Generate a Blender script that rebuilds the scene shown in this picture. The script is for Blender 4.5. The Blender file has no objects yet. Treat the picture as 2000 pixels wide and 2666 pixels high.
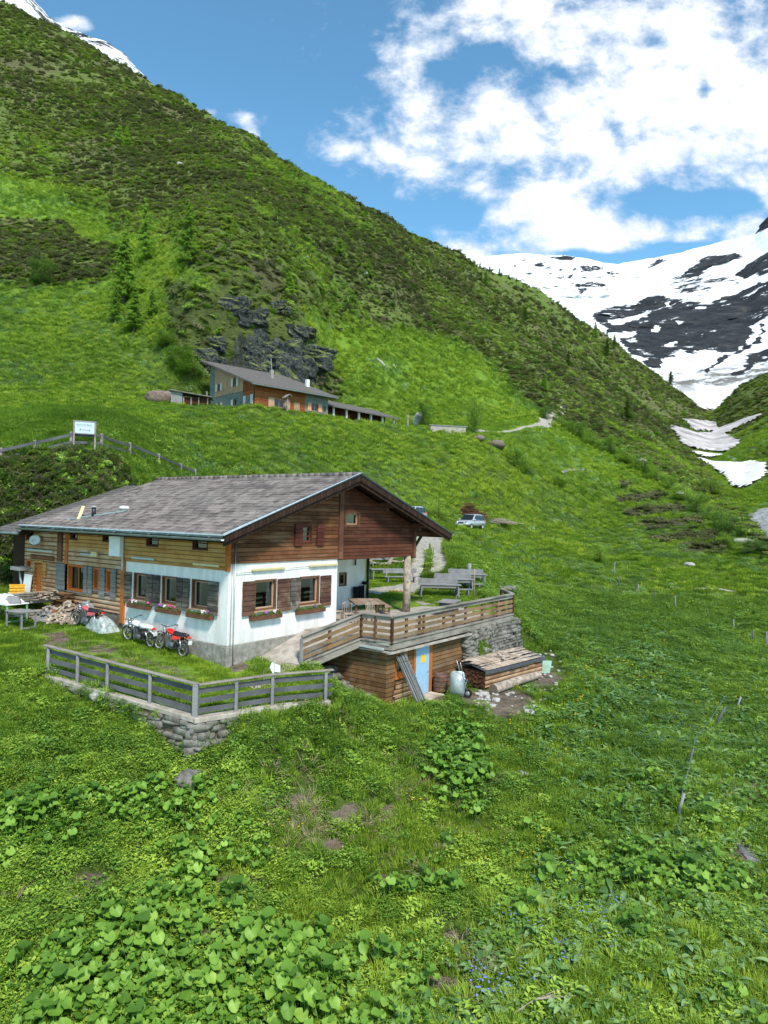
import bpy, math, random, numpy as np
from mathutils import Vector, Matrix
random.seed(7); rng = np.random.default_rng(7)
SC = bpy.context.scene; COL = SC.collection
PI = math.pi
# ---------------------------------------------------------------- camera, sky, sun, exposure
CZ = 5.7; FPX = 1800.0
pit, rol = math.radians(0.57), math.radians(1.4)
fw = np.array([0, math.cos(pit), math.sin(pit)]); _u = np.array([0, -math.sin(pit), math.cos(pit)]); _r = np.array([1., 0, 0])
RT = math.cos(rol)*_r + math.sin(rol)*_u; UP = -math.sin(rol)*_r + math.cos(rol)*_u
cd = bpy.data.cameras.new('camera'); cam = bpy.data.objects.new('camera', cd); COL.objects.link(cam)
cam.matrix_world = Matrix(((RT[0], UP[0], -fw[0], 0), (RT[1], UP[1], -fw[1], 0), (RT[2], UP[2], -fw[2], CZ), (0, 0, 0, 1)))
cd.sensor_fit = 'VERTICAL'; cd.sensor_height = 36.0; cd.lens = 36.0*FPX/2666.0
cd.clip_start = 0.1; cd.clip_end = 20000
SC.camera = cam
SUN_EL, SUN_AZ = math.radians(50), math.radians(158)      # azimuth clockwise from +Y (the view direction)
sd = Vector((math.sin(SUN_AZ)*math.cos(SUN_EL), math.cos(SUN_AZ)*math.cos(SUN_EL), math.sin(SUN_EL)))
sl = bpy.data.lights.new('sun', 'SUN'); sl.energy = 3.6; sl.angle = math.radians(9); sl.color = (1, .93, .82)
so = bpy.data.objects.new('sun', sl); COL.objects.link(so); so.rotation_euler = sd.to_track_quat('Z', 'Y').to_euler(); so.location = (30, -30, 60)
vs = SC.view_settings; vs.view_transform = 'Standard'; vs.look = 'None'; vs.gamma = 1; vs.exposure = 0.48
SC.cycles.max_bounces = 6; SC.cycles.transparent_max_bounces = 8; SC.cycles.diffuse_bounces = 3; SC.cycles.glossy_bounces = 3

class NT:
    """small helper to write node trees as expressions"""
    def __init__(s, tree): s.t = tree; s.n = tree.nodes; s.l = tree.links
    def new(s, ty, **kw):
        n = s.n.new(ty)
        for k, v in kw.items(): setattr(n, k, v)
        return n
    def put(s, sock, v):
        if isinstance(v, bpy.types.NodeSocket): s.l.new(v, sock)
        elif v is not None: sock.default_value = v
    def m(s, op, a, b=None, c=None, clamp=False):
        n = s.new('ShaderNodeMath', operation=op, use_clamp=clamp)
        s.put(n.inputs[0], a); s.put(n.inputs[1], b)
        if c is not None: s.put(n.inputs[2], c)
        return n.outputs[0]
    def mr(s, v, a, b, c=0., d=1., smooth=True):
        n = s.new('ShaderNodeMapRange', interpolation_type='SMOOTHSTEP' if smooth else 'LINEAR')
        s.put(n.inputs[0], v)
        for i, q in enumerate((a, b, c, d)): s.put(n.inputs[i+1], q)
        return n.outputs[0]
    def mix(s, f, a, b):
        n = s.new('ShaderNodeMix', data_type='RGBA'); s.put(n.inputs[0], f)
        for sock, v in ((n.inputs[6], a), (n.inputs[7], b)):
            if isinstance(v, (tuple, list)): v = tuple(v)[:3]+(1,)
            s.put(sock, v)
        return n.outputs[2]
    def noise(s, vec, scale, detail=4, rough=.55, w=None, dist=0):
        n = s.new('ShaderNodeTexNoise'); n.inputs['Scale'].default_value = scale; n.inputs['Detail'].default_value = detail
        n.inputs['Roughness'].default_value = rough; n.inputs['Distortion'].default_value = dist
        if vec is not None: s.l.new(vec, n.inputs['Vector'])
        return n.outputs[0]
    def scale(s, vec, sc, rot=(0, 0, 0)):
        n = s.new('ShaderNodeMapping'); s.l.new(vec, n.inputs[0]); n.inputs['Scale'].default_value = sc; n.inputs['Rotation'].default_value = rot
        return n.outputs[0]
    def ramp(s, f, stops):
        n = s.new('ShaderNodeValToRGB'); e = n.color_ramp.elements
        while len(e) < len(stops): e.new(.5)
        for q, (p, c) in zip(e, stops): q.position = p; q.color = tuple(c)+(1,)
        s.put(n.inputs[0], f); return n.outputs[0]
    def attr(s, name):
        n = s.new('ShaderNodeAttribute', attribute_name=name); return n.outputs['Fac']

def world():
    w = bpy.data.worlds.new('World'); SC.world = w; w.use_nodes = True; t = NT(w.node_tree); t.n.clear()
    out = t.new('ShaderNodeOutputWorld'); bg = t.new('ShaderNodeBackground')
    sky = t.new('ShaderNodeTexSky', sky_type='NISHITA', sun_disc=False, sun_elevation=SUN_EL, sun_rotation=SUN_AZ)
    sky.air_density = 1.0; sky.dust_density = .15; sky.ozone_density = 2.2; sky.altitude = 2000
    tc = t.new('ShaderNodeTexCoord'); g = tc.outputs['Generated']
    sep = t.new('ShaderNodeSeparateXYZ'); t.l.new(g, sep.inputs[0]); x, y, z = sep.outputs
    yy = t.m('MAXIMUM', y, .12)
    u = t.m('DIVIDE', x, yy); v = t.m('DIVIDE', z, yy)      # tangent plane in front of the valley
    front = t.mr(y, .15, .35)
    blobs = [(1170,350,200,85,1.0),(1000,385,130,38,.7),(1330,300,170,90,.7),(1420,500,170,100,.9),(1560,600,110,50,.7),(1330,560,80,60,.45),(1880,240,300,230,1.5),(1640,190,160,90,.9),
             (1760,400,260,75,.8),(1620,420,110,50,.5),(1560,40,320,70,.9),(1140,30,230,60,.8),(1000,130,70,60,.6),(1350,130,120,50,.35),(1140,110,70,45,.45),(1010,190,50,30,.3),(1790,575,110,38,.95),(1930,565,60,38,.8),(1990,470,50,45,.7),
             (1225,655,55,34,1.5),(1400,670,90,20,.8),(1060,480,45,45,.45),(1240,490,40,16,.45),(1140,600,60,22,.45),(590,312,34,15,1.0),(622,352,28,26,1.2),(512,300,20,14,.8),(160,70,42,20,.8),(290,35,26,12,.35),(500,40,20,12,.25),
             (1640,640,90,20,.4),(675,300,22,26,.35),(1500,630,120,25,.4),(1080,300,90,60,.4),(1460,270,90,60,.5),
             (1240,112,60,34,-.75),(1118,168,34,20,-.7),(1429,170,45,20,-.6),(1675,85,40,38,-1.1),(1390,320,34,52,-.95),(1585,300,26,62,-1.1),(1490,405,70,26,-1.2),(1812,210,16,50,-1.2),(1735,500,150,30,-.9),
             (1330,440,24,30,-.4),(1540,500,24,26,-.6),(1690,620,60,26,-.5),(1930,500,60,26,-.8),(1500,200,60,24,-.45),(1250,420,50,18,-.4),(1600,480,40,40,-.4),(1600,655,130,16,-1.2),(1780,628,90,18,-.9),(1480,640,60,14,-.6)]
    bias = None
    for (px, py, rx, ry, wt) in blobs:
        cu, cv = (px-1000)/1800, (1350-py)/1800
        a = t.m('MULTIPLY', t.m('SUBTRACT', u, cu), 1800/rx*.78); b = t.m('MULTIPLY', t.m('SUBTRACT', v, cv), 1800/ry*.78)
        d = t.m('ADD', t.m('MULTIPLY', a, a), t.m('MULTIPLY', b, b))
        e = t.m('MULTIPLY', t.m('EXPONENT', t.m('MULTIPLY', d, -1.)), wt)
        bias = e if bias is None else t.m('ADD', bias, e)
    cmb = t.new('ShaderNodeCombineXYZ'); t.put(cmb.inputs[0], u); t.put(cmb.inputs[1], t.m('MULTIPLY', v, 1.35))
    n1 = t.noise(cmb.outputs[0], 5.5, 9, .6, dist=.25); n2 = t.noise(cmb.outputs[0], 17., 8, .62, dist=.15); n3 = t.noise(g, 3., 8, .6)
    bias = t.m('MULTIPLY', t.m('SUBTRACT', 1., t.m('EXPONENT', t.m('MULTIPLY', t.m('MAXIMUM', bias, -1.5), -1.25))), .92)
    den = t.m('ADD', bias, t.m('ADD', t.m('MULTIPLY', t.m('SUBTRACT', n1, .5), 1.95), t.m('MULTIPLY', t.m('SUBTRACT', n2, .5), 1.4)))
    fr = t.mr(den, .29, .96)
    back = t.mr(n3, .47, .67)
    cov = t.new('ShaderNodeMix'); t.put(cov.inputs[0], front); t.put(cov.inputs[2], back); t.put(cov.inputs[3], fr); cov = cov.outputs[0]
    # thick middles brighter, thin rims blue-grey
    core = t.mr(den, .35, 1.25)
    ccol = t.mix(core, (.68, .74, .84), (.92, .92, .91))
    skc = t.new('ShaderNodeMix', data_type='RGBA', blend_type='MULTIPLY'); skc.inputs[0].default_value = 1.
    t.l.new(sky.outputs[0], skc.inputs[6]); skc.inputs[7].default_value = ((.15*.90), .15*1.34, .15*1.26, 1)
    col = t.mix(cov, skc.outputs[2], ccol)
    t.l.new(col, bg.inputs[0]); bg.inputs[1].default_value = 1.0; t.l.new(bg.outputs[0], out.inputs[0])
world()

# ---------------------------------------------------------------- projection helpers (place things where a sight line meets the ground)
def ray(px, py):
    d = fw + RT*(px-1000)/FPX - UP*(py-1333)/FPX
    return d/d[1]
def P(px, py, Y): return np.array([0, 0, CZ]) + ray(px, py)*Y
def proj(x, y, z):
    q = [x, y, z-CZ]; w = q[1]*fw[1]+q[2]*fw[2]
    w = np.where(np.abs(w) < .01, .01, w)
    a = q[0]*RT[0]+q[1]*RT[1]+q[2]*RT[2]; b = q[0]*UP[0]+q[1]*UP[1]+q[2]*UP[2]
    return 1000+FPX*a/w, 1333-FPX*b/w
def sstep(e0, e1, x):
    t = np.clip((x-e0)/(e1-e0), 0, 1); return t*t*(3-2*t)
def _hash(ix, iy, seed):
    h = (ix.astype(np.int64)*374761393 + iy.astype(np.int64)*668265263 + seed*1442695041) & 0x7fffffff
    h = ((h ^ (h >> 13))*1274126177) & 0x7fffffff
    return ((h ^ (h >> 16)) & 0xffff)/65535.
def vnoise(x, y, seed=0):
    ix, iy = np.floor(x), np.floor(y); fx, fy = x-ix, y-iy
    fx = fx*fx*(3-2*fx); fy = fy*fy*(3-2*fy)
    a, b, c, d = _hash(ix, iy, seed), _hash(ix+1, iy, seed), _hash(ix, iy+1, seed), _hash(ix+1, iy+1, seed)
    return (a*(1-fx)+b*fx)*(1-fy)+(c*(1-fx)+d*fx)*fy
def fbm(x, y, oct=4, seed=0):
    r, a, t = 0, 1., 0
    for i in range(oct): r = r+a*vnoise(x*2**i+13.7*i, y*2**i-7.3*i, seed+i); t += a; a *= .5
    return r/t
def inpoly(px, py, poly):
    r = np.zeros(np.shape(px), bool); n = len(poly)
    for i in range(n):
        (x0, y0), (x1, y1) = poly[i], poly[(i+1) % n]
        if y0 == y1: continue
        c = ((y0 > py) != (y1 > py)) & (px < (x1-x0)*(py-y0)/(y1-y0)+x0); r ^= c
    return r
def polydist(px, py, poly, widths=None, closed=True):
    """distance to the outline and the blend width of the nearest edge"""
    bd = np.full(np.shape(px), 1e9); bw = np.ones(np.shape(px)); n = len(poly)
    for i in range(n if closed else n-1):
        (x0, y0), (x1, y1) = poly[i][:2], poly[(i+1) % n][:2]; dx, dy = x1-x0, y1-y0
        t = np.clip(((px-x0)*dx+(py-y0)*dy)/(dx*dx+dy*dy+1e-9), 0, 1)
        d = np.hypot(px-x0-t*dx, py-y0-t*dy)
        if widths is not None: bw = np.where(d < bd, widths[i], bw)
        bd = np.minimum(bd, d)
    return bd, bw
def softpoly(px, py, poly, soft):
    d, _ = polydist(px, py, poly); d = np.where(inpoly(px, py, poly), d, -d)
    return sstep(-soft, soft, d)

# ---------------------------------------------------------------- house frame (X along the gable, Y along the long wall, origin at the near corner)
TH = math.radians(53.5); HO = np.array([-5.78, 26., 0.]); HX = np.array([math.cos(TH), math.sin(TH), 0]); HY = np.array([-math.sin(TH), math.cos(TH), 0])
def L2W(x, y, z=0): return HO+HX*x+HY*y+np.array([0, 0, z])
def w2l(x, y): dx, dy = x-HO[0], y-HO[1]; return dx*HX[0]+dy*HX[1], dx*HY[0]+dy*HY[1]

# ---------------------------------------------------------------- terrain
# every column: for a direction (photo x) the ground profile as feature lines (sight-line height, distance) or ('z', height, distance)
Zv = 'z'
PROF = {
 -300: [(2666,13.8),(2350,16.5),(2050,19.5),(1800,24.0),(Zv,.6,30),(Zv,1.6,35),(1225,40),(1080,75),(1010,90),(820,125),(480,200),(-60,420)],
 0:    [(2666,14),(2350,16.5),(2050,19.5),(1790,23.5),(Zv,.4,29),(Zv,1.2,35.5),(1212,41),(1062,80),(1000,92),(800,125),(480,200),(16,400)],
 120:  [(2666,14),(2350,16.5),(2050,19.5),(1766,24.3),(Zv,.2,28.5),(Zv,1.3,36),(1180,41.5),(1057,83),(995,95),(790,127),(480,205),(72,390)],
 250:  [(2666,14),(2350,16.6),(2050,19.5),(1885,22.0),(Zv,0,27.5),(Zv,1.2,36),(1172,43),(1053,87),(992,98),(775,130),(480,210),(150,375)],
 400:  [(2666,14),(2350,16.8),(2050,19.6),(1955,20.9),(Zv,-.2,26),(Zv,1.2,36),(1215,50),(1050,93),(1035,101),(740,124),(480,205),(232,350)],
 500:  [(2666,14),(2350,16.8),(2090,19.4),(2030,20.5),(Zv,-.4,25.5),(Zv,1.0,36),(1252,58),(1053,95),(1040,103),(700,120),(490,195),(290,330)],
 600:  [(2666,13.8),(2350,16.8),(2060,19.6),(1985,20.9),(Zv,-.5,25.5),(Zv,.9,36),(Zv,6.5,58),(1057,97),(1032,112),(700,124),(500,190),(341,300)],
 700:  [(2666,13.8),(2350,16.8),(2050,19.8),(1885,21.7),(Zv,-.7,26),(Zv,.9,36),(Zv,5.5,58),(1063,98),(1040,115),(770,126),(545,185),(405,285)],
 800:  [(2666,13.7),(2350,16.9),(2050,20.2),(1838,22.9),(Zv,-.8,26.5),(Zv,.9,36),(Zv,4.8,60),(1076,101),(1052,118),(860,128),(600,180),(462,270)],
 850:  [(2666,13.7),(2350,17),(2050,20.5),(1834,23.1),(Zv,-.9,26.5),(Zv,1.0,36),(Zv,4.6,61),(1084,103),(1062,120),(950,135),(630,182),(486,268)],
 1000: [(2666,13.5),(2350,17),(2050,21),(1850,25.0),(Zv,-1.5,27.5),(Zv,1.2,38),(Zv,4.3,66),(1104,112),(1088,124),(930,145),(720,190),(567,275)],
 1200: [(2666,13.5),(2350,17),(2050,22),(1870,27.0),(Zv,-1.65,29.5),(Zv,1.26,40),(1372,79),(1118,115),(1100,125),(950,165),(800,230),(670,310)],
 1400: [(2666,13.2),(2350,17),(2050,22.5),(1850,29),(1790,31.5),(1600,50),(1400,90),(1150,125),(1110,145),(1000,185),(880,270),(752,365)],
 1600: [(2666,13.2),(2350,17),(2050,23),(1850,31),(1780,35),(1600,54),(1420,92),(1230,130),(1190,150),(1100,200),(1000,300),(893,430)],
 1745: [(2666,13.2),(2350,17),(2050,23),(1850,32),(1780,36),(1605,54),(1450,82),(1290,125),(1215,155),(1180,200),(1090,300),(1003,440)],
 1850: [(2666,13.2),(2350,17),(2050,23),(1850,33),(1780,37),(1620,53),(1480,75),(1360,105),(1290,150),(1210,200),(1140,280),(1072,400)],
 1920: [(2666,13.2),(2350,17.2),(2050,23.5),(1850,33),(1775,38),(1640,52),(1500,72),(1385,100),(1285,150),(1200,200),(1130,270),(1000,380)],
 2000: [(2666,13.2),(2350,17.6),(2050,24),(1850,32),(1770,38),(1680,47),(1500,70),(1345,110),(1240,155),(1170,200),(1070,280),(963,370)],
 2300: [(2666,13),(2350,17.5),(2050,24),(1850,32),(1750,38),(1640,47),(1440,70),(1280,110),(1180,155),(1080,200),(960,280),(820,370)],
}
def build_table():
    cols = sorted(PROF); YK, ZK = [], []
    for c in cols:
        ys, zs = [3., 9.], [-8.2, -6.6]
        for b in PROF[c]:
            if b[0] == Zv: ys.append(b[2]); zs.append(b[1])
            else: p = P(c, b[0], b[1]); ys.append(b[1]); zs.append(p[2])
        ys += [ys[-1]*1.12, 950.]; zs += [zs[-1]-ys[-2]*.04, zs[-1]-90]
        YK.append(ys); ZK.append(zs)
    YK, ZK = np.array(YK), np.array(ZK); sc = (np.array(cols)-1000)/1800.
    sg = np.linspace(-.95, .95, 761); lg = np.linspace(math.log(3.), math.log(940.), 521)
    T = np.zeros((len(sg), len(lg))); Yg = np.exp(lg)
    for i, s in enumerate(sg):
        ys = np.array([np.interp(s, sc, YK[:, k]) for k in range(YK.shape[1])]); zs = np.array([np.interp(s, sc, ZK[:, k]) for k in range(ZK.shape[1])])
        # monotone cubic (PCHIP) through the feature lines
        h = np.diff(ys); dl = np.diff(zs)/h; d = np.zeros(len(ys)); d[0], d[-1] = dl[0], dl[-1]
        for k in range(1, len(ys)-1):
            if dl[k-1]*dl[k] > 0:
                w1, w2 = 2*h[k]+h[k-1], h[k]+2*h[k-1]; d[k] = (w1+w2)/(w1/dl[k-1]+w2/dl[k])
        j = np.clip(np.searchsorted(ys, Yg)-1, 0, len(h)-1); t = (Yg-ys[j])/h[j]
        lin = j >= len(h)-3
        T[i] = (2*t**3-3*t**2+1)*zs[j]+(t**3-2*t**2+t)*h[j]*d[j]+(-2*t**3+3*t**2)*zs[j+1]+(t**3-t**2)*h[j]*d[j+1]
        T[i] = np.where(lin, zs[j]*(1-t)+zs[j+1]*t, T[i])
    k = np.exp(-.5*(np.arange(-6, 7)/2.6)**2); k /= k.sum()
    Tp = np.pad(T, ((6, 6), (0, 0)), mode='edge'); T = sum(k[a]*Tp[a:a+len(sg)] for a in range(13))
    return sg, lg, T
SG, LG, TT = build_table()
def base_z(x, y):
    y = np.maximum(y, 3.001); s = np.clip(x/y, SG[0], SG[-1]-1e-6); l = np.clip(np.log(y), LG[0], LG[-1]-1e-6)
    a = (s-SG[0])/(SG[1]-SG[0]); b = (l-LG[0])/(LG[1]-LG[0]); i = a.astype(int); j = b.astype(int); fa, fb = a-i, b-j
    i2, j2 = np.minimum(i+1, len(SG)-1), np.minimum(j+1, len(LG)-1)
    return (TT[i, j]*(1-fa)+TT[i2, j]*fa)*(1-fb)+(TT[i, j2]*(1-fa)+TT[i2, j2]*fa)*fb
W0, W1, W2, W3 = P(118, 1757, 24.6), P(515, 1870, 21.3), P(709, 1835, 22.5), P(858, 1822, 23.2)
yard_z = lambda x, y: -.026*(x+5.78)+.12*(y-26)
YARD = [tuple(W0[:2]), tuple(W1[:2]), tuple(W2[:2]), tuple(W3[:2]), tuple(L2W(1.9, -2.3)[:2]), tuple(L2W(4.2, .3)[:2]), tuple(L2W(4, 9)[:2]), tuple(L2W(1, 17.5)[:2]), (-26, 36), (-22, 28), (-14.5, 25.2)]
YW = [.12, .12, .12, 1.6, 1.6, 1, 1, 1.2, 2.5, 2.5, 1.5]
DECKP = [tuple(L2W(5.0, -3.95)[:2]), tuple(L2W(14.9, -4.1)[:2]), tuple(L2W(17.5, -2.2)[:2]), tuple(L2W(24, 4)[:2]), tuple(L2W(22, 12)[:2]), tuple(L2W(6, 8)[:2]), tuple(L2W(5.0, 0)[:2])]
DW = [.1, 1.3, 3.5, 4, 4, 3, .3]
deck_z = lambda x, y: .80+.035*np.maximum(0, w2l(x, y)[0]-9)+.04*np.maximum(0, w2l(x, y)[1])
LOWP = [tuple(L2W(4.6, -4.0)[:2]), tuple(L2W(14.5, -4.0)[:2]), tuple(L2W(16.5, -6.0)[:2]), tuple(L2W(14.5, -8.2)[:2]), tuple(L2W(7.0, -7.0)[:2]), tuple(L2W(4.0, -5.4)[:2])]
LW = [.1, 1.2, 3, 3, 2.4, 1.5]
HUT0 = np.array([-18.4, 96., 20.7]); UA = math.atan2(8.5, 9.3); UX = np.array([math.cos(UA), math.sin(UA), 0]); UY = np.array([-math.sin(UA), math.cos(UA), 0])
def U2W(x, y, z=0): return HUT0+UX*x+UY*y+np.array([0, 0, z])
HUTP = [tuple(U2W(-1, -1.2)[:2]), tuple(U2W(14, -1.2)[:2]), tuple(U2W(31, -.5)[:2]), tuple(U2W(31, 6)[:2]), tuple(U2W(14, 12)[:2]), tuple(U2W(-3, 14)[:2])]
def ground_z(x, y):
    x = np.asarray(x, float); y = np.asarray(y, float)
    z = base_z(x, y)
    far = sstep(26, 60, y); vf = sstep(95, 180, y)
    z = z + (fbm(x*.38, y*.38, 5, 3)-.5)*.62*(1-far) + (fbm(x*.12, y*.12, 5, 9)-.5)*1.1*far*(1-vf) + (fbm(x*.045+y*.01, y*.022, 5, 21)-.5)*8.*vf*(1-.9*sstep(.38, .46, x/np.maximum(y, 1))*sstep(105, 150, y))
    z = z - .22*np.abs(fbm(x*.15, y*.15, 2, 31)*6 % 1-.5)*sstep(14, 18, y)*(1-far)
    for poly, wd, f in ((YARD, YW, yard_z), (DECKP, DW, deck_z), (LOWP, LW, lambda a, b: -1.66+0*a), (HUTP, [3]*6, lambda a, b: 20.65+0*a)):
        d, w = polydist(x, y, poly, wd); ins = inpoly(x, y, poly)
        wt = np.where(ins, 1., 1-sstep(0, 1, d/w)); z = z*(1-wt)+f(x, y)*wt
    return z
def gz(x, y): return float(ground_z(np.array([x]), np.array([y]))[0])
_YS = np.exp(np.linspace(math.log(9.), math.log(600.), 1400))
def G(px, py, ymin=0):
    """where the sight line through a photo point first meets the ground"""
    d = ray(px, py); z = ground_z(d[0]*_YS, _YS); l = CZ+d[2]*_YS
    hit = np.nonzero((l <= z) & (_YS > ymin))[0]
    if len(hit) == 0: i = len(_YS)-1
    else: i = max(hit[0], 1)
    a, b = l[i-1]-z[i-1], l[i]-z[i]; f = a/(a-b) if a > b and a > 0 else 0
    Y = _YS[i-1]*(1-f)+_YS[i]*f
    return np.array([d[0]*Y, Y, gz(d[0]*Y, Y)])
# ---------------------------------------------------------------- materials
MATS = {}
def mat(name, rough=.8, spec=.3, metal=0.):
    m = bpy.data.materials.new(name); m.use_nodes = True; t = NT(m.node_tree); b = t.n['Principled BSDF']
    b.inputs['Roughness'].default_value = rough; b.inputs['Specular IOR Level'].default_value = spec; b.inputs['Metallic'].default_value = metal
    MATS[name] = m; return m, t, b
def bump(t, b, h, strength=.5, dist=.02):
    n = t.new('ShaderNodeBump'); n.inputs['Strength'].default_value = strength; n.inputs['Distance'].default_value = dist
    t.l.new(h, n.inputs['Height']); t.l.new(n.outputs[0], b.inputs['Normal'])
def objc(t): return t.new('ShaderNodeTexCoord').outputs['Object']
def geop(t): return t.new('ShaderNodeNewGeometry').outputs['Position']
def plain(name, c, rough=.6, spec=.4, metal=0., var=.18, sc=6., bmp=0.):
    m, t, b = mat(name, rough, spec, metal); o = objc(t); n = t.noise(o, sc, 5, .6)
    t.l.new(t.mix(t.mr(n, .3, .7), tuple(max(0, q*(1-var)) for q in c), tuple(min(1, q*(1+var)) for q in c)), b.inputs['Base Color'])
    if bmp: bump(t, b, t.noise(o, sc*6, 4), bmp, .01)
    return m
def wood(name, c1, c2, board=.17, axis=2, along=0, groove=.12, rough=.85, stain=None, roundb=0., blen=0):
    """boards of height `board` stacked along `axis`, grain running along `along`"""
    m, t, b = mat(name, rough, .2); o = objc(t); sep = t.new('ShaderNodeSeparateXYZ'); t.l.new(o, sep.inputs[0])
    ax = t.m('DIVIDE', sep.outputs[axis], board); idx = t.m('FLOOR', ax); fr = t.m('FRACT', ax)
    cmb = t.new('ShaderNodeCombineXYZ'); t.put(cmb.inputs[0], idx)
    if blen: t.put(cmb.inputs[1], t.m('FLOOR', t.m('ADD', t.m('DIVIDE', sep.outputs[along], blen), t.m('MULTIPLY', idx, .37))))
    wn = t.new('ShaderNodeTexWhiteNoise'); t.l.new(cmb.outputs[0], wn.inputs['Vector'])
    sc = [14., 14., 14.]; sc[along] = .7
    g = t.noise(t.scale(o, tuple(sc)), 3., 6, .65); g2 = t.noise(o, 1.3, 4, .6)
    f = t.m('ADD', t.m('MULTIPLY', g, .62), t.m('ADD', t.m('MULTIPLY', wn.outputs['Value'], .34), t.m('MULTIPLY', t.m('SUBTRACT', g2, .5), .7)))
    col = t.mix(t.mr(f, .22, .78), c1, c2)
    if stain: col = t.mix(t.m('MULTIPLY', t.mr(t.noise(t.scale(o, tuple(.35 if i == along else 1.6 for i in range(3))), 1.6, 5, .6), .5, .68), .8), col, stain)
    ed = t.m('MINIMUM', fr, t.m('SUBTRACT', 1., fr)); gm = t.mr(ed, 0., groove)
    t.l.new(t.mix(gm, tuple(q*.28 for q in c1), col), b.inputs['Base Color'])
    hh = t.m('ADD', gm, t.m('MULTIPLY', g, .25))
    if roundb: hh = t.m('ADD', t.m('MULTIPLY', t.m('SINE', t.m('MULTIPLY', fr, PI)), roundb), t.m('MULTIPLY', g, .25))
    bump(t, b, hh, .8, .03 if roundb else .015)
    return m
def make_mats():
    wood('gable_wood', (.080, .028, .012), (.225, .096, .043), .165, 2, 0, stain=(.23, .13, .07))
    wood('gable_wood_red', (.052, .016, .009), (.13, .044, .023), .165, 2, 0, stain=(.12, .052, .03))
    wood('front_wood', (.34, .155, .04), (.56, .31, .10), .17, 2, 1, stain=(.50, .33, .14))
    wood('log_wood', (.27, .135, .065), (.62, .42, .25), .20, 2, 1, groove=.2, roundb=1.2, stain=(.55, .42, .30))
    wood('cellar_wood', (.12, .062, .028), (.29, .16, .07), .18, 2, 0, stain=(.22, .16, .11))
    wood('grey_wood', (.15, .152, .16), (.32, .315, .31), 1.7, 2, 0, groove=.01)
    wood('dark_grey_wood', (.055, .058, .066), (.14, .142, .152), 2.1, 2, 0, groove=.005)
    wood('rail_wood', (.15, .095, .05), (.31, .20, .11), .6, 0, 0, groove=.005, stain=(.22, .19, .155))
    wood('deck_edge_wood', (.18, .155, .13), (.36, .325, .285), 2.1, 2, 0, groove=.005, stain=(.11, .10, .085))
    wood('orange_wood', (.34, .085, .015), (.52, .17, .035), 2.1, 2, 2, groove=.005)
    wood('brown_shutter', (.055, .026, .018), (.18, .095, .062), .2, 2, 0, groove=.06, stain=(.30, .215, .15))
    wood('grey_shutter', (.045, .035, .03), (.19, .16, .13), .2, 2, 1, groove=.06, stain=(.27, .24, .19))
    wood('pale_shutter', (.14, .15, .14), (.26, .26, .24), .22, 2, 1, groove=.06)
    wood('red_shutter', (.06, .016, .012), (.12, .034, .024), .2, 2, 0, groove=.05)
    wood('trim_brown', (.085, .036, .02), (.20, .10, .06), 2.1, 2, 2, groove=.005)
    wood('frame_tan', (.36, .22, .14), (.52, .35, .24), 2.1, 2, 2, groove=.005)
    wood('beam_wood', (.075, .032, .018), (.17, .08, .045), 2.1, 2, 1, groove=.005)
    wood('plank_wood', (.36, .28, .21), (.68, .57, .47), .16, 0, 1, groove=.04, stain=(.22, .17, .14), blen=3.1)
    wood('table_wood', (.24, .17, .12), (.42, .33, .25), .14, 1, 0, groove=.03)
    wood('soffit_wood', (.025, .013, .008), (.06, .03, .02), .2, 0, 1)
    wood('hut_tan', (.36, .22, .12), (.56, .38, .24), .22, 0, 2)
    wood('hut_red', (.20, .055, .018), (.36, .13, .045), .25, 2, 0)
    wood('hut_dark', (.05, .016, .010), (.12, .04, .022), .3, 0, 2)
    plain('white_shutter', (.62, .60, .56), .7); plain('orange_shutter', (.62, .33, .16), .7)
    # stucco
    m, t, b = mat('white_stucco', .92, .2); o = objc(t)
    st = t.noise(t.scale(o, (2.2, 2.2, .5)), 1.2, 6, .6); sm = t.noise(o, 7., 5, .7)
    c = t.mix(t.mr(st, .35, .72), (.80, .79, .77), (.64, .63, .60)); c = t.mix(t.m('MULTIPLY', t.mr(sm, .55, .72), .5), c, (.52, .51, .47))
    sp = t.new('ShaderNodeSeparateXYZ'); t.l.new(o, sp.inputs[0])
    low = t.m('MULTIPLY', t.mr(sp.outputs[2], 1.35, .8), t.mr(sm, .35, .7)); c = t.mix(t.m('MULTIPLY', low, .35), c, (.45, .45, .42))
    t.l.new(c, b.inputs['Base Color']); bump(t, b, t.noise(o, 26., 5, .7), .35, .012)
    m, t, b = mat('plinth', .95, .2); o = objc(t)
    c = t.ramp(t.noise(o, 3.5, 8, .7), [(.3, (.16, .15, .12)), (.5, (.28, .265, .23)), (.68, (.40, .385, .35))]); t.l.new(c, b.inputs['Base Color']); bump(t, b, t.noise(o, 9., 7, .7), .8, .04)
    m, t, b = mat('concrete', .95, .2); o = objc(t)
    c = t.ramp(t.noise(o, 2.5, 8, .7), [(.3, (.22, .19, .15)), (.55, (.40, .36, .31)), (.72, (.50, .46, .41))]); t.l.new(c, b.inputs['Base Color']); bump(t, b, t.noise(o, 20., 6, .7), .5, .015)
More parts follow.
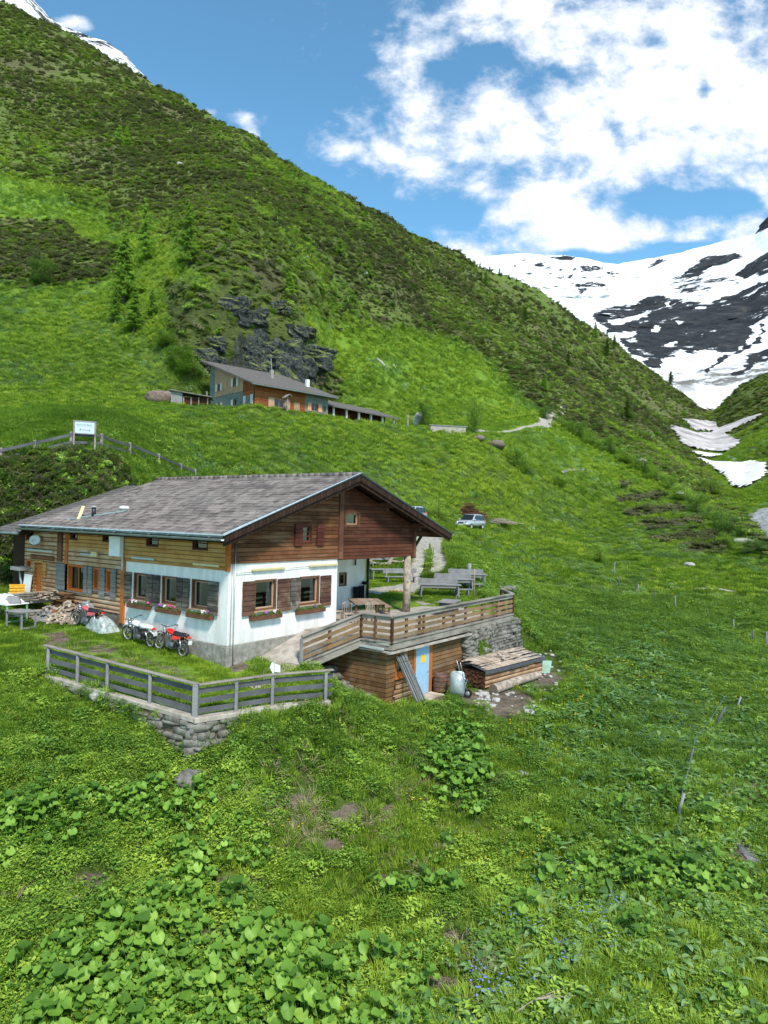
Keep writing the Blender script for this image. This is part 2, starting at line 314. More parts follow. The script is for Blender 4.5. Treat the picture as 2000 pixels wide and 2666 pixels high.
    for nm, cs in (('wall_stone', [(.3, (.06, .056, .048)), (.45, (.14, .132, .115)), (.58, (.23, .22, .195)), (.72, (.36, .35, .32))]), ('cliff_rock', [(.36, (.012, .014, .015)), (.48, (.04, .046, .046)), (.6, (.10, .11, .105)), (.7, (.22, .22, .21))]), ('hut_stone', [(.3, (.10, .115, .105)), (.5, (.17, .195, .18)), (.7, (.27, .29, .27))]), ('brown_rock', [(.3, (.10, .07, .06)), (.5, (.20, .15, .13)), (.7, (.30, .25, .22))]), ('pale_rock', [(.3, (.25, .24, .22)), (.5, (.42, .40, .38)), (.7, (.55, .53, .50))])):
        m, t, b = mat(nm, .95, .2); o = objc(t); n = t.noise(o, 2.6, 8, .7)
        c = t.ramp(n, cs); c = t.mix(t.m('MULTIPLY', t.mr(t.noise(o, 1.4, 5, .6), .55, .68), .6), c, (.08, .11, .03)); 
        if nm == 'cliff_rock':
            sp = t.new('ShaderNodeSeparateXYZ'); t.l.new(t.new('ShaderNodeNewGeometry').outputs['Normal'], sp.inputs[0]); c = t.mix(t.mr(t.m('ADD', sp.outputs[2], t.m('MULTIPLY', t.m('SUBTRACT', t.noise(geop(t), .6, 6, .7), .5), 1.3)), .35, .6), c, t.ramp(t.noise(geop(t), 1.5, 6, .7), [(.35, (.04, .06, .02)), (.5, (.11, .14, .04)), (.65, (.20, .22, .08))]))
        t.l.new(c, b.inputs['Base Color']); bump(t, b, t.m('ADD', n, t.m('MULTIPLY', t.noise(o, 16., 5, .7), .4)), 1., .25 if nm == 'cliff_rock' else .05)
    # roof tiles: one tint per tile
    m, t, b = mat('roof_tiles', .85, .25); o = objc(t); sp = t.new('ShaderNodeSeparateXYZ'); t.l.new(o, sp.inputs[0])
    cm = t.new('ShaderNodeCombineXYZ'); t.put(cm.inputs[0], t.m('FLOOR', t.m('DIVIDE', sp.outputs[1], .30))); t.put(cm.inputs[1], t.m('FLOOR', t.m('DIVIDE', t.m('ADD', sp.outputs[0], 1.05), .335)))
    wn = t.new('ShaderNodeTexWhiteNoise'); t.l.new(cm.outputs[0], wn.inputs['Vector'])
    f = t.m('ADD', t.m('MULTIPLY', wn.outputs['Value'], .35), t.m('MULTIPLY', t.noise(t.scale(o, (.5, .25, 1)), 2.2, 6, .65), .75))
    c = t.ramp(f, [(.25, (.085, .07, .066)), (.45, (.15, .125, .115)), (.6, (.215, .182, .165)), (.8, (.30, .26, .235))])
    c = t.mix(t.m('MULTIPLY', t.mr(t.noise(o, .45, 5, .6), .5, .7), .55), c, (.16, .155, .14)); t.l.new(c, b.inputs['Base Color']); bump(t, b, t.noise(o, 30, 4), .3, .01)
    m, t, b = mat('slate_roof', .85, .25); o = objc(t); n = t.noise(t.scale(o, (1.5, 1, 1)), 2.5, 7, .7)
    t.l.new(t.ramp(n, [(.3, (.075, .066, .06)), (.55, (.135, .122, .112)), (.7, (.20, .18, .165))]), b.inputs['Base Color']); bump(t, b, n, .8, .05)
    plain('galvanised', (.36, .42, .42), .45, .5, .35, .15); plain('trim_light', (.46, .52, .58), .5, .4); plain('gutter_metal', (.20, .25, .24), .4, .5, .5, .2, 3); plain('dark_metal', (.03, .032, .035), .4, .5, .3); plain('steel', (.42, .43, .44), .35, .5, .8)
    plain('black_plastic', (.018, .018, .02), .45); plain('rubber', (.022, .021, .02), .85, .2, bmp=.4); plain('chrome', (.6, .6, .6), .2, .5, .9, .05)
    plain('tyre_grey', (.045, .043, .04), .9, .2); plain('rim_pale', (.52, .52, .50), .45, .5, .3); plain('engine_grey', (.16, .16, .165), .45, .5, .6)
    plain('red_paint', (.72, .018, .014), .25, .5, 0, .05); plain('pink_paint', (.55, .10, .14), .4, .5, 0, .1); plain('white_paint', (.74, .75, .76), .35, .5, 0, .05); plain('orange_glass', (.75, .2, .01), .25)
    plain('silver_paint', (.55, .57, .58), .28, .6, .45, .05, 3); plain('blue_door', (.30, .48, .66), .55, .4, 0, .06, 3, .1); plain('yellow_plastic', (.75, .40, .03), .5); plain('sticker_yellow', (.80, .52, .03), .5, var=.04); plain('sticker_ink', (.30, .12, .02), .6)
    plain('cream_plastic', (.62, .52, .28), .5, var=.06); plain('lamp_grey', (.42, .47, .45), .5, var=.06); plain('white_plastic', (.76, .78, .80), .45, var=.05); plain('dish_white', (.72, .77, .80), .4, var=.06)
    plain('green_paint', (.20, .38, .22), .6); plain('fabric_black', (.008, .009, .010), .9, .1); plain('sign_white', (.50, .58, .63), .5, var=.05, sc=3); plain('sign_green', (.22, .38, .33), .6, var=.1); plain('sign_dark', (.10, .14, .15), .6)
    plain('green_tarp', (.20, .34, .26), .6); plain('soil', (.13, .10, .07), .95, .1, var=.3, bmp=.5); plain('felt', (.055, .06, .072), .7, .3, bmp=.5); plain('bark', (.12, .095, .075), .95, .1, var=.35, sc=4, bmp=.6)
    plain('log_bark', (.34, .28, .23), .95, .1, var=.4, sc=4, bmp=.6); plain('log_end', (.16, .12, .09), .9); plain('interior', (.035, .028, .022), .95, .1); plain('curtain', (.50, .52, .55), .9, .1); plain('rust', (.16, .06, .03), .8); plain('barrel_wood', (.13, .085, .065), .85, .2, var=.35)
    plain('petal_pink', (.75, .10, .32), .6); plain('petal_violet', (.42, .10, .55), .6); plain('petal_white', (.8, .74, .82), .6); plain('window_dark', (.012, .012, .012), .15, .6); plain('white_cloth', (.62, .63, .65), .7); plain('grey_stuff', (.25, .25, .25), .7)
    m, t, b = mat('glass_pane', .08, .5); t.n.remove(b); out = t.n['Material Output']; tr = t.new('ShaderNodeBsdfTransparent'); tr.inputs[0].default_value = (.30, .34, .33, 1); gl = t.new('ShaderNodeBsdfGlossy'); gl.inputs['Roughness'].default_value = .04
    mx = t.new('ShaderNodeMixShader'); mx.inputs[0].default_value = .09; t.l.new(tr.outputs[0], mx.inputs[1]); t.l.new(gl.outputs[0], mx.inputs[2]); t.l.new(mx.outputs[0], out.inputs[0])
    m, t, b = mat('clear_tarp', .2, .5); b.inputs['Base Color'].default_value = (.60, .68, .68, 1); out = t.n['Material Output']; tr = t.new('ShaderNodeBsdfTransparent'); mx = t.new('ShaderNodeMixShader')
    t.put(mx.inputs[0], t.mr(t.noise(objc(t), 5., 6, .7), .3, .7, .25, .85)); t.l.new(tr.outputs[0], mx.inputs[1]); t.l.new(b.outputs[0], mx.inputs[2]); t.l.new(mx.outputs[0], out.inputs[0])
    # foliage: tint varies per clump and per leaf
    def leaf(name, stops, rough=.5, spec=.35, trans=.35, big=.6):
        m, t, b = mat(name, rough, spec); oi = t.new('ShaderNodeObjectInfo'); gi = t.new('ShaderNodeNewGeometry')
        f = t.m('ADD', t.m('MULTIPLY', oi.outputs['Random'], .5), t.m('MULTIPLY', gi.outputs['Random Per Island'], .5))
        f = t.m('ADD', f, t.m('MULTIPLY', t.m('SUBTRACT', t.noise(gi.outputs['Position'], .35, 4, .6), .5), big))
        f = t.m('ADD', f, t.m('MULTIPLY', t.m('SUBTRACT', t.noise(t.scale(gi.outputs['Position'], (.035, .012, .07), (0, .35, .5)), 1., 5, .65), .5), 2.2*big)); c = t.ramp(f, stops); t.l.new(c, b.inputs['Base Color'])
        tl = t.new('ShaderNodeBsdfTranslucent'); t.l.new(t.mix(.3, c, (.3, .5, .04)), tl.inputs[0]); mx = t.new('ShaderNodeMixShader'); mx.inputs[0].default_value = trans
        t.l.new(b.outputs[0], mx.inputs[1]); t.l.new(tl.outputs[0], mx.inputs[2]); t.l.new(mx.outputs[0], t.n['Material Output'].inputs[0]); return m
    leaf('grass_blade', [(.2, (.10, .19, .022)), (.5, (.205, .34, .034)), (.8, (.34, .46, .05))], .6, .2, .4, .9)
    leaf('bright_grass', [(.2, (.14, .25, .024)), (.5, (.25, .38, .03)), (.8, (.38, .48, .045))], .6, .2, .4, .6)
    leaf('dry_grass', [(.2, (.20, .15, .085)), (.6, (.36, .28, .17)), (.9, (.48, .40, .27))], .8, .1, .25, .3)
    leaf('butterbur_leaf', [(.15, (.075, .17, .022)), (.5, (.165, .325, .038)), (.9, (.31, .49, .08))], .5, .35, .3, .4)
    leaf('dock_leaf', [(.2, (.06, .14, .04)), (.5, (.135, .27, .07)), (.85, (.32, .48, .18))], .42, .5, .3, .4)
    leaf('herb_leaf', [(.2, (.06, .14, .02)), (.5, (.16, .30, .032)), (.85, (.38, .53, .07))], .5, .35, .25, .7)
    leaf('shrub_leaf', [(.15, (.10, .12, .045)), (.5, (.19, .24, .058)), (.9, (.36, .45, .085))], .6, .2, .5, .8)
    leaf('heath_leaf', [(.2, (.11, .098, .066)), (.5, (.175, .16, .095)), (.85, (.25, .25, .12))], .8, .15, .4, .8)
    leaf('larch_needle', [(.2, (.17, .30, .05)), (.5, (.27, .45, .075)), (.85, (.38, .58, .10))], .7, .1, .6, .3)
    leaf('larch_dark', [(.2, (.07, .135, .035)), (.5, (.12, .22, .05)), (.85, (.18, .31, .07))], .7, .1, .5, .3)
    plain('yellow_petal', (.85, .55, .02), .6); plain('blue_petal', (.18, .24, .62), .6); plain('twig', (.10, .075, .055), .9, .1)
    # terrain
    m, t, b = mat('terrain', .95, .15); p = geop(t)
    near = t.noise(p, 1.4, 8, .65); mid = t.noise(p, .22, 8, .62); ms = t.noise(t.scale(p, (.09, .09, .28)), 1., 8, .68); big = t.noise(p, .045, 6, .6)
    gr = t.ramp(t.m('ADD', t.m('MULTIPLY', near, .4), t.m('MULTIPLY', mid, .6)), [(.3, (.075, .14, .02)), (.45, (.135, .245, .028)), (.58, (.205, .335, .036)), (.72, (.30, .42, .055))])
    sh = t.ramp(t.m('ADD', t.m('MULTIPLY', near, .25), t.m('ADD', t.m('MULTIPLY', mid, .3), t.m('MULTIPLY', ms, .45))), [(.34, (.06, .085, .026)), (.46, (.10, .135, .036)), (.56, (.15, .20, .045)), (.68, (.23, .31, .06))])
    hb = t.ramp(t.m('ADD', t.m('MULTIPLY', near, .4), t.m('MULTIPLY', ms, .6)), [(.36, (.08, .07, .044)), (.5, (.13, .115, .07)), (.66, (.19, .165, .105))])
    bl = t.m('ADD', t.attr('shrub'), t.m('MULTIPLY', t.m('SUBTRACT', mid, .5), 1.3)); c = t.mix(t.mr(bl, .3, .62), gr, sh)
    br = t.m('ADD', t.attr('heath'), t.m('MULTIPLY', t.m('SUBTRACT', t.noise(p, .13, 8, .68), .5), 1.7)); c = t.mix(t.m('MULTIPLY', t.mr(br, .5, .95), .65), c, hb)
    rk = t.m('ADD', t.attr('rock'), t.m('MULTIPLY', t.m('SUBTRACT', t.noise(t.scale(p, (.5, .5, .25), (0, .5, .3)), 1., 8, .7), .5), 1.6))
    rc = t.ramp(t.noise(t.scale(p, (1.2, 1.2, .4), (.2, .6, .3)), 1., 9, .75), [(.36, (.010, .012, .013)), (.48, (.035, .042, .042)), (.58, (.10, .11, .11)), (.68, (.24, .25, .25))])
    c = t.mix(t.mr(rk, .45, .6), c, rc)
    c = t.mix(t.m('MULTIPLY', t.attr('soil_shade'), t.mr(near, .35, .65, 1., .55)), c, (.035, .04, .014))  # dark soil tone that also paints in the shade of gaps between plants
    dt = t.m('ADD', t.attr('dirt'), t.m('MULTIPLY', t.m('SUBTRACT', t.noise(p, 2.2, 6, .7), .5), 1.1)); c = t.mix(t.mr(dt, .45, .65), c, t.ramp(near, [(.3, (.10, .075, .05)), (.7, (.27, .22, .17))]))
    t.l.new(c, b.inputs['Base Color']); bump(t, b, t.m('ADD', near, t.m('ADD', t.m('MULTIPLY', mid, 3.), t.m('MULTIPLY', ms, 6.))), 1., .45)
    # gravel
    m, t, b = mat('gravel', .95, .2); p = geop(t); n = t.noise(p, 3.5, 8, .75)
    t.l.new(t.ramp(n, [(.32, (.15, .15, .10)), (.45, (.28, .26, .21)), (.6, (.42, .40, .35)), (.75, (.55, .53, .49))]), b.inputs['Base Color']); bump(t, b, n, .8, .05)
    m, t, b = mat('stream_stones', .9, .3); p = geop(t); n = t.noise(p, 1.2, 9, .8)
    t.l.new(t.ramp(n, [(.32, (.08, .09, .07)), (.45, (.22, .23, .22)), (.56, (.40, .41, .42)), (.68, (.70, .72, .74))]), b.inputs['Base Color']); bump(t, b, n, 1., .4)
    # snow
    m, t, b = mat('dirty_snow', .8, .3); p = geop(t); n = t.noise(t.scale(p, (.35, .35, .35)), 1., 9, .72); n2 = t.noise(t.scale(p, (.05, .12, .1)), 1., 6, .6)
    c = t.ramp(t.m('ADD', t.m('MULTIPLY', n, .5), t.m('MULTIPLY', n2, .5)), [(.36, (.13, .115, .105)), (.44, (.30, .275, .26)), (.52, (.47, .44, .43)), (.64, (.66, .64, .63))]); t.l.new(c, b.inputs['Base Color']); bump(t, b, n, .5, .5)
    m, t, b = mat('clean_snow', .7, .3); p = geop(t); n = t.noise(t.scale(p, (.25, .25, .25)), 1., 9, .7)
    t.l.new(t.ramp(n, [(.33, (.50, .47, .45)), (.45, (.76, .74, .73)), (.6, (.88, .87, .87))]), b.inputs['Base Color']); bump(t, b, n, .4, .5)
    m, t, b = mat('mountain', .85, .2); p = geop(t)
    wv = t.scale(p, (.011, .011, .006), (0, math.radians(-28), math.radians(20))); nn = t.noise(wv, 1., 10, .68); n2 = t.noise(t.scale(p, (.05, .05, .02), (0, math.radians(-25), 0)), 1., 9, .72)
    pr = t.scale(p, (1, 1, 1), (0, math.radians(27), 0)); n3 = t.noise(t.scale(pr, (.022, .05, .13)), 1., 8, .72); v = t.m('ADD', t.m('ADD', t.m('MULTIPLY', t.attr('rock'), .85), .09), t.m('ADD', t.m('ADD', t.m('MULTIPLY', t.m('SUBTRACT', nn, .5), 1.7), t.m('MULTIPLY', t.m('SUBTRACT', n3, .5), 2.3)), t.m('MULTIPLY', t.m('SUBTRACT', n2, .5), 1.9)))
    rc = t.ramp(t.noise(t.scale(p, (.04, .04, .02)), 1., 10, .78), [(.3, (.008, .009, .011)), (.5, (.024, .026, .030)), (.62, (.055, .054, .052)), (.78, (.12, .11, .10))])
    sn = t.ramp(t.noise(t.scale(p, (.02, .02, .02)), 1., 8, .7), [(.3, (.82, .84, .88)), (.6, (.92, .93, .94))])
    gm = t.m('MULTIPLY', t.attr('scree'), t.mr(n2, .42, .56)); sn = t.mix(gm, sn, (.16, .16, .14))
    t.l.new(t.mix(t.mr(v, .44, .54), sn, rc), b.inputs['Base Color']); bump(t, b, t.m('ADD', nn, n2), .7, 7.)
    m, t, b = mat('stream_water', .15, .5); p = geop(t); n = t.noise(p, .6, 6, .7); t.l.new(t.ramp(n, [(.4, (.10, .13, .13)), (.5, (.35, .40, .42)), (.6, (.7, .74, .76))]), b.inputs['Base Color'])
make_mats()

# ---------------------------------------------------------------- mesh helpers
class MB:
    def __init__(s): s.v = []; s.f = []; s.mi = []
    def add(s, vs, fs, mi=0):
        o = len(s.v); s.v += [tuple(map(float, q)) for q in vs]; s.f += [tuple(i+o for i in f) for f in fs]; s.mi += [mi]*len(fs); return s
    def box(s, a, b, mi=0):
        (x0, y0, z0), (x1, y1, z1) = a, b; x0, x1 = sorted((x0, x1)); y0, y1 = sorted((y0, y1)); z0, z1 = sorted((z0, z1))
        return s.add([(x0,y0,z0),(x1,y0,z0),(x1,y1,z0),(x0,y1,z0),(x0,y0,z1),(x1,y0,z1),(x1,y1,z1),(x0,y1,z1)], [(0,3,2,1),(4,5,6,7),(0,1,5,4),(1,2,6,5),(2,3,7,6),(3,0,4,7)], mi)
    def beam(s, p, q, w, h, up=(0, 0, 1), mi=0):
        p, q = Vector(p), Vector(q); d = (q-p).normalized(); u = Vector(up)
        if abs(d.dot(u)) > .98: u = Vector((1, 0, 0))
        r = d.cross(u).normalized(); u = r.cross(d).normalized(); vs = []
        for c in (p, q):
            for a, b in ((-1, -1), (1, -1), (1, 1), (-1, 1)): vs.append(c+r*a*w/2+u*b*h/2)
        return s.add(vs, [(0,1,2,3),(7,6,5,4),(0,4,5,1),(1,5,6,2),(2,6,7,3),(3,7,4,0)], mi)
    def tube(s, pts, rad, n=8, mi=0, cap=True):
        pts = [Vector(p) for p in pts]; rad = rad if isinstance(rad, (list, tuple)) else [rad]*len(pts); vs, fs = [], []; pr = None
        for i, p in enumerate(pts):
            d = (pts[min(i+1, len(pts)-1)]-pts[max(i-1, 0)]).normalized()
            if pr is None: r = d.cross(Vector((0, 0, 1)) if abs(d.z) < .95 else Vector((1, 0, 0))).normalized()
            else: r = (pr-d*pr.dot(d)).normalized()
            pr = r; u = r.cross(d)
            for k in range(n): a = 2*PI*k/n; vs.append(p+(r*math.cos(a)+u*math.sin(a))*rad[i])
        for i in range(len(pts)-1):
            for k in range(n): a, b = i*n+k, i*n+(k+1) % n; fs.append((a, a+n, b+n, b))
        if cap: fs.append(tuple(range(n))); fs.append(tuple(range(len(vs)-1, len(vs)-n-1, -1)))
        return s.add(vs, fs, mi)
    def lathe(s, c, axis, prof, n=20, mi=0, closed=False):
        """prof: (distance along axis, radius)"""
        c, d = Vector(c), Vector(axis).normalized(); r = d.cross(Vector((0, 0, 1)) if abs(d.z) < .9 else Vector((1, 0, 0))).normalized(); u = r.cross(d); vs, fs = [], []
        for (h, q) in prof:
            for k in range(n): a = 2*PI*k/n; vs.append(c+d*h+(r*math.cos(a)+u*math.sin(a))*q)
        m = len(prof)
        for i in range(m if closed else m-1):
            for k in range(n): a, b = i*n+k, i*n+(k+1) % n; i2 = ((i+1) % m)*n; fs.append((a, i2+k, i2+(k+1) % n, b))
        return s.add(vs, fs, mi)
    def ell(s, c, r, n=10, m=7, p=1., jit=0., mi=0, rz=0.):
        vs, fs = [], []; cs, sn = math.cos(rz), math.sin(rz)
        for i in range(m+1):
            ph = PI*i/m
            for k in range(n):
                a = 2*PI*k/n; q = [math.sin(ph)*math.cos(a), math.sin(ph)*math.sin(a), math.cos(ph)]
                q = [math.copysign(abs(w)**p, w)*(1+random.uniform(-jit, jit)) for w in q]; x, y, z = q[0]*r[0], q[1]*r[1], q[2]*r[2]
                vs.append((c[0]+x*cs-y*sn, c[1]+x*sn+y*cs, c[2]+z))
        for i in range(m):
            for k in range(n): a, b = i*n+k, i*n+(k+1) % n; fs.append((a, a+n, b+n, b))
        return s.add(vs, fs, mi)
    def prism(s, poly, axis, a, b, mi=0):
        """poly in the two other axes, extruded along axis from a to b"""
        def mk(p, t): q = list(p); q.insert(axis, t); return q
        n = len(poly); vs = [mk(p, a) for p in poly]+[mk(p, b) for p in poly]
        return s.add(vs, [tuple(range(n)), tuple(range(2*n-1, n-1, -1))]+[(i, i+n, (i+1) % n+n, (i+1) % n) for i in range(n)], mi)
    def build(s, name, mats, parent=None, smooth=False, bev=0., recalc=True, **kw):
        me = bpy.data.meshes.new(name); me.from_pydata(s.v, [], s.f)
        if recalc:
            import bmesh; bm = bmesh.new(); bm.from_mesh(me); bmesh.ops.recalc_face_normals(bm, faces=bm.faces); bm.to_mesh(me); bm.free()
        mats = mats if isinstance(mats, (list, tuple)) else [mats]
        for m in mats: me.materials.append(MATS[m])
        if len(mats) > 1: me.polygons.foreach_set('material_index', s.mi)
        if smooth: me.polygons.foreach_set('use_smooth', [True]*len(me.polygons))
        o = bpy.data.objects.new(name, me); COL.objects.link(o); o.parent = parent
        if bev: md = o.modifiers.new('b', 'BEVEL'); md.width = bev; md.segments = 1; md.limit_method = 'ANGLE'
        tag(o, **kw); return o
def tag(o, label=None, cat=None, group=None, kind=None):
    for k, v in (('label', label), ('category', cat), ('group', group), ('kind', kind)):
        if v: o[k] = v
    return o
def thing(name, label, cat, loc=(0, 0, 0), rz=0., group=None, scale=None):
    o = bpy.data.objects.new(name, None); COL.objects.link(o); o.location = tuple(map(float, loc)); o.rotation_euler = (0, 0, rz); o.empty_display_size = .2
    if scale: o.scale = scale if isinstance(scale, tuple) else (scale,)*3
    return tag(o, label, cat, group)
def dup(o, loc=None, rz=None, label=None, parent=None, scale=None):
    c = o.copy(); COL.objects.link(c)
    if parent is not None: c.parent = parent
    if loc is not None: c.location = tuple(map(float, loc))
    if rz is not None: c.rotation_euler = (0, 0, rz)
    if label: c['label'] = label
    if scale: c.scale = (scale,)*3 if not isinstance(scale, tuple) else scale
    for ch in list(o.children): dup(ch, parent=c)
    return c
def grid_mesh(name, X, Y, Z, m, attrs=None, skip=None, **kw):
    nr, nc = X.shape; co = np.stack([X, Y, Z], -1).reshape(-1, 3).astype(np.float32); i = np.arange((nr-1)*(nc-1)); r, c = i//(nc-1), i % (nc-1); a = r*nc+c
    f = np.stack([a, a+1, a+nc+1, a+nc], 1)
    if skip is not None: f = f[~skip[:-1, :-1].reshape(-1)]
    me = bpy.data.meshes.new(name); me.vertices.add(len(co)); me.vertices.foreach_set('co', co.ravel()); me.loops.add(f.size); me.loops.foreach_set('vertex_index', f.ravel().astype(np.int32))
    me.polygons.add(len(f)); me.polygons.foreach_set('loop_start', np.arange(0, f.size, 4, dtype=np.int32)); me.polygons.foreach_set('use_smooth', np.ones(len(f), bool)); me.update(calc_edges=True)
    for k, v in (attrs or {}).items(): at = me.attributes.new(k, 'FLOAT', 'POINT'); at.data.foreach_set('value', v.reshape(-1).astype(np.float32))
    me.materials.append(MATS[m]); o = bpy.data.objects.new(name, me); COL.objects.link(o); return tag(o, **kw)

# ---------------------------------------------------------------- terrain mesh with masks of what grows where
SHRUB = [(-900,-900),(-900,470),(0,480),(180,560),(420,665),(560,650),(640,730),(800,800),(850,840),(1000,860),(1180,880),(1290,950),(1400,1060),(1500,1130),(1620,1180),(1720,1230),(1800,1300),(1900,1370),(1990,1480),(2600,1500),(2600,1420),(2010,1360),(1960,1330),(1880,1270),(1850,1200),(1868,1080),(1800,980),(1750,880),(1400,600),(1200,520),(1000,380),(500,-900)]
DARK = [(-600,570),(0,560),(170,555),(300,600),(320,720),(150,740),(0,735),(-600,760)]
KNOLL = [(400,700),(520,640),(700,660),(790,820),(870,960),(900,1040),(760,1050),(520,960),(440,900),(420,800)]
def masks(x, y, z):
    px, py = proj(x, y, z); w = fbm(x*.03, y*.03, 4, 51); w2 = fbm(x*.09, y*.09, 4, 52); j = (w-.5)*70; pj, qj = px+j, py+(w2-.5)*60
    al, ac = x*.75-y*.65, x*.65+y*.75; st = sstep(.40, .58, fbm(al*.011+7, ac*.055+(w2-.5)*.8, 4, 55)+.16*(fbm(x*.02, y*.02, 3, 56)-.5))
    shrub = softpoly(pj, qj, SHRUB, 26)*(.64+.36*np.where(z > 20, st, 1)); dark = softpoly(pj, qj, DARK, 22); kn = softpoly(pj, qj, KNOLL, 22)
    brow = softpoly(pj, qj, [(1590,1255),(1700,1275),(1800,1340),(1880,1400),(1870,1440),(1760,1440),(1680,1390),(1590,1320)], 16)*(.35+.65*(np.sin(py*.16+px*.02) > -.2))
    lane = sstep(.30, .48, w2+.1)*softpoly(pj, qj, [(-600,420),(60,470),(250,560),(420,640),(560,760),(500,750),(330,670),(180,580),(0,560),(-600,560)], 12)
    shrub = np.maximum(shrub*(1-lane), .8*softpoly(pj, qj, [(1800,1030),(1900,940),(2400,700),(2600,1000),(2300,1120),(2000,1100),(1960,1120),(1900,1130),(1850,1130)], 14)+.3*softpoly(px, py, [(1900,1130),(2400,1050),(2500,1330),(2000,1300),(1960,1200)], 25))
    dark = dark*(1-lane); kn = kn*(1-lane); rightmass = brow
    bank = sstep(0, 1, (y-35.2)/1.2)*(1-sstep(0, 1, (y-41.5)/2))*(z < 8.6)*(x < -8)
    heath = shrub*(.42+.55*sstep(900, 200, py)*sstep(.3, .7, w))+dark*.75+kn*.40+1.1*rightmass+.45*shrub*softpoly(px, py, [(900,480),(1300,680),(1500,760),(1760,980),(1850,1080),(1800,1160),(1560,1100),(1400,1000),(1200,850),(1000,800)], 50)
    stripes = np.abs((w*9) % 1-.5)*2
    heath = np.clip(heath*(.65+.6*stripes), 0, 1.2)
    rock = softpoly(pj, qj, [(600,870),(660,850),(735,880),(790,960),(770,1010),(700,1000),(600,960),(540,960),(560,930),(590,925)], 12)+.6*softpoly(pj, qj, [(560,750),(620,770),(660,830),(620,835),(570,800)], 10)+.5*softpoly(px, py, [(700,800),(760,830),(830,900),(840,960),(780,880)], 10)+.4*softpoly(px, py, [(1000,560),(1110,610),(1130,640),(1080,640)], 14)+.3*softpoly(pj, qj, [(1390,790),(1480,800),(1500,850),(1420,840)], 10)
    shr = np.clip(shrub*.85+dark+kn*.8+bank*.5+rightmass*.8, 0, 1.)
    dirt = np.zeros_like(px)
    for (a, b, r) in ((1320, 1830, 95), (1420, 1770, 60), (1240, 1820, 50), (1130, 1815, 40), (150, 1668, 60), (620, 1735, 40), (1010, 2105, 30), (1180, 2440, 40), (1150, 2560, 60), (900, 2120, 60), (770, 2085, 45), (870, 2200, 45), (1000, 2290, 40), (590, 2300, 45), (600, 2450, 40), (240, 2290, 60), (1930, 2230, 45), (1990, 2340, 40)):
        dirt = np.maximum(dirt, .85*np.exp(-((px-a)**2+((py-b)*1.7)**2)/r**2))
    dirt = np.maximum(dirt, .55*softpoly(px, py, [(100,1640),(300,1665),(560,1770),(700,1760),(700,1800),(520,1800),(130,1700)], 18))
    ins = inpoly(x, y, YARD) | inpoly(x, y, DECKP); return dict(shrub=shr, heath=heath, rock=rock, dirt=dirt, soil_shade=.75*(1-sstep(100, 150, y))*(~ins))  # last mask: painted shade and dark soil under plants, fading with distance
def build_terrain():
    Yl = np.exp(np.linspace(math.log(3.0), math.log(930.), 760)); sl = np.linspace(-.93, .93, 820)
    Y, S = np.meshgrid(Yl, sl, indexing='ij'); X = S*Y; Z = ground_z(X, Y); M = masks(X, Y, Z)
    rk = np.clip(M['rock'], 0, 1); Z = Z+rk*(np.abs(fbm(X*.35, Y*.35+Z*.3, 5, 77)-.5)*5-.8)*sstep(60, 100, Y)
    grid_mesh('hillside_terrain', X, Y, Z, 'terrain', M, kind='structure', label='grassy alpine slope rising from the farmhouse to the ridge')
build_terrain()

# ---------------------------------------------------------------- far snow mountains
def band_mesh(name, prof, m, nx, nt, rough, maskf, label):
    cols = sorted(prof); sc = np.array(cols, float); px = np.linspace(cols[0], cols[-1], nx); K = len(prof[cols[0]])
    PY = np.array([[b[0] for b in prof[c]] for c in cols]); YY = np.array([[b[1] for b in prof[c]] for c in cols], float)
    tt = np.linspace(0, K-1, nt); pyc = np.zeros((nt, nx)); yc = np.zeros((nt, nx))
    for i, p in enumerate(px):
        a = np.array([np.interp(p, sc, PY[:, k]) for k in range(K)]); b = np.array([np.interp(p, sc, YY[:, k]) for k in range(K)])
        pyc[:, i] = np.interp(tt, range(K), a); yc[:, i] = np.interp(tt, range(K), b)
    PX = np.broadcast_to(px, pyc.shape); D = fw[:, None, None]+RT[:, None, None]*(PX-1000)/FPX-UP[:, None, None]*(pyc-1333)/FPX; D = D/D[1]
    X, Y, Z = D[0]*yc, yc, CZ+D[2]*yc; top = (tt/(K-1))[:, None]
    n = fbm(X*.012, Z*.012+Y*.006, 6, 5)-.5; n2 = fbm(X*.05, Z*.05+Y*.02, 5, 15)-.5
    Y = Y+(n*90+n2*26)*rough*np.minimum(1, 6*top+.1); Z = Z+(n*22+n2*14)*rough
    M = maskf(PX, pyc); grid_mesh(name, X, Y, Z, m, M, kind='structure', label=label)
MR = {1150: [(900,520),(760,900),(700,1300),(668,1700)], 1277: [(900,520),(780,900),(710,1300),(665,1700)], 1325: [(900,520),(800,880),(715,1300),(661,1700)], 1417: [(950,520),(820,860),(730,1300),(664,1700)], 1470: [(960,520),(830,860),(735,1300),(662,1700)], 1537: [(980,520),(850,850),(740,1250),(676,1650)],
      1605: [(1010,520),(870,800),(750,1200),(690,1650)], 1682: [(1040,500),(890,760),(760,1150),(678,1600)], 1730: [(1070,480),(900,740),(760,1100),(666,1550)], 1803: [(1090,460),(920,700),(760,1050),(650,1500)], 1899: [(1090,430),(930,680),(760,1000),(625,1450)], 1952: [(1080,410),(930,660),(750,1000),(613,1400)], 1972: [(1075,400),(930,660),(740,1000),(592,1400)], 2000: [(1060,395),(930,650),(730,980),(556,1400)], 2150: [(1000,380),(900,620),(700,950),(470,1350)]}
z6 = lambda *pts: [(1200+a*.4822, 500+b*.4822) for a, b in pts]
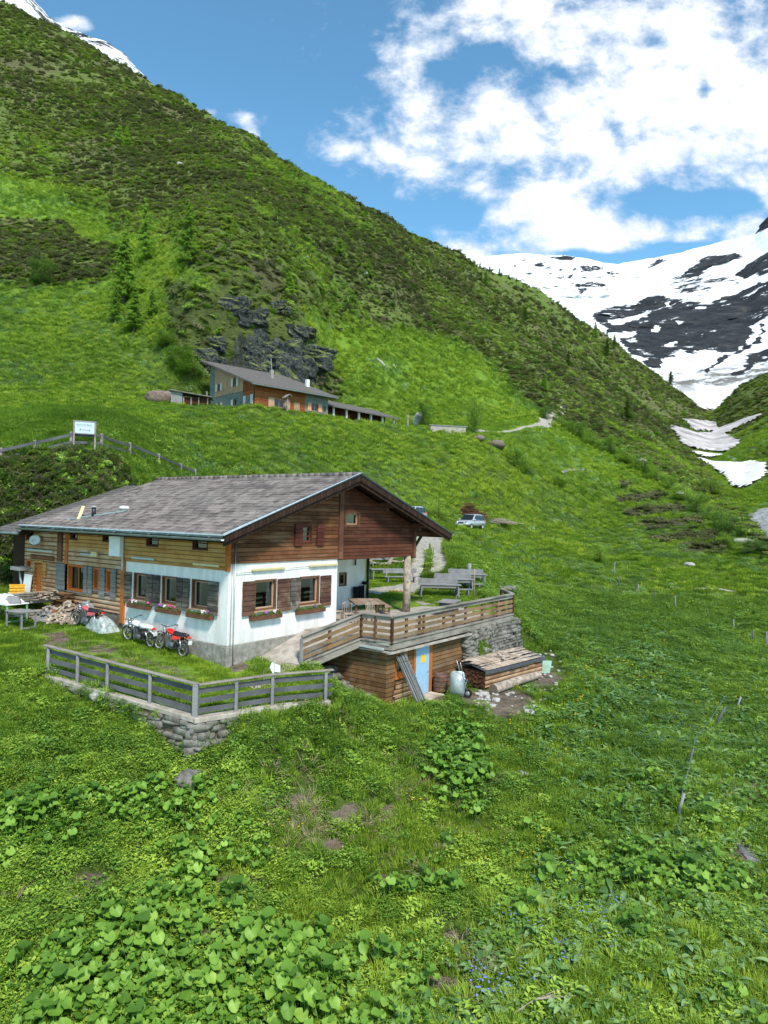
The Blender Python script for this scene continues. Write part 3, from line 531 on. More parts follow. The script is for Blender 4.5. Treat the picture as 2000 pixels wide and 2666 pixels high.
def mask_main(px, py):
    j = (fbm(px*.012, py*.018, 4, 61)-.5)*50
    a = softpoly(px+j, py+j*.5, z6((750,650),(900,600),(1050,560),(1200,590),(1400,600),(1560,530),(1700,440),(2100,380),(2100,620),(1700,670),(1560,720),(1440,850),(1300,880),(1200,860),(1090,890),(1040,950),(960,930),(880,800),(780,770),(750,690)), 9)
    b = softpoly(px+j*.6, py, z6((1220,420),(1330,350),(1480,325),(1500,350),(1380,400),(1290,450),(1230,450)), 6)
    c = softpoly(px+j*.6, py, z6((1510,440),(1570,380),(1660,330),(1900,260),(1900,440),(1660,440),(1540,470)), 6)
    d = softpoly(px, py, z6((1570,235),(1610,170),(1659,100),(1900,-80),(1900,120),(1659,205)), 5)
    e = softpoly(px+j*.4, py, z6((500,350),(560,340),(640,350),(600,370),(540,362)), 4)+softpoly(px+j*.4, py, z6((990,420),(1060,365),(1110,370),(1050,400)), 4)
    f = .55*softpoly(px+j, py+j*.4, z6((1100,520),(1240,440),(1480,470),(1480,500),(1250,560)), 12)
    st = np.zeros_like(px)
    for q in (((1270,1000),(1430,890),(1560,790),(1640,700),(1655,720),(1560,830),(1400,930)), ((1400,990),(1480,950),(1700,830),(1700,860),(1500,980)), ((1540,880),(1620,850),(1700,850),(1700,900),(1600,930))): st = np.maximum(st, softpoly(px+j*.5, py, z6(*q), 5)*.85)
    holes = np.zeros_like(px)
    for q in (((800,700),(900,680),(1050,635),(1040,650),(900,700),(840,730)), ((780,760),(850,765),(965,742),(930,770),(870,790),(800,775)), ((1030,720),(1090,730),(1080,760),(1040,760)), ((1120,830),(1180,805),(1190,815),(1140,840)), ((1140,590),(1160,590),(1160,620),(1140,615)), ((1290,620),(1345,618),(1340,628),(1300,632)), ((1150,700),(1200,700),(1170,715))): holes = np.maximum(holes, softpoly(px+j*.3, py+j*.3, z6(*q), 3))
    sp = .62*sstep(.48, .66, fbm(px*.05, py*.09, 4, 71))*softpoly(px, py, z6((200,340),(700,360),(860,420),(860,560),(700,600),(500,520),(300,480)), 20)
    rock = np.clip(a+b+c+d+e+f+st+sp, 0, 1)*(1-holes)
    return dict(rock=rock*1.1-.15, scree=softpoly(px, py, z6((1150,1060),(1250,980),(1700,880),(1700,1000),(1400,1040),(1300,1080)), 12))
band_mesh('snow_mountain', MR, 'mountain', 420, 300, 1., mask_main, 'snowy mountain with dark rock bands closing the valley')
ML = {-400: [(0,700),(-150,900),(-300,1200)], -60: [(60,700),(0,900),(-120,1200)], 0: [(60,650),(0,800),(-80,1150)], 60: [(110,650),(40,800),(-40,1150)], 90: [(130,650),(60,800),(0,1150)], 130: [(150,640),(95,800),(48,1120)], 175: [(190,640),(120,790),(73,1100)], 229: [(210,630),(145,780),(93,1080)], 271: [(230,630),(165,780),(104,1060)], 326: [(260,620),(195,760),(140,1040)], 350: [(280,620),(210,760),(172,1020)], 392: [(310,610),(250,760),(212,1000)], 422: [(320,600),(270,740),(240,980)], 470: [(340,600),(300,740),(278,950)], 520: [(380,600),(350,700),(325,900)]}
def mask_left(px, py):
    top = np.interp(px, [-400,0,90,130,175,229,271,326,392,470,520], [-300,-80,0,48,73,93,104,140,212,278,325]); d = py-top
    return dict(rock=.46*(1-sstep(14, 40, d))+.06*(px < 160), scree=0*px)
band_mesh('snow_peak', ML, 'mountain', 260, 120, .35, mask_left, 'snowy rock crest above the left ridge')

# ---------------------------------------------------------------- sheets draped on the ground: snow fields, paths, stream
SNOWP = []
def drape(name, poly, m, lift, label, edge=None, step=None, kind='structure'):
    """poly = world xy outline; every cell inside becomes a face, lifted a little above the ground"""
    SNOWP.append(poly); xs, ys = [p[0] for p in poly], [p[1] for p in poly]; L = max(max(xs)-min(xs), max(ys)-min(ys)); st = step or L/90.
    gx = np.arange(min(xs)-st, max(xs)+st, st); gy = np.arange(min(ys)-st, max(ys)+st, st); Y, X = np.meshgrid(gy, gx, indexing='ij')
    jx = (fbm(X*1.2/st*.35, Y*1.2/st*.35, 3, 91)-.5)*st*3; d, _ = polydist(X+jx, Y-jx, poly); ins = inpoly(X+jx, Y-jx, poly)
    h = lift*np.clip(d/(st*1.5), .15, 1); Z = ground_z(X, Y)+h+(.5 if 'snow' in m else 0)
    keep = ins[:-1, :-1] & ins[1:, :-1] & ins[:-1, 1:] & ins[1:, 1:]; sk = np.ones_like(ins); sk[:-1, :-1] = ~keep
    o = grid_mesh(name, X, Y, Z, m, skip=sk, kind=kind, label=label)
    return o
def ribbon(name, pts, w, m, lift, label, n=None):
    pts = np.array([[p[0], p[1]] for p in pts]); seg = np.hypot(*np.diff(pts, axis=0).T); cum = np.r_[0, np.cumsum(seg)]; n = n or int(cum[-1]/(max(w)*.35 if isinstance(w, (list, tuple)) else w*.35))+2
    t = np.linspace(0, cum[-1], n); cx, cy = np.interp(t, cum, pts[:, 0]), np.interp(t, cum, pts[:, 1])
    for _ in range(3): cx[1:-1] = (cx[:-2]+2*cx[1:-1]+cx[2:])/4; cy[1:-1] = (cy[:-2]+2*cy[1:-1]+cy[2:])/4
    tx, ty = np.gradient(cx), np.gradient(cy); l = np.hypot(tx, ty); nx, ny = -ty/l, tx/l; ww = np.interp(t, cum, w) if isinstance(w, (list, tuple)) else np.full(n, w)
    ww = ww*(.8+.4*vnoise(t*1.3, 0*t, 5)); q = np.linspace(-.5, .5, 6)
    X = cx[:, None]+nx[:, None]*ww[:, None]*q; Y = cy[:, None]+ny[:, None]*ww[:, None]*q; Z = ground_z(X, Y)+lift*(1-np.abs(q)*1.6)
    return grid_mesh(name, X, Y, Z, m, kind='structure', label=label)
def px_poly(pts): return [tuple(G(*p)[:2]) for p in pts]
z7 = lambda *pts: [(1650+a*.211, 1050+b*.211) for a, b in pts]
drape('snowfield', px_poly(z7((775,690),(900,725),(1130,750),(1450,738),(1659,755),(1659,900),(1560,960),(1420,1060),(1290,1070),(1200,1040),(1140,950),(1020,860),(930,790))), 'clean_snow', .5, 'nearest pale snow field filling the stream bed')
drape('snowfield', px_poly(z7((440,320),(470,285),(600,320),(740,370),(860,380),(1000,340),(1130,290),(1230,260),(1420,180),(1620,130),(1450,230),(1300,300),(1130,390),(1230,420),(1350,490),(1250,560),(1150,630),(1000,600),(850,600),(650,550),(560,450),(500,400))), 'dirty_snow', .6, 'dirty grey snow tongue in the ravine')
drape('snowfield', px_poly(z7((570,200),(640,212),(900,230),(1010,240),(1060,330),(900,350),(760,355),(700,310),(650,240))), 'dirty_snow', .6, 'dirty snow lobe beneath the left ridge')
drape('snowfield', px_poly(z7((710,615),(800,620),(960,645),(1100,655),(1040,668),(820,668),(760,640))), 'clean_snow', .4, 'thin snow strip beside the stream')
drape('snowfield', px_poly(z6((1100,1020),(1160,1030),(1200,1085),(1260,1110),(1385,1135),(1370,1170),(1340,1188),(1280,1160),(1200,1095))), 'clean_snow', .5, 'white snow patch at the foot of the valley head')
ribbon('stream', [G(*p) for p in z7((1000,640),(1120,650),(1200,665),(1260,690),(1230,715),(1130,735),(1080,748))], 2.2, 'stream_water', .35, 'white water of the stream between the snow fields')
drape('stream_bed', px_poly([(2040,1318),(1985,1325),(1950,1340),(1952,1358),(1975,1372),(1985,1398),(2040,1412)]), 'stream_stones', .25, 'pale boulder bed of the stream at the right')
drape('stream_bed', px_poly([(1905,2165),(1925,2215),(1950,2255),(1985,2300),(2060,2340),(2060,2300),(1990,2250),(1950,2200),(1925,2160)]), 'stream_stones', .05, 'stony gully at the lower right')
ribbon('gravel_track', [G(1068,1600)+np.array([1.2,3,0])]+[G(*p) for p in ((1060,1540),(1078,1500),(1088,1470),(1092,1440),(1098,1410),(1120,1392),(1160,1386))], [1.0,1.2,1.0,1.0,1.3,1.6,2.0,2.2], 'gravel', .05, 'left wheel rut of the gravel track')
ribbon('gravel_track', [G(*p) for p in ((1130,1492),(1148,1470),(1140,1440),(1135,1410),(1150,1390))], [.7,1.3,1.0,1.2,1.6], 'gravel', .05, 'right wheel rut of the gravel track')
ribbon('gravel_path', [G(*p) for p in ((960,1545),(1010,1532),(1060,1530),(1090,1520))], 1.8, 'gravel', .05, 'trodden gravel beside the picnic lawn')
ribbon('footpath', [G(*p) for p in ((1230,1122),(1285,1125),(1335,1122),(1395,1110),(1425,1098),(1440,1080),(1468,1062))], [1.2,1.6,.9,1.2,3.2,2.8,1.2], 'gravel', .2, 'pale footpath climbing across the meadow')
ribbon('footpath', [G(*p) for p in ((1460,1230),(1500,1222),(1540,1225))], .5, 'gravel', .12, 'short worn trail in the meadow')
ribbon('footpath', [G(*p) for p in ((1750,1528),(1800,1534),(1880,1534),(2040,1538))], .35, 'gravel', .08, 'thin trail across the right meadow')
ribbon('footpath', [G(*p) for p in ((680,1768),(705,1745),(735,1720),(760,1730),(700,1775),(650,1790))], .5, 'concrete', .03, 'stone flags leading up to the ramp')
ribbon('footpath', [G(*p) for p in ((150,1062),(200,1066),(225,1068),(202,1100),(212,1112))], .8, 'gravel', .12, 'bare trail above the sign')
# ---------------------------------------------------------------- ground cover (one object per kind of growth)
PROTO = bpy.data.collections.new('growth')
def proto(mb, name, mats, smooth=False):
    me = bpy.data.meshes.new(name); me.from_pydata(mb.v, [], mb.f)
    for m in (mats if isinstance(mats, (list, tuple)) else [mats]): me.materials.append(MATS[m])
    me.polygons.foreach_set('material_index', mb.mi)
    if smooth: me.polygons.foreach_set('use_smooth', [True]*len(me.polygons))
    return bpy.data.objects.new(name, me)
def U(a, b): return random.uniform(a, b)
def tuft(n, h, w, spread, lean, droop=.5):
    mb = MB()
    for _ in range(n):
        a, r = U(0, 2*PI), spread*math.sqrt(U(0, 1)); x, y = r*math.cos(a), r*math.sin(a); hh = h*U(.55, 1.15); b = a+U(-.8, .8); l = lean*U(.3, 1.2)*hh; ww = w*U(.6, 1.2)
        dx, dy = math.cos(b), math.sin(b); sx, sy = -dy*ww/2, dx*ww/2; mx, my, mz = x+dx*l*.35, y+dy*l*.35, hh*.6; tx, ty, tz = x+dx*l, y+dy*l, hh*(1-droop*U(0, 1)*.6)
        mb.add([(x-sx,y-sy,-.03),(x+sx,y+sy,-.03),(mx+sx,my+sy,mz),(mx-sx,my-sy,mz),(tx,ty,tz)], [(0,1,2,3),(3,2,4)])
    return mb
def rleaf(mb, c, r, az, tilt, cup=.25, mi=0, n=9, notch=.45, ratio=1.):
    """round or oval leaf with a raised rim, attached at its notch"""
    ca, sa, ct, st = math.cos(az), math.sin(az), math.cos(tilt), math.sin(tilt); pts = [(0, 0, 0)]
    for k in range(n):
        a = -PI+notch+(2*PI-2*notch)*k/(n-1); q = r*U(.82, 1.12); pts.append((q*math.cos(a)*1.0+r*.35, q*math.sin(a)*ratio, cup*r*(U(.4, 1.5)+.35*math.cos(2*a+1))))
    vs = []
    for x, y, z in pts: x2, z2 = x*ct-z*st, x*st+z*ct; vs.append((c[0]+x2*ca-y*sa, c[1]+x2*sa+y*ca, c[2]+z2))
    mb.add(vs, [(0, k+1, k+2) for k in range(n-1)], mi)
def butterbur(n, hs, rs, spread):
    mb = MB()
    for _ in range(n):
        a, q = U(0, 2*PI), spread*math.sqrt(U(0, 1)); x, y, h, r = q*math.cos(a), q*math.sin(a), U(*hs), U(*rs); az = a+U(-.6, .6)
        rleaf(mb, (x, y, h), r, az, U(-.85, .15), U(.25, .65), n=11); mb.tube([(x*.6, y*.6, -.02), (x, y, h)], [.010, .006], 3, 0, False)
    return mb
def dock(n, L, W, h):
    mb = MB()
    for k in range(n):
        az = 2*PI*k/n+U(-.5, .5); l, w, hh = L*U(.6, 1.15), W*U(.7, 1.2), h*U(.4, 1.2); el = U(.2, 1.0); bx, by = U(-.05, .05), U(-.05, .05); pr = []
        for t in (0, .3, .6, .85, 1.): d = .06+l*t*math.cos(el*(1-.5*t)); z = hh*.25+l*math.sin(el)*t-1.1*l*t*t*.45; pr.append((d, z, w*(0.12, .85, 1., .6, .04)[(0, .3, .6, .85, 1.).index(t)]/2))
        vs, fs = [], []
        for d, z, q in pr: 
            for s2 in (-1, 0, 1): vs.append((bx+d*math.cos(az)-s2*q*math.sin(az), by+d*math.sin(az)+s2*q*math.cos(az), z+abs(s2)*q*.35))
        for i in range(4):
            for s2 in (0, 1): o = i*3+s2; fs.append((o, o+1, o+4, o+3))
        mb.add(vs, fs)
    return mb
def herb(n, h, r, spread):
    mb = MB()
    for _ in range(n):
        a, q = U(0, 2*PI), spread*math.sqrt(U(0, 1)); z = h*U(.25, 1.)*(1-.5*(q/spread)**2); x, y = q*math.cos(a), q*math.sin(a); rr = r*U(.5, 1.2); az = U(0, 2*PI); t = U(-.7, .5); ca, sa = math.cos(az), math.sin(az)
        vs = [(-.1*rr, 0), (.7*rr, .42*rr), (1.7*rr, 0), (.7*rr, -.42*rr)]; mb.add([(x+u*ca-v*sa, y+u*sa+v*ca, z+u*math.tan(t)*.7+abs(v)*.25) for u, v in vs], [(0, 1, 2), (0, 2, 3)])
    return mb
def bushp(n, R, H, r, dens=1.):
    """leafy bush: leaves in lobes spread through a lumpy volume"""
    mb = MB(); lobes = [(U(-.6, .6)*R, U(-.6, .6)*R, U(.3, .75)*H, U(.35, .6)) for _ in range(7)]
    for _ in range(n):
        L = random.choice(lobes); a, ph, q = U(0, 2*PI), math.acos(U(-.6, 1)), L[3]*R*U(.55, 1.)**.5; x, y, z = L[0]+q*math.sin(ph)*math.cos(a), L[1]+q*math.sin(ph)*math.sin(a), max(.02, L[2]+q*.8*H/R*math.cos(ph)); rr = r*U(.6, 1.3); az, t = U(0, 2*PI), U(-.9, .9); ca, sa = math.cos(az), math.sin(az)
        vs = [(-rr, -.5*rr), (rr, -.5*rr), (rr*.9, .5*rr), (-rr*.8, .6*rr)]; mb.add([(x+u*ca-v*sa, y+u*sa+v*ca, z+u*math.sin(t)) for u, v in vs], [(0, 1, 2, 3)])
    return mb
def flower(n, h, r, spread):
    mb = MB()
    for _ in range(n):
        a, q = U(0, 2*PI), spread*math.sqrt(U(0, 1)); x, y, z = q*math.cos(a), q*math.sin(a), h*U(.7, 1.1); mb.add([(x+r*math.cos(k*PI/3), y+r*math.sin(k*PI/3), z+U(0, .3)*r) for k in range(6)], [(0, 1, 2, 3, 4, 5)])
    return mb
def coll(name, objs):
    c = bpy.data.collections.new(name)
    for o in objs: c.objects.link(o)
    return c
PR = {
 'grass': coll('grass', [proto(tuft(70, .24, .016, .20, .7), 'grass_a', 'grass_blade'), proto(tuft(60, .32, .018, .18, .9), 'grass_b', 'grass_blade'), proto(tuft(60, .18, .015, .2, .6), 'grass_c', 'bright_grass')]),
 'lawn': coll('lawn', [proto(tuft(90, .09, .016, .28, .8), 'lawn_a', 'bright_grass'), proto(tuft(80, .12, .016, .26, .8), 'lawn_b', 'grass_blade')]),
 'dry': coll('dry', [proto(tuft(34, .30, .012, .2, 1.5, 1.3), 'dry_a', 'dry_grass'), proto(tuft(30, .24, .012, .24, 1.5, 1.4), 'dry_b', 'dry_grass')]),
 'butterbur': coll('butterbur', [proto(butterbur(12, (.10, .46), (.045, .11), .32), 'bb_a', 'butterbur_leaf', True), proto(butterbur(7, (.20, .52), (.08, .15), .30), 'bb_b', 'butterbur_leaf', True), proto(butterbur(18, (.06, .36), (.035, .08), .34), 'bb_c', 'butterbur_leaf', True)]),
 'dock': coll('dock', [proto(dock(9, .34, .14, .3), 'dk_a', 'dock_leaf', True), proto(dock(7, .28, .12, .35), 'dk_b', 'dock_leaf', True), proto(dock(11, .24, .10, .25), 'dk_c', 'dock_leaf', True)]),
 'herb': coll('herb', [proto(herb(90, .30, .045, .30), 'hb_a', 'herb_leaf'), proto(herb(70, .28, .070, .28), 'hb_b', 'herb_leaf'), proto(herb(120, .36, .035, .30), 'hb_c', 'herb_leaf')]),
 'clump': coll('clump', [proto(herb(110, .35, .085, .7), 'cl_a', 'herb_leaf'), proto(tuft(120, .38, .05, .7, .8), 'cl_b', 'bright_grass'), proto(herb(90, .45, .11, .65), 'cl_c', 'dock_leaf'), proto(tuft(120, .30, .05, .75, .8), 'cl_d', 'grass_blade')]),
 'shrub': coll('shrubs', [proto(bushp(520, 1.2, .5, .10), 'sh_a', 'shrub_leaf'), proto(bushp(460, 1.3, .55, .12), 'sh_b', 'heath_leaf'), proto(bushp(480, 1.1, .7, .11), 'sh_c', 'herb_leaf')]),
 'yellow': coll('yellow', [proto(flower(5, .2, .028, .25), 'fl_y', 'yellow_petal')]), 'blue': coll('blue', [proto(flower(9, .30, .022, .3), 'fl_b', 'blue_petal')]),
}
def gn_tree():
    ng = bpy.data.node_groups.new('scatter', 'GeometryNodeTree'); ng.interface.new_socket('Geometry', in_out='INPUT', socket_type='NodeSocketGeometry'); ng.interface.new_socket('Collection', in_out='INPUT', socket_type='NodeSocketCollection'); ng.interface.new_socket('Geometry', in_out='OUTPUT', socket_type='NodeSocketGeometry')
    N, L = ng.nodes, ng.links; gi, go = N.new('NodeGroupInput'), N.new('NodeGroupOutput'); ci = N.new('GeometryNodeCollectionInfo'); ci.inputs['Separate Children'].default_value = True; ci.inputs['Reset Children'].default_value = True; L.new(gi.outputs[1], ci.inputs['Collection'])
    ip = N.new('GeometryNodeInstanceOnPoints'); ip.inputs['Pick Instance'].default_value = True; L.new(gi.outputs[0], ip.inputs['Points']); L.new(ci.outputs[0], ip.inputs['Instance'])
    def na(n, ty): q = N.new('GeometryNodeInputNamedAttribute'); q.data_type = ty; q.inputs[0].default_value = n; return q.outputs[0]
    L.new(na('idx', 'INT'), ip.inputs['Instance Index']); L.new(na('scl', 'FLOAT'), ip.inputs['Scale'])
    er = N.new('FunctionNodeEulerToRotation'); L.new(na('rot', 'FLOAT_VECTOR'), er.inputs[0]); L.new(er.outputs[0], ip.inputs['Rotation']); L.new(ip.outputs[0], go.inputs[0]); return ng
GN = gn_tree()
def scatter(name, key, x, y, scl, idx=None, lean=.0, label=None, dz=0.):
    n = len(x)
    if n == 0: return
    z = ground_z(x, y)+dz; me = bpy.data.meshes.new(name); me.vertices.add(n); me.vertices.foreach_set('co', np.stack([x, y, z], 1).astype(np.float32).ravel())
    e = .25; gx, gy = (ground_z(x+e, y)-ground_z(x-e, y))/(2*e), (ground_z(x, y+e)-ground_z(x, y-e))/(2*e); gx, gy = np.clip(gx, -1, 1), np.clip(gy, -1, 1)
    rot = np.stack([np.arctan(gy)*lean+rng.uniform(-.12, .12, n), -np.arctan(gx)*lean+rng.uniform(-.12, .12, n), rng.uniform(0, 6.28, n)], 1)
    nc = len(PR[key].objects); idx = rng.integers(0, nc, n) if idx is None else idx
    for k, ty, v in (('rot', 'FLOAT_VECTOR', rot), ('scl', 'FLOAT', scl), ('idx', 'INT', idx)):
        at = me.attributes.new(k, ty, 'POINT'); at.data.foreach_set('vector' if ty == 'FLOAT_VECTOR' else 'value', (v.astype(np.float32) if ty != 'INT' else v.astype(np.int32)).ravel())
    o = bpy.data.objects.new(name, me); COL.objects.link(o); md = o.modifiers.new('scatter', 'NODES'); md.node_group = GN; md[[i.identifier for i in GN.interface.items_tree if i.name == 'Collection'][0]] = PR[key]
    return tag(o, label, kind='stuff')
HOUSE_X = (-.3, 12.5); 
def blocked(x, y):
    lx, ly = w2l(x, y); b = (lx > -.15) & (lx < 12.4) & (ly > -.15) & (ly < 17.2); b |= (lx > 4.3) & (lx < 15.1) & (ly > -4.5) & (ly < 3.2)
    b |= (lx > 1.6) & (lx <= 4.6) & (ly > -3.3) & (ly < -.0) & (lx-1.6 > (-1.8-ly)*1.3)
    ux, uy = (x-HUT0[0])*UX[0]+(y-HUT0[1])*UX[1], (x-HUT0[0])*UY[0]+(y-HUT0[1])*UY[1]; b |= (ux > -.5) & (ux < 31) & (uy > -.6) & (uy < 13)
    return b
def sample(n, y0, y1, s0=-.62, s1=.62):
    """points spread evenly over the ground of the view wedge"""
    y = np.sqrt(rng.uniform(y0*y0, y1*y1, n)); x = y*rng.uniform(s0, s1, n); return x, y
def vis(x, y):
    z = ground_z(x, y); px, py = proj(x, y, z); return z, px, py
def ell_(px, py, cx, cy, rx, ry, k=1.): return k*np.exp(-(((px-cx)/rx)**2+((py-cy)/ry)**2))
def plants():
    x, y = sample(90000, 11.5, 62); z, px, py = vis(x, y); d2 = 3.0/ (1+0)  # base density is even, thinned by mask below
    bl = blocked(x, y); n1, n2, n3 = fbm(x*.5, y*.5, 3, 101), fbm(x*.25, y*.25, 3, 102), fbm(x*.9, y*.9, 3, 103); r = rng.uniform(0, 1, len(x))
    inyard = inpoly(x, y, YARD) | inpoly(x, y, DECKP); wear = masks(x, y, z)['dirt']; low = softpoly(px, py, [(1030,1800),(1230,1815),(1480,1760),(1450,1690),(1400,1700),(1240,1790)], 12)
    # zone weights
    bb = np.clip(ell_(px, py, 330, 2560, 520, 230, 1.15)+ell_(px, py, 700, 2560, 180, 190, .8)+ell_(px, py, 60, 2150, 250, 90, .75)+ell_(px, py, 330, 2090, 200, 60, .5)+ell_(px, py, 520, 2250, 160, 40, .4)+ell_(px, py, 1700, 2300, 260, 90, .4)+ell_(px, py, 1205, 1980, 80, 105, 1.4)+ell_(px, py, 1060, 2300, 90, 50, .55)+ell_(px, py, 1010, 2360, 80, 60, .6)+ell_(px, py, 1900, 2060, 130, 90, .5)+ell_(px, py, 1850, 2450, 200, 220, .35)+ell_(px, py, 560, 2170, 120, 40, .4), 0, 1.2)
    bb = bb*sstep(.30, .52, n2+.25*(bb-.5))*(px < 2200)
    dk = np.clip(softpoly(px, py, [(980,2700),(1250,2450),(1450,2250),(1500,2080),(1420,1900),(1560,1760),(1700,1600),(2300,1600),(2300,2700)], 60)*.85+softpoly(px, py, [(1270,1450),(1500,1560),(1620,1760),(1450,1680),(1290,1560)], 30)*.8+ell_(px, py, 1480, 1900, 160, 80, .3), 0, 1)
    hb = np.clip(.30+.8*sstep(900, 500, px)*sstep(1850, 2000, py+.0*px)+.35*(n1-.5)+.35*softpoly(px, py, [(560,1850),(1000,1830),(1000,1960),(700,2050)], 40), 0, 1)
    dry = np.clip(ell_(px, py, 920, 2120, 230, 120, .62)+ell_(px, py, 800, 2080, 110, 60, .5)+ell_(px, py, 1180, 2520, 170, 60, .5)+ell_(px, py, 640, 2280, 60, 60, .5)+ell_(px, py, 200, 2300, 160, 40, .4)+ell_(px, py, 560, 2440, 60, 60, .5)+ell_(px, py, 1040, 2290, 70, 30, .5)+ell_(px, py, 1900, 2080, 60, 30, .6), 0, 1)*sstep(.42, .62, n3)
    ok = ~bl & ~inyard & (low < .4) & (rng.uniform(0, 1, len(x)) > wear*1.7)
    for tr in (((1060,1540),(1078,1500),(1088,1470),(1092,1440),(1098,1410),(1120,1392)), ((1130,1492),(1148,1470),(1140,1440),(1135,1410)), ((960,1545),(1010,1532),(1060,1530),(1090,1520))):
        d, _ = polydist(x, y, [tuple(G(*q)[:2]) for q in tr], closed=False); ok &= d > .75
    fade = 1+sstep(24, 60, y)*.7; u1 = rng.uniform(0, 1, len(x))
    m = ok & (r < bb*.46); scatter('butterbur', 'butterbur', x[m], y[m], rng.uniform(.75, 1.35, m.sum())*(1-.25*sstep(18, 30, y[m])), lean=.35, label='large round pale green butterbur leaves on the near slope')
    m2 = ok & ~m & (r > .45) & (u1 < dk*.62*sstep(.34, .5, n2+.15)); scatter('dock_leaves', 'dock', x[m2], y[m2], rng.uniform(.7, 1.3, m2.sum())*fade[m2], lean=.4, label='dark glossy dock leaves in patches')
    m3 = ok & ~m & ~m2 & (rng.uniform(0, 1, len(x)) > dry*.8) & (u1 < hb*.85*sstep(.28, .5, n1+.1)); scatter('wild_herbs', 'herb', x[m3], y[m3], rng.uniform(.7, 1.3, m3.sum())*fade[m3], lean=.6, label='small leaved wild herbs on the slope')
    m4 = ok & ~m & ~m2 & (u1 > .55) & (rng.uniform(0, 1, len(x)) < dry*1.6); scatter('dry_grass', 'dry', x[m4], y[m4], rng.uniform(.7, 1.25, m4.sum()), lean=1.5, label='tufts of straw coloured dry grass')
    m5 = ok & ~m & ~m2 & ~m3 & ~m4 & (rng.uniform(0, 1, len(x)) < .85-.5*bb); idx = np.where(softpoly(px, py, [(1100,1830),(1300,1860),(1450,1700),(1750,1640),(1800,1760),(1500,1980),(1250,2300),(1150,2450),(950,2300),(1100,2080)], 60)[m5]*.75+.25 > rng.uniform(0, 1, m5.sum()), 2, rng.integers(0, 2, m5.sum()))
    scatter('meadow_grass', 'grass', x[m5], y[m5], rng.uniform(.6, 1.25, m5.sum())*fade[m5], idx, lean=.7, label='green meadow grass around the farmhouse')
    m6 = ok & (rng.uniform(0, 1, len(x)) < .035*(ell_(px, py, 1450, 1760, 300, 120)+ell_(px, py, 1390, 2200, 60, 40, 2)+ell_(px, py, 1300, 1900, 160, 90)+.08)); scatter('yellow_flowers', 'yellow', x[m6], y[m6], rng.uniform(.7, 1.2, m6.sum())*fade[m6], label='tiny yellow meadow flowers')
    m7 = ok & (rng.uniform(0, 1, len(x)) < .07*(ell_(px, py, 1480, 2400, 110, 120)+ell_(px, py, 1270, 2580, 90, 60)+ell_(px, py, 1750, 1880, 80, 60, .6))); scatter('blue_flowers', 'blue', x[m7], y[m7], rng.uniform(.7, 1.2, m7.sum()), label='small blue flowers among the dock leaves')
    # short yard grass and terrace lawn
    n = 26000; yx, yy = rng.uniform(-26, 14, n), rng.uniform(20, 56, n); z, qx, qy = vis(yx, yy); k = (inpoly(yx, yy, YARD) | inpoly(yx, yy, DECKP)) & ~blocked(yx, yy) & (qx > -60) & (rng.uniform(0, 1, n) > masks(yx, yy, z)['dirt']*1.35)
    for tr in ([G(1060,1540), G(1090,1470), G(1092,1440)], [G(960,1545), G(1010,1532), G(1060,1530), G(1090,1520)]):
        d, _ = polydist(yx, yy, [tuple(q[:2]) for q in tr], closed=False); k &= d > .8
    d, _ = polydist(yx, yy, YARD[:4], closed=False); k &= d > .32
    scatter('lawn_grass', 'lawn', yx[k], yy[k], rng.uniform(.7, 1.4, k.sum()), label='short trodden grass of the yard and picnic lawn')
    # middle distance meadow: larger clumps
    x, y = sample(88000, 58, 270, -.6, .62); z, px, py = vis(x, y); M = masks(x, y, z); u = rng.uniform(0, 1, len(x)); nn = fbm(x*.12, y*.12, 4, 201); lv = 1-.6*sstep(110, 190, y)
    sn = np.zeros(len(x), bool)
    for q in SNOWP: sn |= inpoly(x, y, q)
    k = ~sn & ~blocked(x, y) & ((M['shrub'] < .55) | ((px > 1500) & (py > 1280))) & (M['rock'] < .4) & (M['heath'] < .45) & (u < lv)
    for tr in (((1060,1540),(1078,1500),(1088,1470),(1092,1440),(1098,1410),(1120,1392)), ((1130,1492),(1148,1470),(1140,1440),(1135,1410)), ((1230,1122),(1335,1122),(1395,1110),(1425,1098),(1440,1080),(1468,1062))):
        d, _ = polydist(x, y, [tuple(G(*q)[:2]) for q in tr], closed=False); k &= d > 1.3
    dk = sstep(.42, .62, nn+.12*(softpoly(px, py, [(500,1060),(1100,1110),(1300,1300),(1500,1500),(1100,1500),(500,1250)], 50)-.3)); uu = rng.uniform(0, 1, len(x)); ix = np.where(uu < dk*.75, rng.choice([0, 2], len(x)), rng.choice([1, 3], len(x), p=[.65, .35]))
    scatter('meadow_clumps', 'clump', x[k], y[k], (rng.uniform(.6, 1.3, len(x))*(.9+.5*sstep(90, 180, y)))[k], ix[k], lean=1., label='thick green growth covering the middle meadow', dz=-.05)
    # shrubs of the upper slopes, the bank behind the house and the ravine edge
    x, y = sample(190000, 80, 430, -.6, .62); z, px, py = vis(x, y); M = masks(x, y, z); nn = fbm(x*.06, y*.06, 4, 301); p = (np.clip(M['shrub']*1.15-.12, 0, 1)*.9)*(.25+.75*sstep(.40, .56, nn+.06))*(.45+.55*sstep(300, 100, y)); k = (rng.uniform(0, 1, len(x)) < p*.62) & ~blocked(x, y) & (M['rock'] < .5) & (py > -80)
    hd = M['heath']
    for q in SNOWP: k &= ~inpoly(x, y, q)
    v = rng.uniform(0, 1, len(x)); ix = np.where(v < .12+.8*(M['heath'] > .7)*(y < 170)+.7*np.clip(hd, 0, 1)*sstep(.35, .6, fbm(x*.05, y*.05, 4, 302)), 1, rng.choice([0, 2], len(x), p=[.7, .3]))
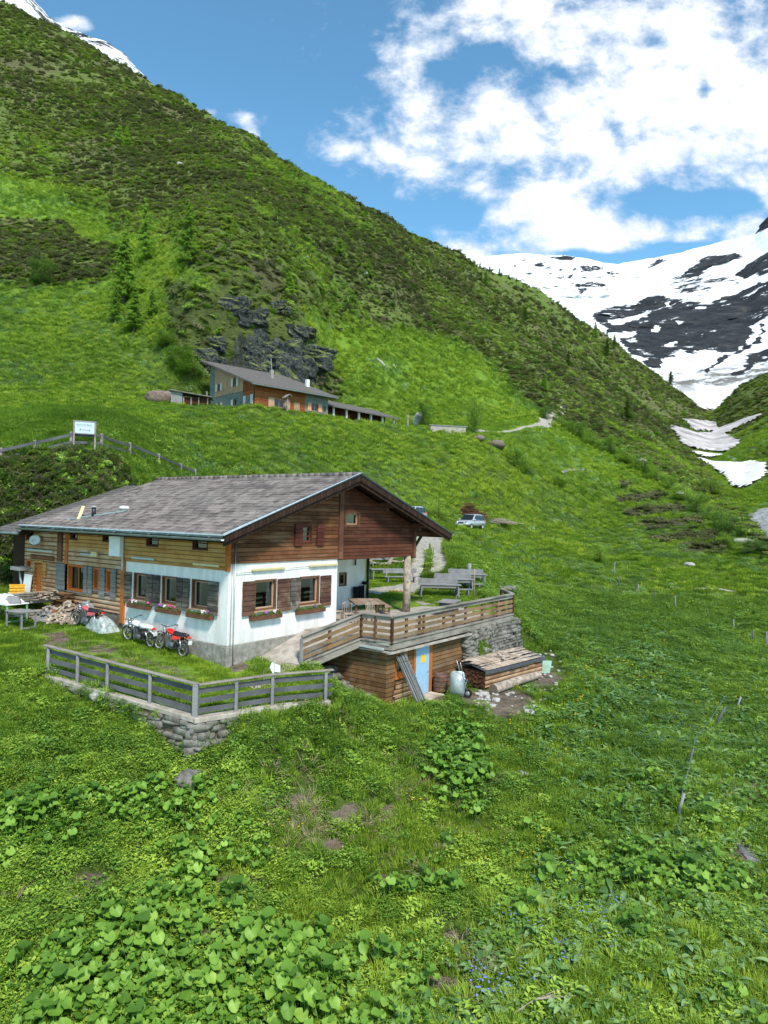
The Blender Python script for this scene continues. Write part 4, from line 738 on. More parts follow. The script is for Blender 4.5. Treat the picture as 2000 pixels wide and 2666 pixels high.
    scatter('mountain_shrubs', 'shrub', x[k], y[k], (rng.uniform(.45, 1.15, len(x))*(1+.25*sstep(150, 350, y)))[k], ix[k], lean=.5, label='low dwarf shrubs and heath on the upper slopes', dz=-.1)
    x, y = sample(110000, 85, 300, -.6, .62); z, px, py = vis(x, y); M = masks(x, y, z); k = (rng.uniform(0, 1, len(x)) < M['shrub']*(.25+.6*fbm(x*.03, y*.09, 3, 310))) & ~blocked(x, y) & (M['rock'] < .5) & (py > -60)
    for q in SNOWP: k &= ~inpoly(x, y, q)
    ix = np.where(rng.uniform(0, 1, len(x)) < .15+.6*np.clip(M['heath'], 0, 1), 1, rng.choice([0, 2], len(x), p=[.6, .4])); scatter('heath_growth', 'shrub', x[k], y[k], (rng.uniform(.22, .55, len(x)))[k], ix[k], lean=.5, label='knee high heath and grass tufts between the shrubs', dz=-.05)
    n = 9000; x, y = rng.uniform(-30, -9, n), rng.uniform(34, 44, n); z, px, py = vis(x, y); lx, ly = w2l(x, y); k = (z > 1.7) & ~blocked(x, y) & (z < 9.0); ix = rng.choice([0, 1, 2], n, p=[.5, .15, .35])
    scatter('bank_growth', 'shrub', x[k], y[k], rng.uniform(.3, .65, k.sum()), ix[k], lean=.8, label='dark green growth on the steep bank behind the house')
    kk = k & (z > 7.0) & (rng.uniform(0, 1, n) < .3); scatter('dry_grass', 'dry', x[kk], y[kk], rng.uniform(1., 1.8, kk.sum()), lean=1.4, label='dry grass along the top edge of the bank')
plants()
for k in range(3):
    a, b = (W0, W1, W2)[k], (W1, W2, W3)[k]; n = (330, 130, 60)[k]; f = rng.uniform(0, 1, n); d = (b-a)[:2]; d = d/np.hypot(*d); nn = np.array([d[1], -d[0]]); q = a[:2]+(b-a)[:2]*f[:, None]; zt = yard_z(q[:, 0], q[:, 1]); dep = rng.uniform(.25, 1, n)*np.clip(zt-ground_z(q[:, 0]+nn[0]*.5, q[:, 1]+nn[1]*.5), .2, 3); keep = (vnoise(f*9, dep*1.3, 5) > .42)
    q = q+nn*(.16+dep*.13)[:, None]; q = q[keep]; zt, dep = zt[keep], dep[keep]; x_, y_ = q[:, 0], q[:, 1]; scatter('wall_plants', 'herb', x_, y_, rng.uniform(.4, .8, len(x_)), lean=0, label='small plants growing out of the joints of the yard wall', dz=zt-dep-ground_z(x_, y_))
# ---------------------------------------------------------------- farmhouse (all in the house frame)
HL = tuple(HO)
def clip_below(poly, f):
    """keep the part of a 2D polygon where f(p) >= 0 (f linear)"""
    out = []
    for i in range(len(poly)):
        a, b = poly[i], poly[(i+1) % len(poly)]; fa, fb = f(a), f(b)
        if fa >= 0: out.append(a)
        if fa*fb < 0: t = fa/(fa-fb); out.append((a[0]+(b[0]-a[0])*t, a[1]+(b[1]-a[1])*t))
    return out
def wall(mb, axis, at, u0, u1, z0, z1, holes=(), depth=.16, tops=(), sign=1, thick=.3):
    """wall sheet in the plane axis=at, with holes (u0,u1,z0,z1) whose reveals go `depth` inwards; tops = linear clip functions"""
    us = sorted({u0, u1, *[h[0] for h in holes], *[h[1] for h in holes]}); zs = sorted({z0, z1, *[h[2] for h in holes], *[h[3] for h in holes]})
    mk = (lambda u, z, d=0: (at+sign*d, u, z)) if axis == 0 else (lambda u, z, d=0: (u, at+sign*d, z))
    for i in range(len(us)-1):
        for j in range(len(zs)-1):
            cu, cz = (us[i]+us[i+1])/2, (zs[j]+zs[j+1])/2
            if any(h[0] < cu < h[1] and h[2] < cz < h[3] for h in holes): continue
            p = [(us[i], zs[j]), (us[i+1], zs[j]), (us[i+1], zs[j+1]), (us[i], zs[j+1])]
            for f in tops: p = clip_below(p, f) if p else p
            if len(p) > 2: mb.add([mk(*q) for q in p], [tuple(range(len(p)))])
    for h in holes:
        a, b, c, d = h; mb.add([mk(a, c), mk(b, c), mk(b, d), mk(a, d), mk(a, c, depth), mk(b, c, depth), mk(b, d, depth), mk(a, d, depth)], [(0,1,5,4),(1,2,6,5),(2,3,7,6),(3,0,4,7)])
RX, RZ, EZ = 6.66, 7.62, 4.93       # ridge position and heights of the roof's upper surface
SL = (RZ-EZ)/(RX+1.05); SR = (RZ-EZ)/(14.62-RX)
roof_l = lambda p: (RZ-.30-SL*(RX-p[0]))-p[1]; roof_r = lambda p: (RZ-.30-SR*(p[0]-RX))-p[1]
def roof_z(x): return RZ-(SL*(RX-x) if x < RX else SR*(x-RX))
def window(par, axis, at, a, b, c, d, name='window', frame='trim_brown', inner='frame_tan', depth=.14, sign=1, mull=False, sill=None, cur=True, bars=0, fw_=.07):
    """frame in the hole, pane behind, curtain behind the pane"""
    mk = (lambda u, z, q: (at+sign*q, u, z)) if axis == 0 else (lambda u, z, q: (u, at+sign*q, z))
    m = MB(); w = fw_
    for (p, q) in (((a, c), (b, c+w)), ((a, d-w), (b, d)), ((a, c+w), (a+w, d-w)), ((b-w, c+w), (b, d-w))): m.box(mk(*p, -.012), mk(*q, depth-.02))
    o = m.build(name, frame, par)
    m = MB(); w2 = w+.05
    for (p, q) in (((a+w, c+w), (b-w, c+w2)), ((a+w, d-w2), (b-w, d-w)), ((a+w, c+w2), (a+w2, d-w2)), ((b-w2, c+w2), (b-w, d-w2))): m.box(mk(*p, depth-.06), mk(*q, depth+.01))
    if mull: m.box(mk((a+b)/2-.025, c+w2, depth-.05), mk((a+b)/2+.025, d-w2, depth+.005))
    for k in range(bars): zz = c+w2+(d-c-2*w2)*(k+1)/(bars+1); m.box(mk(a+w2, zz-.02, depth-.05), mk(b-w2, zz+.02, depth))
    m.build('sash', inner, o)
    MB().add([mk(a+w, c+w, depth), mk(b-w, c+w, depth), mk(b-w, d-w, depth), mk(a+w, d-w, depth)], [(0,1,2,3)]).build('pane', 'glass_pane', o)
    if cur:
        for (s0, s1) in ((a+w, a+w+(b-a)*.2), (b-w-(b-a)*.2, b-w)):
            m = MB(); n = 9; vs = []
            for k in range(n+1):
                u = s0+(s1-s0)*k/n; q = depth+.10+.02*math.sin(k*2.1); vs += [mk(u, c+w, q), mk(u, d-w, q)]
            m.add(vs, [(2*k, 2*k+2, 2*k+3, 2*k+1) for k in range(n)]); m.build('curtain', 'curtain', o)
    if sill: m = MB(); m.box(mk(a-.06, c-.05, -.09), mk(b+.06, c, .10)); m.build('sill', sill, o)
    return o
def shutter(par, axis, at, a, b, c, d, m_, sign=1, strap=True):
    mk = (lambda u, z, q: (at+sign*q, u, z)) if axis == 0 else (lambda u, z, q: (u, at+sign*q, z))
    m = MB(); n = max(3, round((d-c)/.2)); h = (d-c)/n
    for k in range(n): m.box(mk(a+U(0, .01), c+k*h+.004, -.035-U(0, .008)), mk(b-U(0, .01), c+(k+1)*h-.004, -.075-U(0, .012)))
    for u in (a+.08, b-.12): m.box(mk(u, c+.03, -.012), mk(u+.05, d-.03, -.04))
    return m.build('shutter', m_, par)
def roof_sheet(x0, x1, y0, y1, zf, rows, amp=.022, per=.30, step=.03, dy=.05):
    """tiled roof plane: overlapping rows of waved tiles, x0 = eave, x1 = ridge"""
    m = MB(); n = int((y1-y0)/dy); ys = [y0+(y1-y0)*i/n for i in range(n+1)]; dx = (x1-x0)/rows
    for r in range(rows):
        xa, xb = x0+dx*r, x0+dx*(r+1); vs = []; jr = [U(-.006, .006) for _ in range(int((y1-y0)/per)+2)]
        for x, ex in ((xa, step), (xb, 0)):
            for y in ys: w = amp*(abs(math.sin(PI*y/per))**.8)+jr[int((y-y0)/per)]; vs.append((x, y, zf(x)+ex+w))
        for y in ys: vs.append((xa, y, zf(xa)-.02))
        k = n+1; m.add(vs, [(i, i+1, k+i+1, k+i) for i in range(n)]+[(2*k+i, 2*k+i+1, i+1, i) for i in range(n)])
    return m
def farmhouse():
    h = thing('farmhouse', 'long farmhouse with white plaster below, brown boarded gable above and a tiled roof', 'house', HL, TH)
    YE, XE, PD = 15.4, 12.25, 3.0
    # openings
    FW = [(5.05, 6.02), (3.05, 4.05), (1.10, 2.14)]                 # big windows in the long wall
    GW = [(1.33, 2.52), (3.88, 5.12)]
    lo, hi = 2.02, 3.16
    m = MB()                                                       # white plaster walls
    wall(m, 0, 0, 0, 6.68, .79, 3.64, [(a, b, lo, hi) for a, b in FW], .2)
    wall(m, 1, 0, 0, 6.3, .79, 3.88, [(a, b, lo-.06, hi+.02) for a, b in GW], .2)
    wall(m, 1, PD, 6.3, XE, .9, 3.9, [(10.0, 10.62, 2.14, 2.86)], .2)
    wall(m, 0, 6.3, 0, PD, .9, 3.9, (), .2, sign=-1); wall(m, 0, XE, PD, YE, .4, 3.9, (), .2, sign=-1); wall(m, 1, YE, 0, XE, .6, 3.9, (), .2, sign=-1)
    m.build('plaster_wall', 'white_stucco', h)
    m = MB(); n = 24
    m.box((-.03, -.03, -.6), (6.32, .25, .785)); m.box((-.031, .25, -.6), (.25, 6.7, .783)); m.box((-.07, -.07, -.6), (.22, .22, .74)); m.build('plinth', 'plinth', h, bev=.02)
    m = MB(); m.box((.0, 6.7, -.3), (.3, YE, 1.35)); m.build('wall_base', 'wall_stone', h)
    m = MB(); wall(m, 1, 13.7, -.02, XE+.08, 3.9, 7.6, (), .15, (roof_l, roof_r), -1); m.build('rear_gable', 'gable_wood', h)
    m = MB()                                                       # gable boards left of the post
    wall(m, 1, -.05, -.02, 6.3, 3.88, 7.6, [(3.87, 4.53, 4.58, 5.37)], .15, (roof_l, roof_r)); m.box((-.02, -.05, 3.86), (6.3, .0, 3.885)); m.build('gable_boarding', 'gable_wood', h)
    m = MB(); wall(m, 1, -.05, 6.3, XE+.08, 3.88, 7.6, [(6.68, 7.78, 5.28, 6.02)], .15, (roof_l, roof_r)); wall(m, 0, XE+.08, -.05, YE, 3.88, 5.6, (), .15, (), -1); m.box((6.3, -.05, 3.80), (XE+.08, .12, 3.885))
    m.box((6.3, .1, 3.86), (XE+.05, PD, 3.92)); m.build('gable_boarding', 'gable_wood_red', h, label='reddish brown boarding over the porch')
    m = MB(); sw = [(4.30, 5.16), (1.18, 2.12)]
    wall(m, 0, -.04, -.05, 6.72, 3.64, 5.15, [(a, b, 4.30, 4.86) for a, b in sw], .15); m.box((-.04, -.05, 3.60), (.0, 6.72, 3.64)); m.build('front_boarding', 'front_wood', h)
    m = MB(); wall(m, 0, -.04, 6.92, 11.3, 3.95, 5.15, [(10.50, 11.18, 4.35, 4.86), (7.72, 8.42, 4.35, 4.86)], .15); m.build('front_boarding', 'front_wood', h)
    m = MB()
    wall(m, 0, -.04, 6.9, 11.3, 1.3, 3.95, [(9.80, 11.25, 1.98, 3.2), (8.64, 9.05, 2.2, 3.16), (7.62, 8.02, 2.17, 3.14)], .2); wall(m, 0, -.04, 11.5, YE, 1.0, 5.1, [(13.62, 14.33, 1.0, 3.12), (14.72, 15.2, 2.82, 3.2), (14.55, 15.3, 4.2, 4.8)], .2); wall(m, 1, YE, -.04, 3., .9, 5.1, (), .2, sign=-1)
    m.build('log_wall', 'log_wood', h)
    for y0, y1, x, z0, z1 in ((6.62, 6.88, -.09, .9, 3.7), (11.27, 11.5, -.09, 3.2, 5.1), (-.06, .12, -.09, 3.58, 5.05)): m = MB(); m.box((x, y0, z0), (.05, y1, z1)); m.build('corner_post', 'orange_wood', h, bev=.01)
    m = MB(); m.box((-.12, 11.75, 3.3), (0, 12.15, 5.1)); m.build('corner_post', 'trim_brown', h)
    m = MB(); m.box((6.24, -.14, 3.84), (6.52, -.04, 7.05)); m.build('gable_post', 'trim_brown', h, bev=.01)
    m = MB(); m.box((XE-.02, -.14, 3.7), (XE+.16, .1, 5.2)); m.build('gable_post', 'beam_wood', h, bev=.01)
    # porch post, drainpipe, brace
    m = MB(); m.tube([(11.9, .05, .85), (11.92, .04, 2.), (11.9, .05, 3.82)], [.21, .19, .17], 12); m.build('porch_post', 'log_bark', h, True)
    m = MB(); m.tube([(12.3, 2.9, .9), (12.3, 2.9, 3.9)], .075, 8); m.build('drainpipe', 'black_plastic', h, True)
    m = MB(); m.tube([(11.2, 2.9, 3.2), (11.22, 2.9, 3.85)], .05, 6); m.build('downpipe_stub', 'rust', h, True)
    # inside shell and floor so that openings look into dark rooms
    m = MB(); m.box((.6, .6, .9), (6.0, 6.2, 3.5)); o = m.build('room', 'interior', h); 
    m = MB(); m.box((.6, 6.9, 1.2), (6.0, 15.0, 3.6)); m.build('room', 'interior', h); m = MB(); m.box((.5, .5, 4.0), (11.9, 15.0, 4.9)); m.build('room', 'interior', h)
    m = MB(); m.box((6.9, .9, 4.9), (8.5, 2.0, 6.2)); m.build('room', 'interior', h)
    # windows
    for a, b in FW: window(h, 0, 0, a, b, lo, hi, sill='frame_tan', depth=.16)
    for a, b in GW: window(h, 1, 0, a, b, lo-.06, hi+.02, sill='frame_tan', depth=.16)
    window(h, 1, PD, 10.0, 10.62, 2.14, 2.86, cur=False)
    window(h, 1, -.05, 3.87, 4.53, 4.58, 5.37, cur=False, bars=2, frame='red_shutter', inner='trim_brown', depth=.12); window(h, 1, -.05, 6.68, 7.78, 5.28, 6.02, cur=False, frame='trim_brown', depth=.13, fw_=.12)
    for a, b in sw: window(h, 0, -.04, a, b, 4.30, 4.86, cur=False, bars=1, inner='red_shutter', depth=.12, fw_=.05)
    for a, b in ((10.50, 11.18), (7.72, 8.42)): window(h, 0, -.04, a, b, 4.35, 4.86, cur=False, bars=1, inner='red_shutter', depth=.12, fw_=.05)
    window(h, 0, -.04, 9.80, 11.25, 1.98, 3.2, frame='orange_wood', inner='orange_wood', mull=True, sill='pale_shutter', depth=.17)
    for a, b, c, d in ((8.64, 9.05, 2.2, 3.16), (7.62, 8.02, 2.17, 3.14)): window(h, 0, -.04, a, b, c, d, frame='orange_wood', inner='orange_wood', sill='pale_shutter', depth=.17, cur=False, fw_=.06)
    window(h, 0, -.04, 14.72, 15.2, 2.82, 3.2, frame='orange_wood', inner='trim_brown', sill='grey_wood', cur=False, fw_=.06); window(h, 0, -.04, 14.55, 15.3, 4.2, 4.8, frame='trim_brown', inner='red_shutter', cur=False, fw_=.06)
    # shutters
    for a, b in ((6.12, 6.88), (4.60, 5.03), (4.12, 4.56), (2.66, 3.02), (2.22, 2.60), (.50, 1.08)): shutter(h, 0, 0, a, b, lo-.17, hi, 'grey_shutter')
    for a, b, mm in ((.68, 1.32, 'brown_shutter'), (2.54, 3.24, 'brown_shutter'), (3.28, 3.87, 'grey_shutter'), (5.14, 5.84, 'brown_shutter')): shutter(h, 1, 0, a, b, lo-.2, hi, mm)
    for a, b in ((3.42, 3.86), (4.78, 5.24)): shutter(h, 1, -.05, a, b, 4.48, 5.41, 'red_shutter')
    for a, b in ((11.42, 12.22), (9.5, 9.78), (9.08, 9.42), (8.06, 8.5), (7.2, 7.58)): shutter(h, 0, -.04, a, b, 1.95, 3.2, 'pale_shutter')
    # front door
    m = MB()
    for k in range(5): m.box((.02, 13.67+k*.122, 1.0), (.07+U(0, .01), 13.785+k*.122, 3.06))
    d = m.build('door', 'orange_wood', h); m = MB(); m.tube([(-.02, 13.74, 2.0), (.03, 13.74, 2.0)], .02, 6); m.tube([(-.02, 13.74, 2.0), (-.02, 13.88, 2.0)], .012, 6); m.build('handle', 'steel', d)
    m = MB(); m.box((-.07, 13.54, .95), (-.02, 13.62, 3.2)); m.box((-.07, 14.33, .95), (-.02, 14.42, 3.2)); m.box((-.071, 13.62, 3.12), (-.02, 14.33, 3.21)); m.build('door_frame', 'front_wood', h)
    m = MB(); m.box((-.10, 13.18, 2.42), (-.045, 13.45, 3.14)); m.build('notice_board', 'front_wood', h)
    m = MB(); m.box((-.10, 12.5, 3.28), (-.045, 14.7, 3.5)); m.build('lintel_board', 'gable_wood', h)
    # strip lights under the boards
    def strip(axis, a, b, z, mm):
        m = MB()
        if axis == 0: m.box((-.14, a, z-.045), (-.06, b, z+.045)); m.box((-.12, a-.03, z-.035), (-.061, b+.03, z+.035))
        else: m.box((a, -.12, z-.045), (b, -.03, z+.045)); m.box((a-.03, -.10, z-.035), (b+.03, -.031, z+.035))
        m.build('strip_light', mm, h, bev=.01)
    strip(0, 12.6, 15.0, 3.72, 'lamp_grey'); strip(0, 8.98, 10.05, 3.74, 'lamp_grey'); strip(0, 4.5, 6.05, 3.79, 'lamp_grey'); strip(0, .45, 1.95, 3.76, 'cream_plastic')
    strip(1, 1.15, 2.88, 3.59, 'cream_plastic'); strip(1, 4.42, 6.2, 3.62, 'cream_plastic')
    m = MB(); m.box((-.16, 8.7, 3.68), (-.05, 9.15, 3.90)); m.build('lamp_box', 'cream_plastic', h, bev=.01)
    m = MB(); m.box((-.26, 6.74, 3.79), (-.05, 7.56, 4.76)); m.build('meter_cabinet', 'white_plastic', h, bev=.015)
    m = MB(); m.tube([(-.09, 6.75, 3.8), (-.09, 6.75, 3.2)], .05, 6); m.build('cable_duct', 'galvanised', h)
    m = MB(); m.tube([(.25, -.075, 5.3), (.25, -.075, .6), (.26, -.085, -.1)], .022, 6); m.tube([(.12, -.07, 3.9), (.10, -.07, .4)], .012, 5); m.tube([(.3, -.06, 3.5), (1.15, -.06, 3.5)], .012, 5); m.tube([(2.9, -.06, 3.56), (4.4, -.06, 3.6)], .010, 5); m.build('cable', 'steel', h, True)
    # roof: tiles, boards below, barge boards, gutter, ridge
    y0, y1 = -.88, 13.85
    roof_sheet(-1.05, RX, y0, y1, lambda x: RZ-SL*(RX-x), 24).build('roof_tiles', 'roof_tiles', h)
    roof_sheet(14.62, RX, y0, y1, lambda x: RZ-SR*(x-RX), 24, dy=.15).build('roof_tiles', 'roof_tiles', h, label='far side tiled roof slope')
    m = MB()
    for (xe, sg) in ((-1.03, 1), (14.60, -1)):
        ze = roof_z(xe); m.prism([(xe, ze-.03), (RX, RZ-.03), (RX, RZ-.17), (xe, ze-.17)], 1, y0+.02, y1-.02)
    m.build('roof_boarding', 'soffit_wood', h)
    m = MB()
    for xe in (-1.06, 14.64):
        ze = roof_z(xe); m.prism([(xe, ze+.03), (RX, RZ+.03), (RX, RZ-.26), (xe, ze-.24)], 1, y0-.05, y0+.01)
        m.prism([(xe+.06*(1 if xe < 0 else -1), ze-.22), (RX, RZ-.24), (RX, RZ-.42), (xe+.06*(1 if xe < 0 else -1), ze-.36)], 1, y0+.02, y0+.06)
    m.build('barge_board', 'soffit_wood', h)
    m = MB()
    for xe in (-1.10, 14.68): ze = roof_z(xe); m.prism([(xe, ze+.10), (RX, RZ+.10), (RX, RZ+.02), (xe, ze+.02)], 1, y0-.08, y0+.10); 
    m.build('verge_flashing', 'dark_metal', h)
    m = MB(); m.prism([(-1.12, roof_z(-1.1)+.115), (RX, RZ+.115), (RX, RZ+.102), (-1.12, roof_z(-1.1)+.05)], 1, y0-.10, y0-.03); m.build('verge_trim', 'trim_light', h)
    m = MB(); m.lathe((0, 0, 0), (0, 1, 0), [(0, .01), (0, .01)], 3)
    m = MB(); vs, fs = [], []; K = 9
    for y in (y0-.1, y1+.1):
        for q in (.085, .075):
            for k in range(K): a = PI+PI*k/(K-1); vs.append((-1.17+q*math.cos(a), y, EZ-.085+q*math.sin(a)))
    for k in range(K-1): fs += [(k, k+1, 2*K+k+1, 2*K+k), (K+k, 3*K+k, 3*K+k+1, K+k+1), (k, K+k, K+k+1, k+1)]
    m.add(vs, fs); m.beam((-1.085, y0, EZ+.0), (-1.085, y1, EZ+.0), .02, .10)
    for k in range(12): y = y0+.6+k*1.2; m.beam((-1.06, y, EZ+.02), (-1.26, y, EZ-.05), .03, .012)
    m.build('gutter', 'gutter_metal', h, True)
    m = MB(); m.beam((-1.11, y0-.02, EZ+.055), (-1.11, y1, EZ+.055), .035, .05); m.build('eave_trim', 'trim_light', h)
    m = MB(); m.beam((-.98, y0+.05, EZ-.13), (-.98, y1, EZ-.13), .05, .20); m.build('fascia', 'soffit_wood', h)
    m = MB()
    k = 0
    while y0+k*.38 < y1-.1: m.tube([(RX, y0+k*.38-.02, RZ+.02), (RX, y0+k*.38+.4, RZ+.035)], .12, 8); k += 1
    m.build('ridge_tiles', 'roof_tiles', h, True)
    for x in (-.05, 3.2, RX, 9.45, 12.3): m = MB(); z = roof_z(x)-.17-.15; m.box((x-.11, y0+.1 if x not in (3.2,) else -.5, z-.11), (x+.11, .3, z+.13)); m.box((x-.09, -.45, z-.27), (x+.09, .2, z-.112)); m.build('purlin', 'beam_wood', h, bev=.015)
    m = MB(); m.box((12.2, -.12, 4.86), (14.2, .1, 5.04)); m.build('tie_beam', 'beam_wood', h); m = MB(); m.beam((12.38, .0, 4.2), (13.1, .0, 4.86), .10, .12); m.build('brace', 'soffit_wood', h)
    # lower roof of the annex on the left
    m = MB(); roof_a = lambda x: RZ-.32-SL*(RX-x); ma = roof_sheet(-1.0, RX, 13.95, 17.0, roof_a, 22, amp=.012, dy=.1); ma.build('annex_roof', 'slate_roof', h)
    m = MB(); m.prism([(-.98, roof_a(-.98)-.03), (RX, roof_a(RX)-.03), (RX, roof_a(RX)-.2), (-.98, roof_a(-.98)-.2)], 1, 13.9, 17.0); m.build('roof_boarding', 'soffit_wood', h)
    m = MB(); m.tube([(-1.1, 13.9, 4.58), (-1.1, 17.1, 4.52)], .075, 8); m.build('gutter', 'gutter_metal', h, True)
    m = MB(); m.box((.1, YE, .8), (.3, 16.9, 4.4)); m.build('annex_wall', 'soffit_wood', h)
    # vent pipe, skylight strip and ladder hooks on the roof
    m = MB(); m.tube([(.5, 10.1, roof_z(.5)), (.5, 10.1, roof_z(.5)+.42)], .10, 10); m.build('vent_pipe', 'dark_metal', h, True)
    m = MB(); m.tube([(.5, 10.1, roof_z(.5)+.44), (.5, 10.1, roof_z(.5)+.5)], .17, 10); m.build('vent_cap', 'galvanised', h, True)
    m = MB(); m.beam((-.1, 11.3, roof_z(-.1)+.06), (1.2, 8.5, roof_z(1.2)+.08), .07, .06); m.build('snow_guard', 'steel', h)
    m = MB(); m.ell((1.5, 9.2, roof_z(1.5)+.1), (.16, .34, .10), 10, 6, .8); m.build('skylight_dome', 'white_plastic', h, True)
    m = MB(); m.beam((.1, 10.7, roof_z(.1)), (.45, 10.9, roof_z(.1)+.62), .16, .04); m.build('roof_board', 'cream_plastic', h)
    m = MB(); m.tube([(3.0, 2.2, roof_z(3)-.3), (3.0, 2.2, roof_z(3)+.08)], .02, 5)
    return h
HOUSE = farmhouse()
def dishes():
    p = L2W(-.36, 13.7, 4.24); t = thing('satellite_dish', 'white round satellite dish on the wood wall by the door', 'satellite dish', L2W(-.04, 13.7, 4.0), TH)
    m = MB(); m.lathe((-.36, 0, .26), (-.62, -.72, .28), [(-.03, .02), (-.025, .10), (-.01, .18), (.02, .25), (.025, .255), (.0, .19), (-.018, .10), (-.022, .02)], 24); m.build('reflector', 'dish_white', t, True)
    m = MB(); m.tube([(-.31, 0, .2), (-.15, 0, .0), (0, 0, .0)], .025, 8); m.build('mount', 'steel', t, True)
    m = MB(); m.tube([(-.36, -.05, -.12), (-.62, -.30, .20)], .008, 6); m.ell((-.63, -.31, .23), (.035, .035, .035), 8, 6); m.build('receiver', 'lamp_grey', t, True)
dishes()
def flower_box(lbl, loc, rz, L, cols):
    t = thing('flower_box', lbl, 'flower box', loc, rz, 'flower boxes under the windows')
    m = MB(); m.box((0, -.20, 0), (L, -.18, .18)); m.box((0, -.02, 0), (L, 0, .18)); m.box((0, -.18, 0), (.02, -.02, .18)); m.box((L-.02, -.18, 0), (L, -.02, .18)); m.box((.02, -.18, .0), (L-.02, -.02, .12)); m.build('planter', 'beam_wood', t)
    m = MB()
    for _ in range(int(260*L)):
        x, y, z = U(.0, L), -.10+random.gauss(0, .07), .15+abs(random.gauss(0, .075)); r = U(.02, .045); a = U(0, 6.3); m.add([(x-r*math.cos(a), y-r*math.sin(a), z), (x+r*math.sin(a), y-r*math.cos(a), z+U(-.03, .03)), (x+r*math.cos(a), y+r*math.sin(a), z+U(-.03, .03))], [(0,1,2)])
    m.build('foliage', 'grass_blade', t)
    for c, xs in cols:
        m = MB()
        for x in xs:
            for _ in range(5): m.ell((x+U(-.05, .05), -.12+U(-.06, .04), .27+U(-.05, .06)), (U(.02, .045),)*3, 6, 4, 1, .15)
        m.build('blossom', c, t)
for i, (y, L, cols, lb) in enumerate(((4.68, 1.48, [('petal_pink', (.2, 1.4)), ('petal_white', (.35, .55))], 'wooden flower box with pink and white blooms under the leftmost window of the white front'), (2.76, 1.42, [('petal_violet', (.25, .35)), ('petal_pink', (.9, 1.2)), ('petal_white', (.6,))], 'wooden flower box with violet and pink blooms under the middle window of the white front'), (.74, 1.45, [('petal_white', (.95, 1.05)), ('petal_violet', (1.2,))], 'wooden flower box with a few white blooms under the window beside the house corner'))):
    p = L2W(-.03, y+L, 1.68); flower_box(lb, p, TH-PI/2, L, cols)
for x, L, cols, lb in ((1.06, 1.62, [('petal_white', (1.25, 1.3)), ('petal_violet', (.8,))], 'brown flower box with purple leaves under the first gable window'), (3.62, 1.7, [('petal_violet', (1.1,))], 'brown flower box with green leaves under the gable window nearer the porch')):
    flower_box(lb, L2W(x, -.03, 1.62), TH, L, cols)
# ---------------------------------------------------------------- ramp and terrace with its railing
def deck():
    t = thing('terrace', 'raised timber terrace and ramp with weathered board railing', 'terrace', HL, TH)
    A, B, C, D, E = (2.05, -1.9, .12), (4.25, -3.05, .93), (4.39, -4.47, .93), (14.93, -4.47, 1.03), (16.1, -3.2, 1.12)
    m = MB(); m.add([(4.3, -4.4, .90), (14.9, -4.4, .99), (16.0, -3.2, 1.05), (14.0, .8, 1.0), (12.2, 1.6, .95), (12.2, 3.0, .95), (6.3, 3.0, .95), (6.3, 0, .94), (4.2, 0, .93), (4.3, -4.4, .78), (14.9, -4.4, .87), (16.0, -3.2, .9), (14.0, .8, .85), (12.2, 1.6, .8), (12.2, 3.0, .8), (6.3, 3.0, .8), (6.3, 0, .8), (4.2, 0, .8)], [tuple(range(9)), tuple(range(17, 8, -1))]+[(i, i+9, (i+1) % 9+9, (i+1) % 9) for i in range(9)]); m.build('floor_slab', 'concrete', t)
    m = MB(); m.add([(1.3, -.06, .05), (2.0, -1.85, .07), (4.3, -3.1, .935), (4.3, -.04, .935), (1.3, -.06, -.3), (2.0, -1.85, -.3), (4.3, -3.1, .6), (4.3, -.04, .6)], [(0,1,2,3), (7,6,5,4), (0,4,5,1), (1,5,6,2), (2,6,7,3), (3,7,4,0)]); m.build('ramp', 'concrete', t)
    def lerp(a, b, f): return tuple(a[i]+(b[i]-a[i])*f for i in range(3))
    def up(a, dz): return (a[0], a[1], a[2]+dz)
    segs = [(A, B, [0, .48, 1]), (B, C, [0, .5, 1]), (C, D, [0, .1, .19, .22, .37, .45, .55, .7, .85, 1]), (D, E, [0, 1])]
    for a, b, fs in segs:
        m = MB(); m.beam(up(a, 1.0), up(b, 1.0), .20, .06); m.beam(up(a, .89), up(b, .89), .045, .16); m.build('top_rail', 'deck_edge_wood', t, bev=.008)
        for z in (.64, .40, .16): m = MB(); m.beam(up(a, z+U(-.01, .01)), up(b, z+U(-.015, .015)), .035, .145); m.build('rail', 'rail_wood' if (a, b) != (D, E) else 'deck_edge_wood', t)
        m = MB(); m.beam(up(a, -.17), up(b, -.17), .07, .32); m.build('fascia', 'deck_edge_wood', t)
        m = MB(); m.beam(up(a, -.02), up(b, -.02), .16, .05); m.build('kerb', 'deck_edge_wood', t)
        for f in fs:
            p = lerp(a, b, f); off = (.05 if f not in (0, 1) else 0); m = MB(); m.beam((p[0], p[1]+off, p[2]-.10), (p[0], p[1]+off, p[2]+.92), .11, .09, (0, 1, 0)); m.build('post', 'trim_brown' if a != A or f else 'grey_wood', t)
    m = MB(); m.box((4.2, -4.56, .47), (10.6, -4.38, .55)); m.box((4.2, -4.4, .5), (4.32, -1.9, .56)); m.build('roof_edge_slab', 'concrete', t)
    m = MB(); m.box((4.1, -4.25, .62), (4.2, -3.1, .69)); m.build('strip_light', 'lamp_grey', t)
deck()
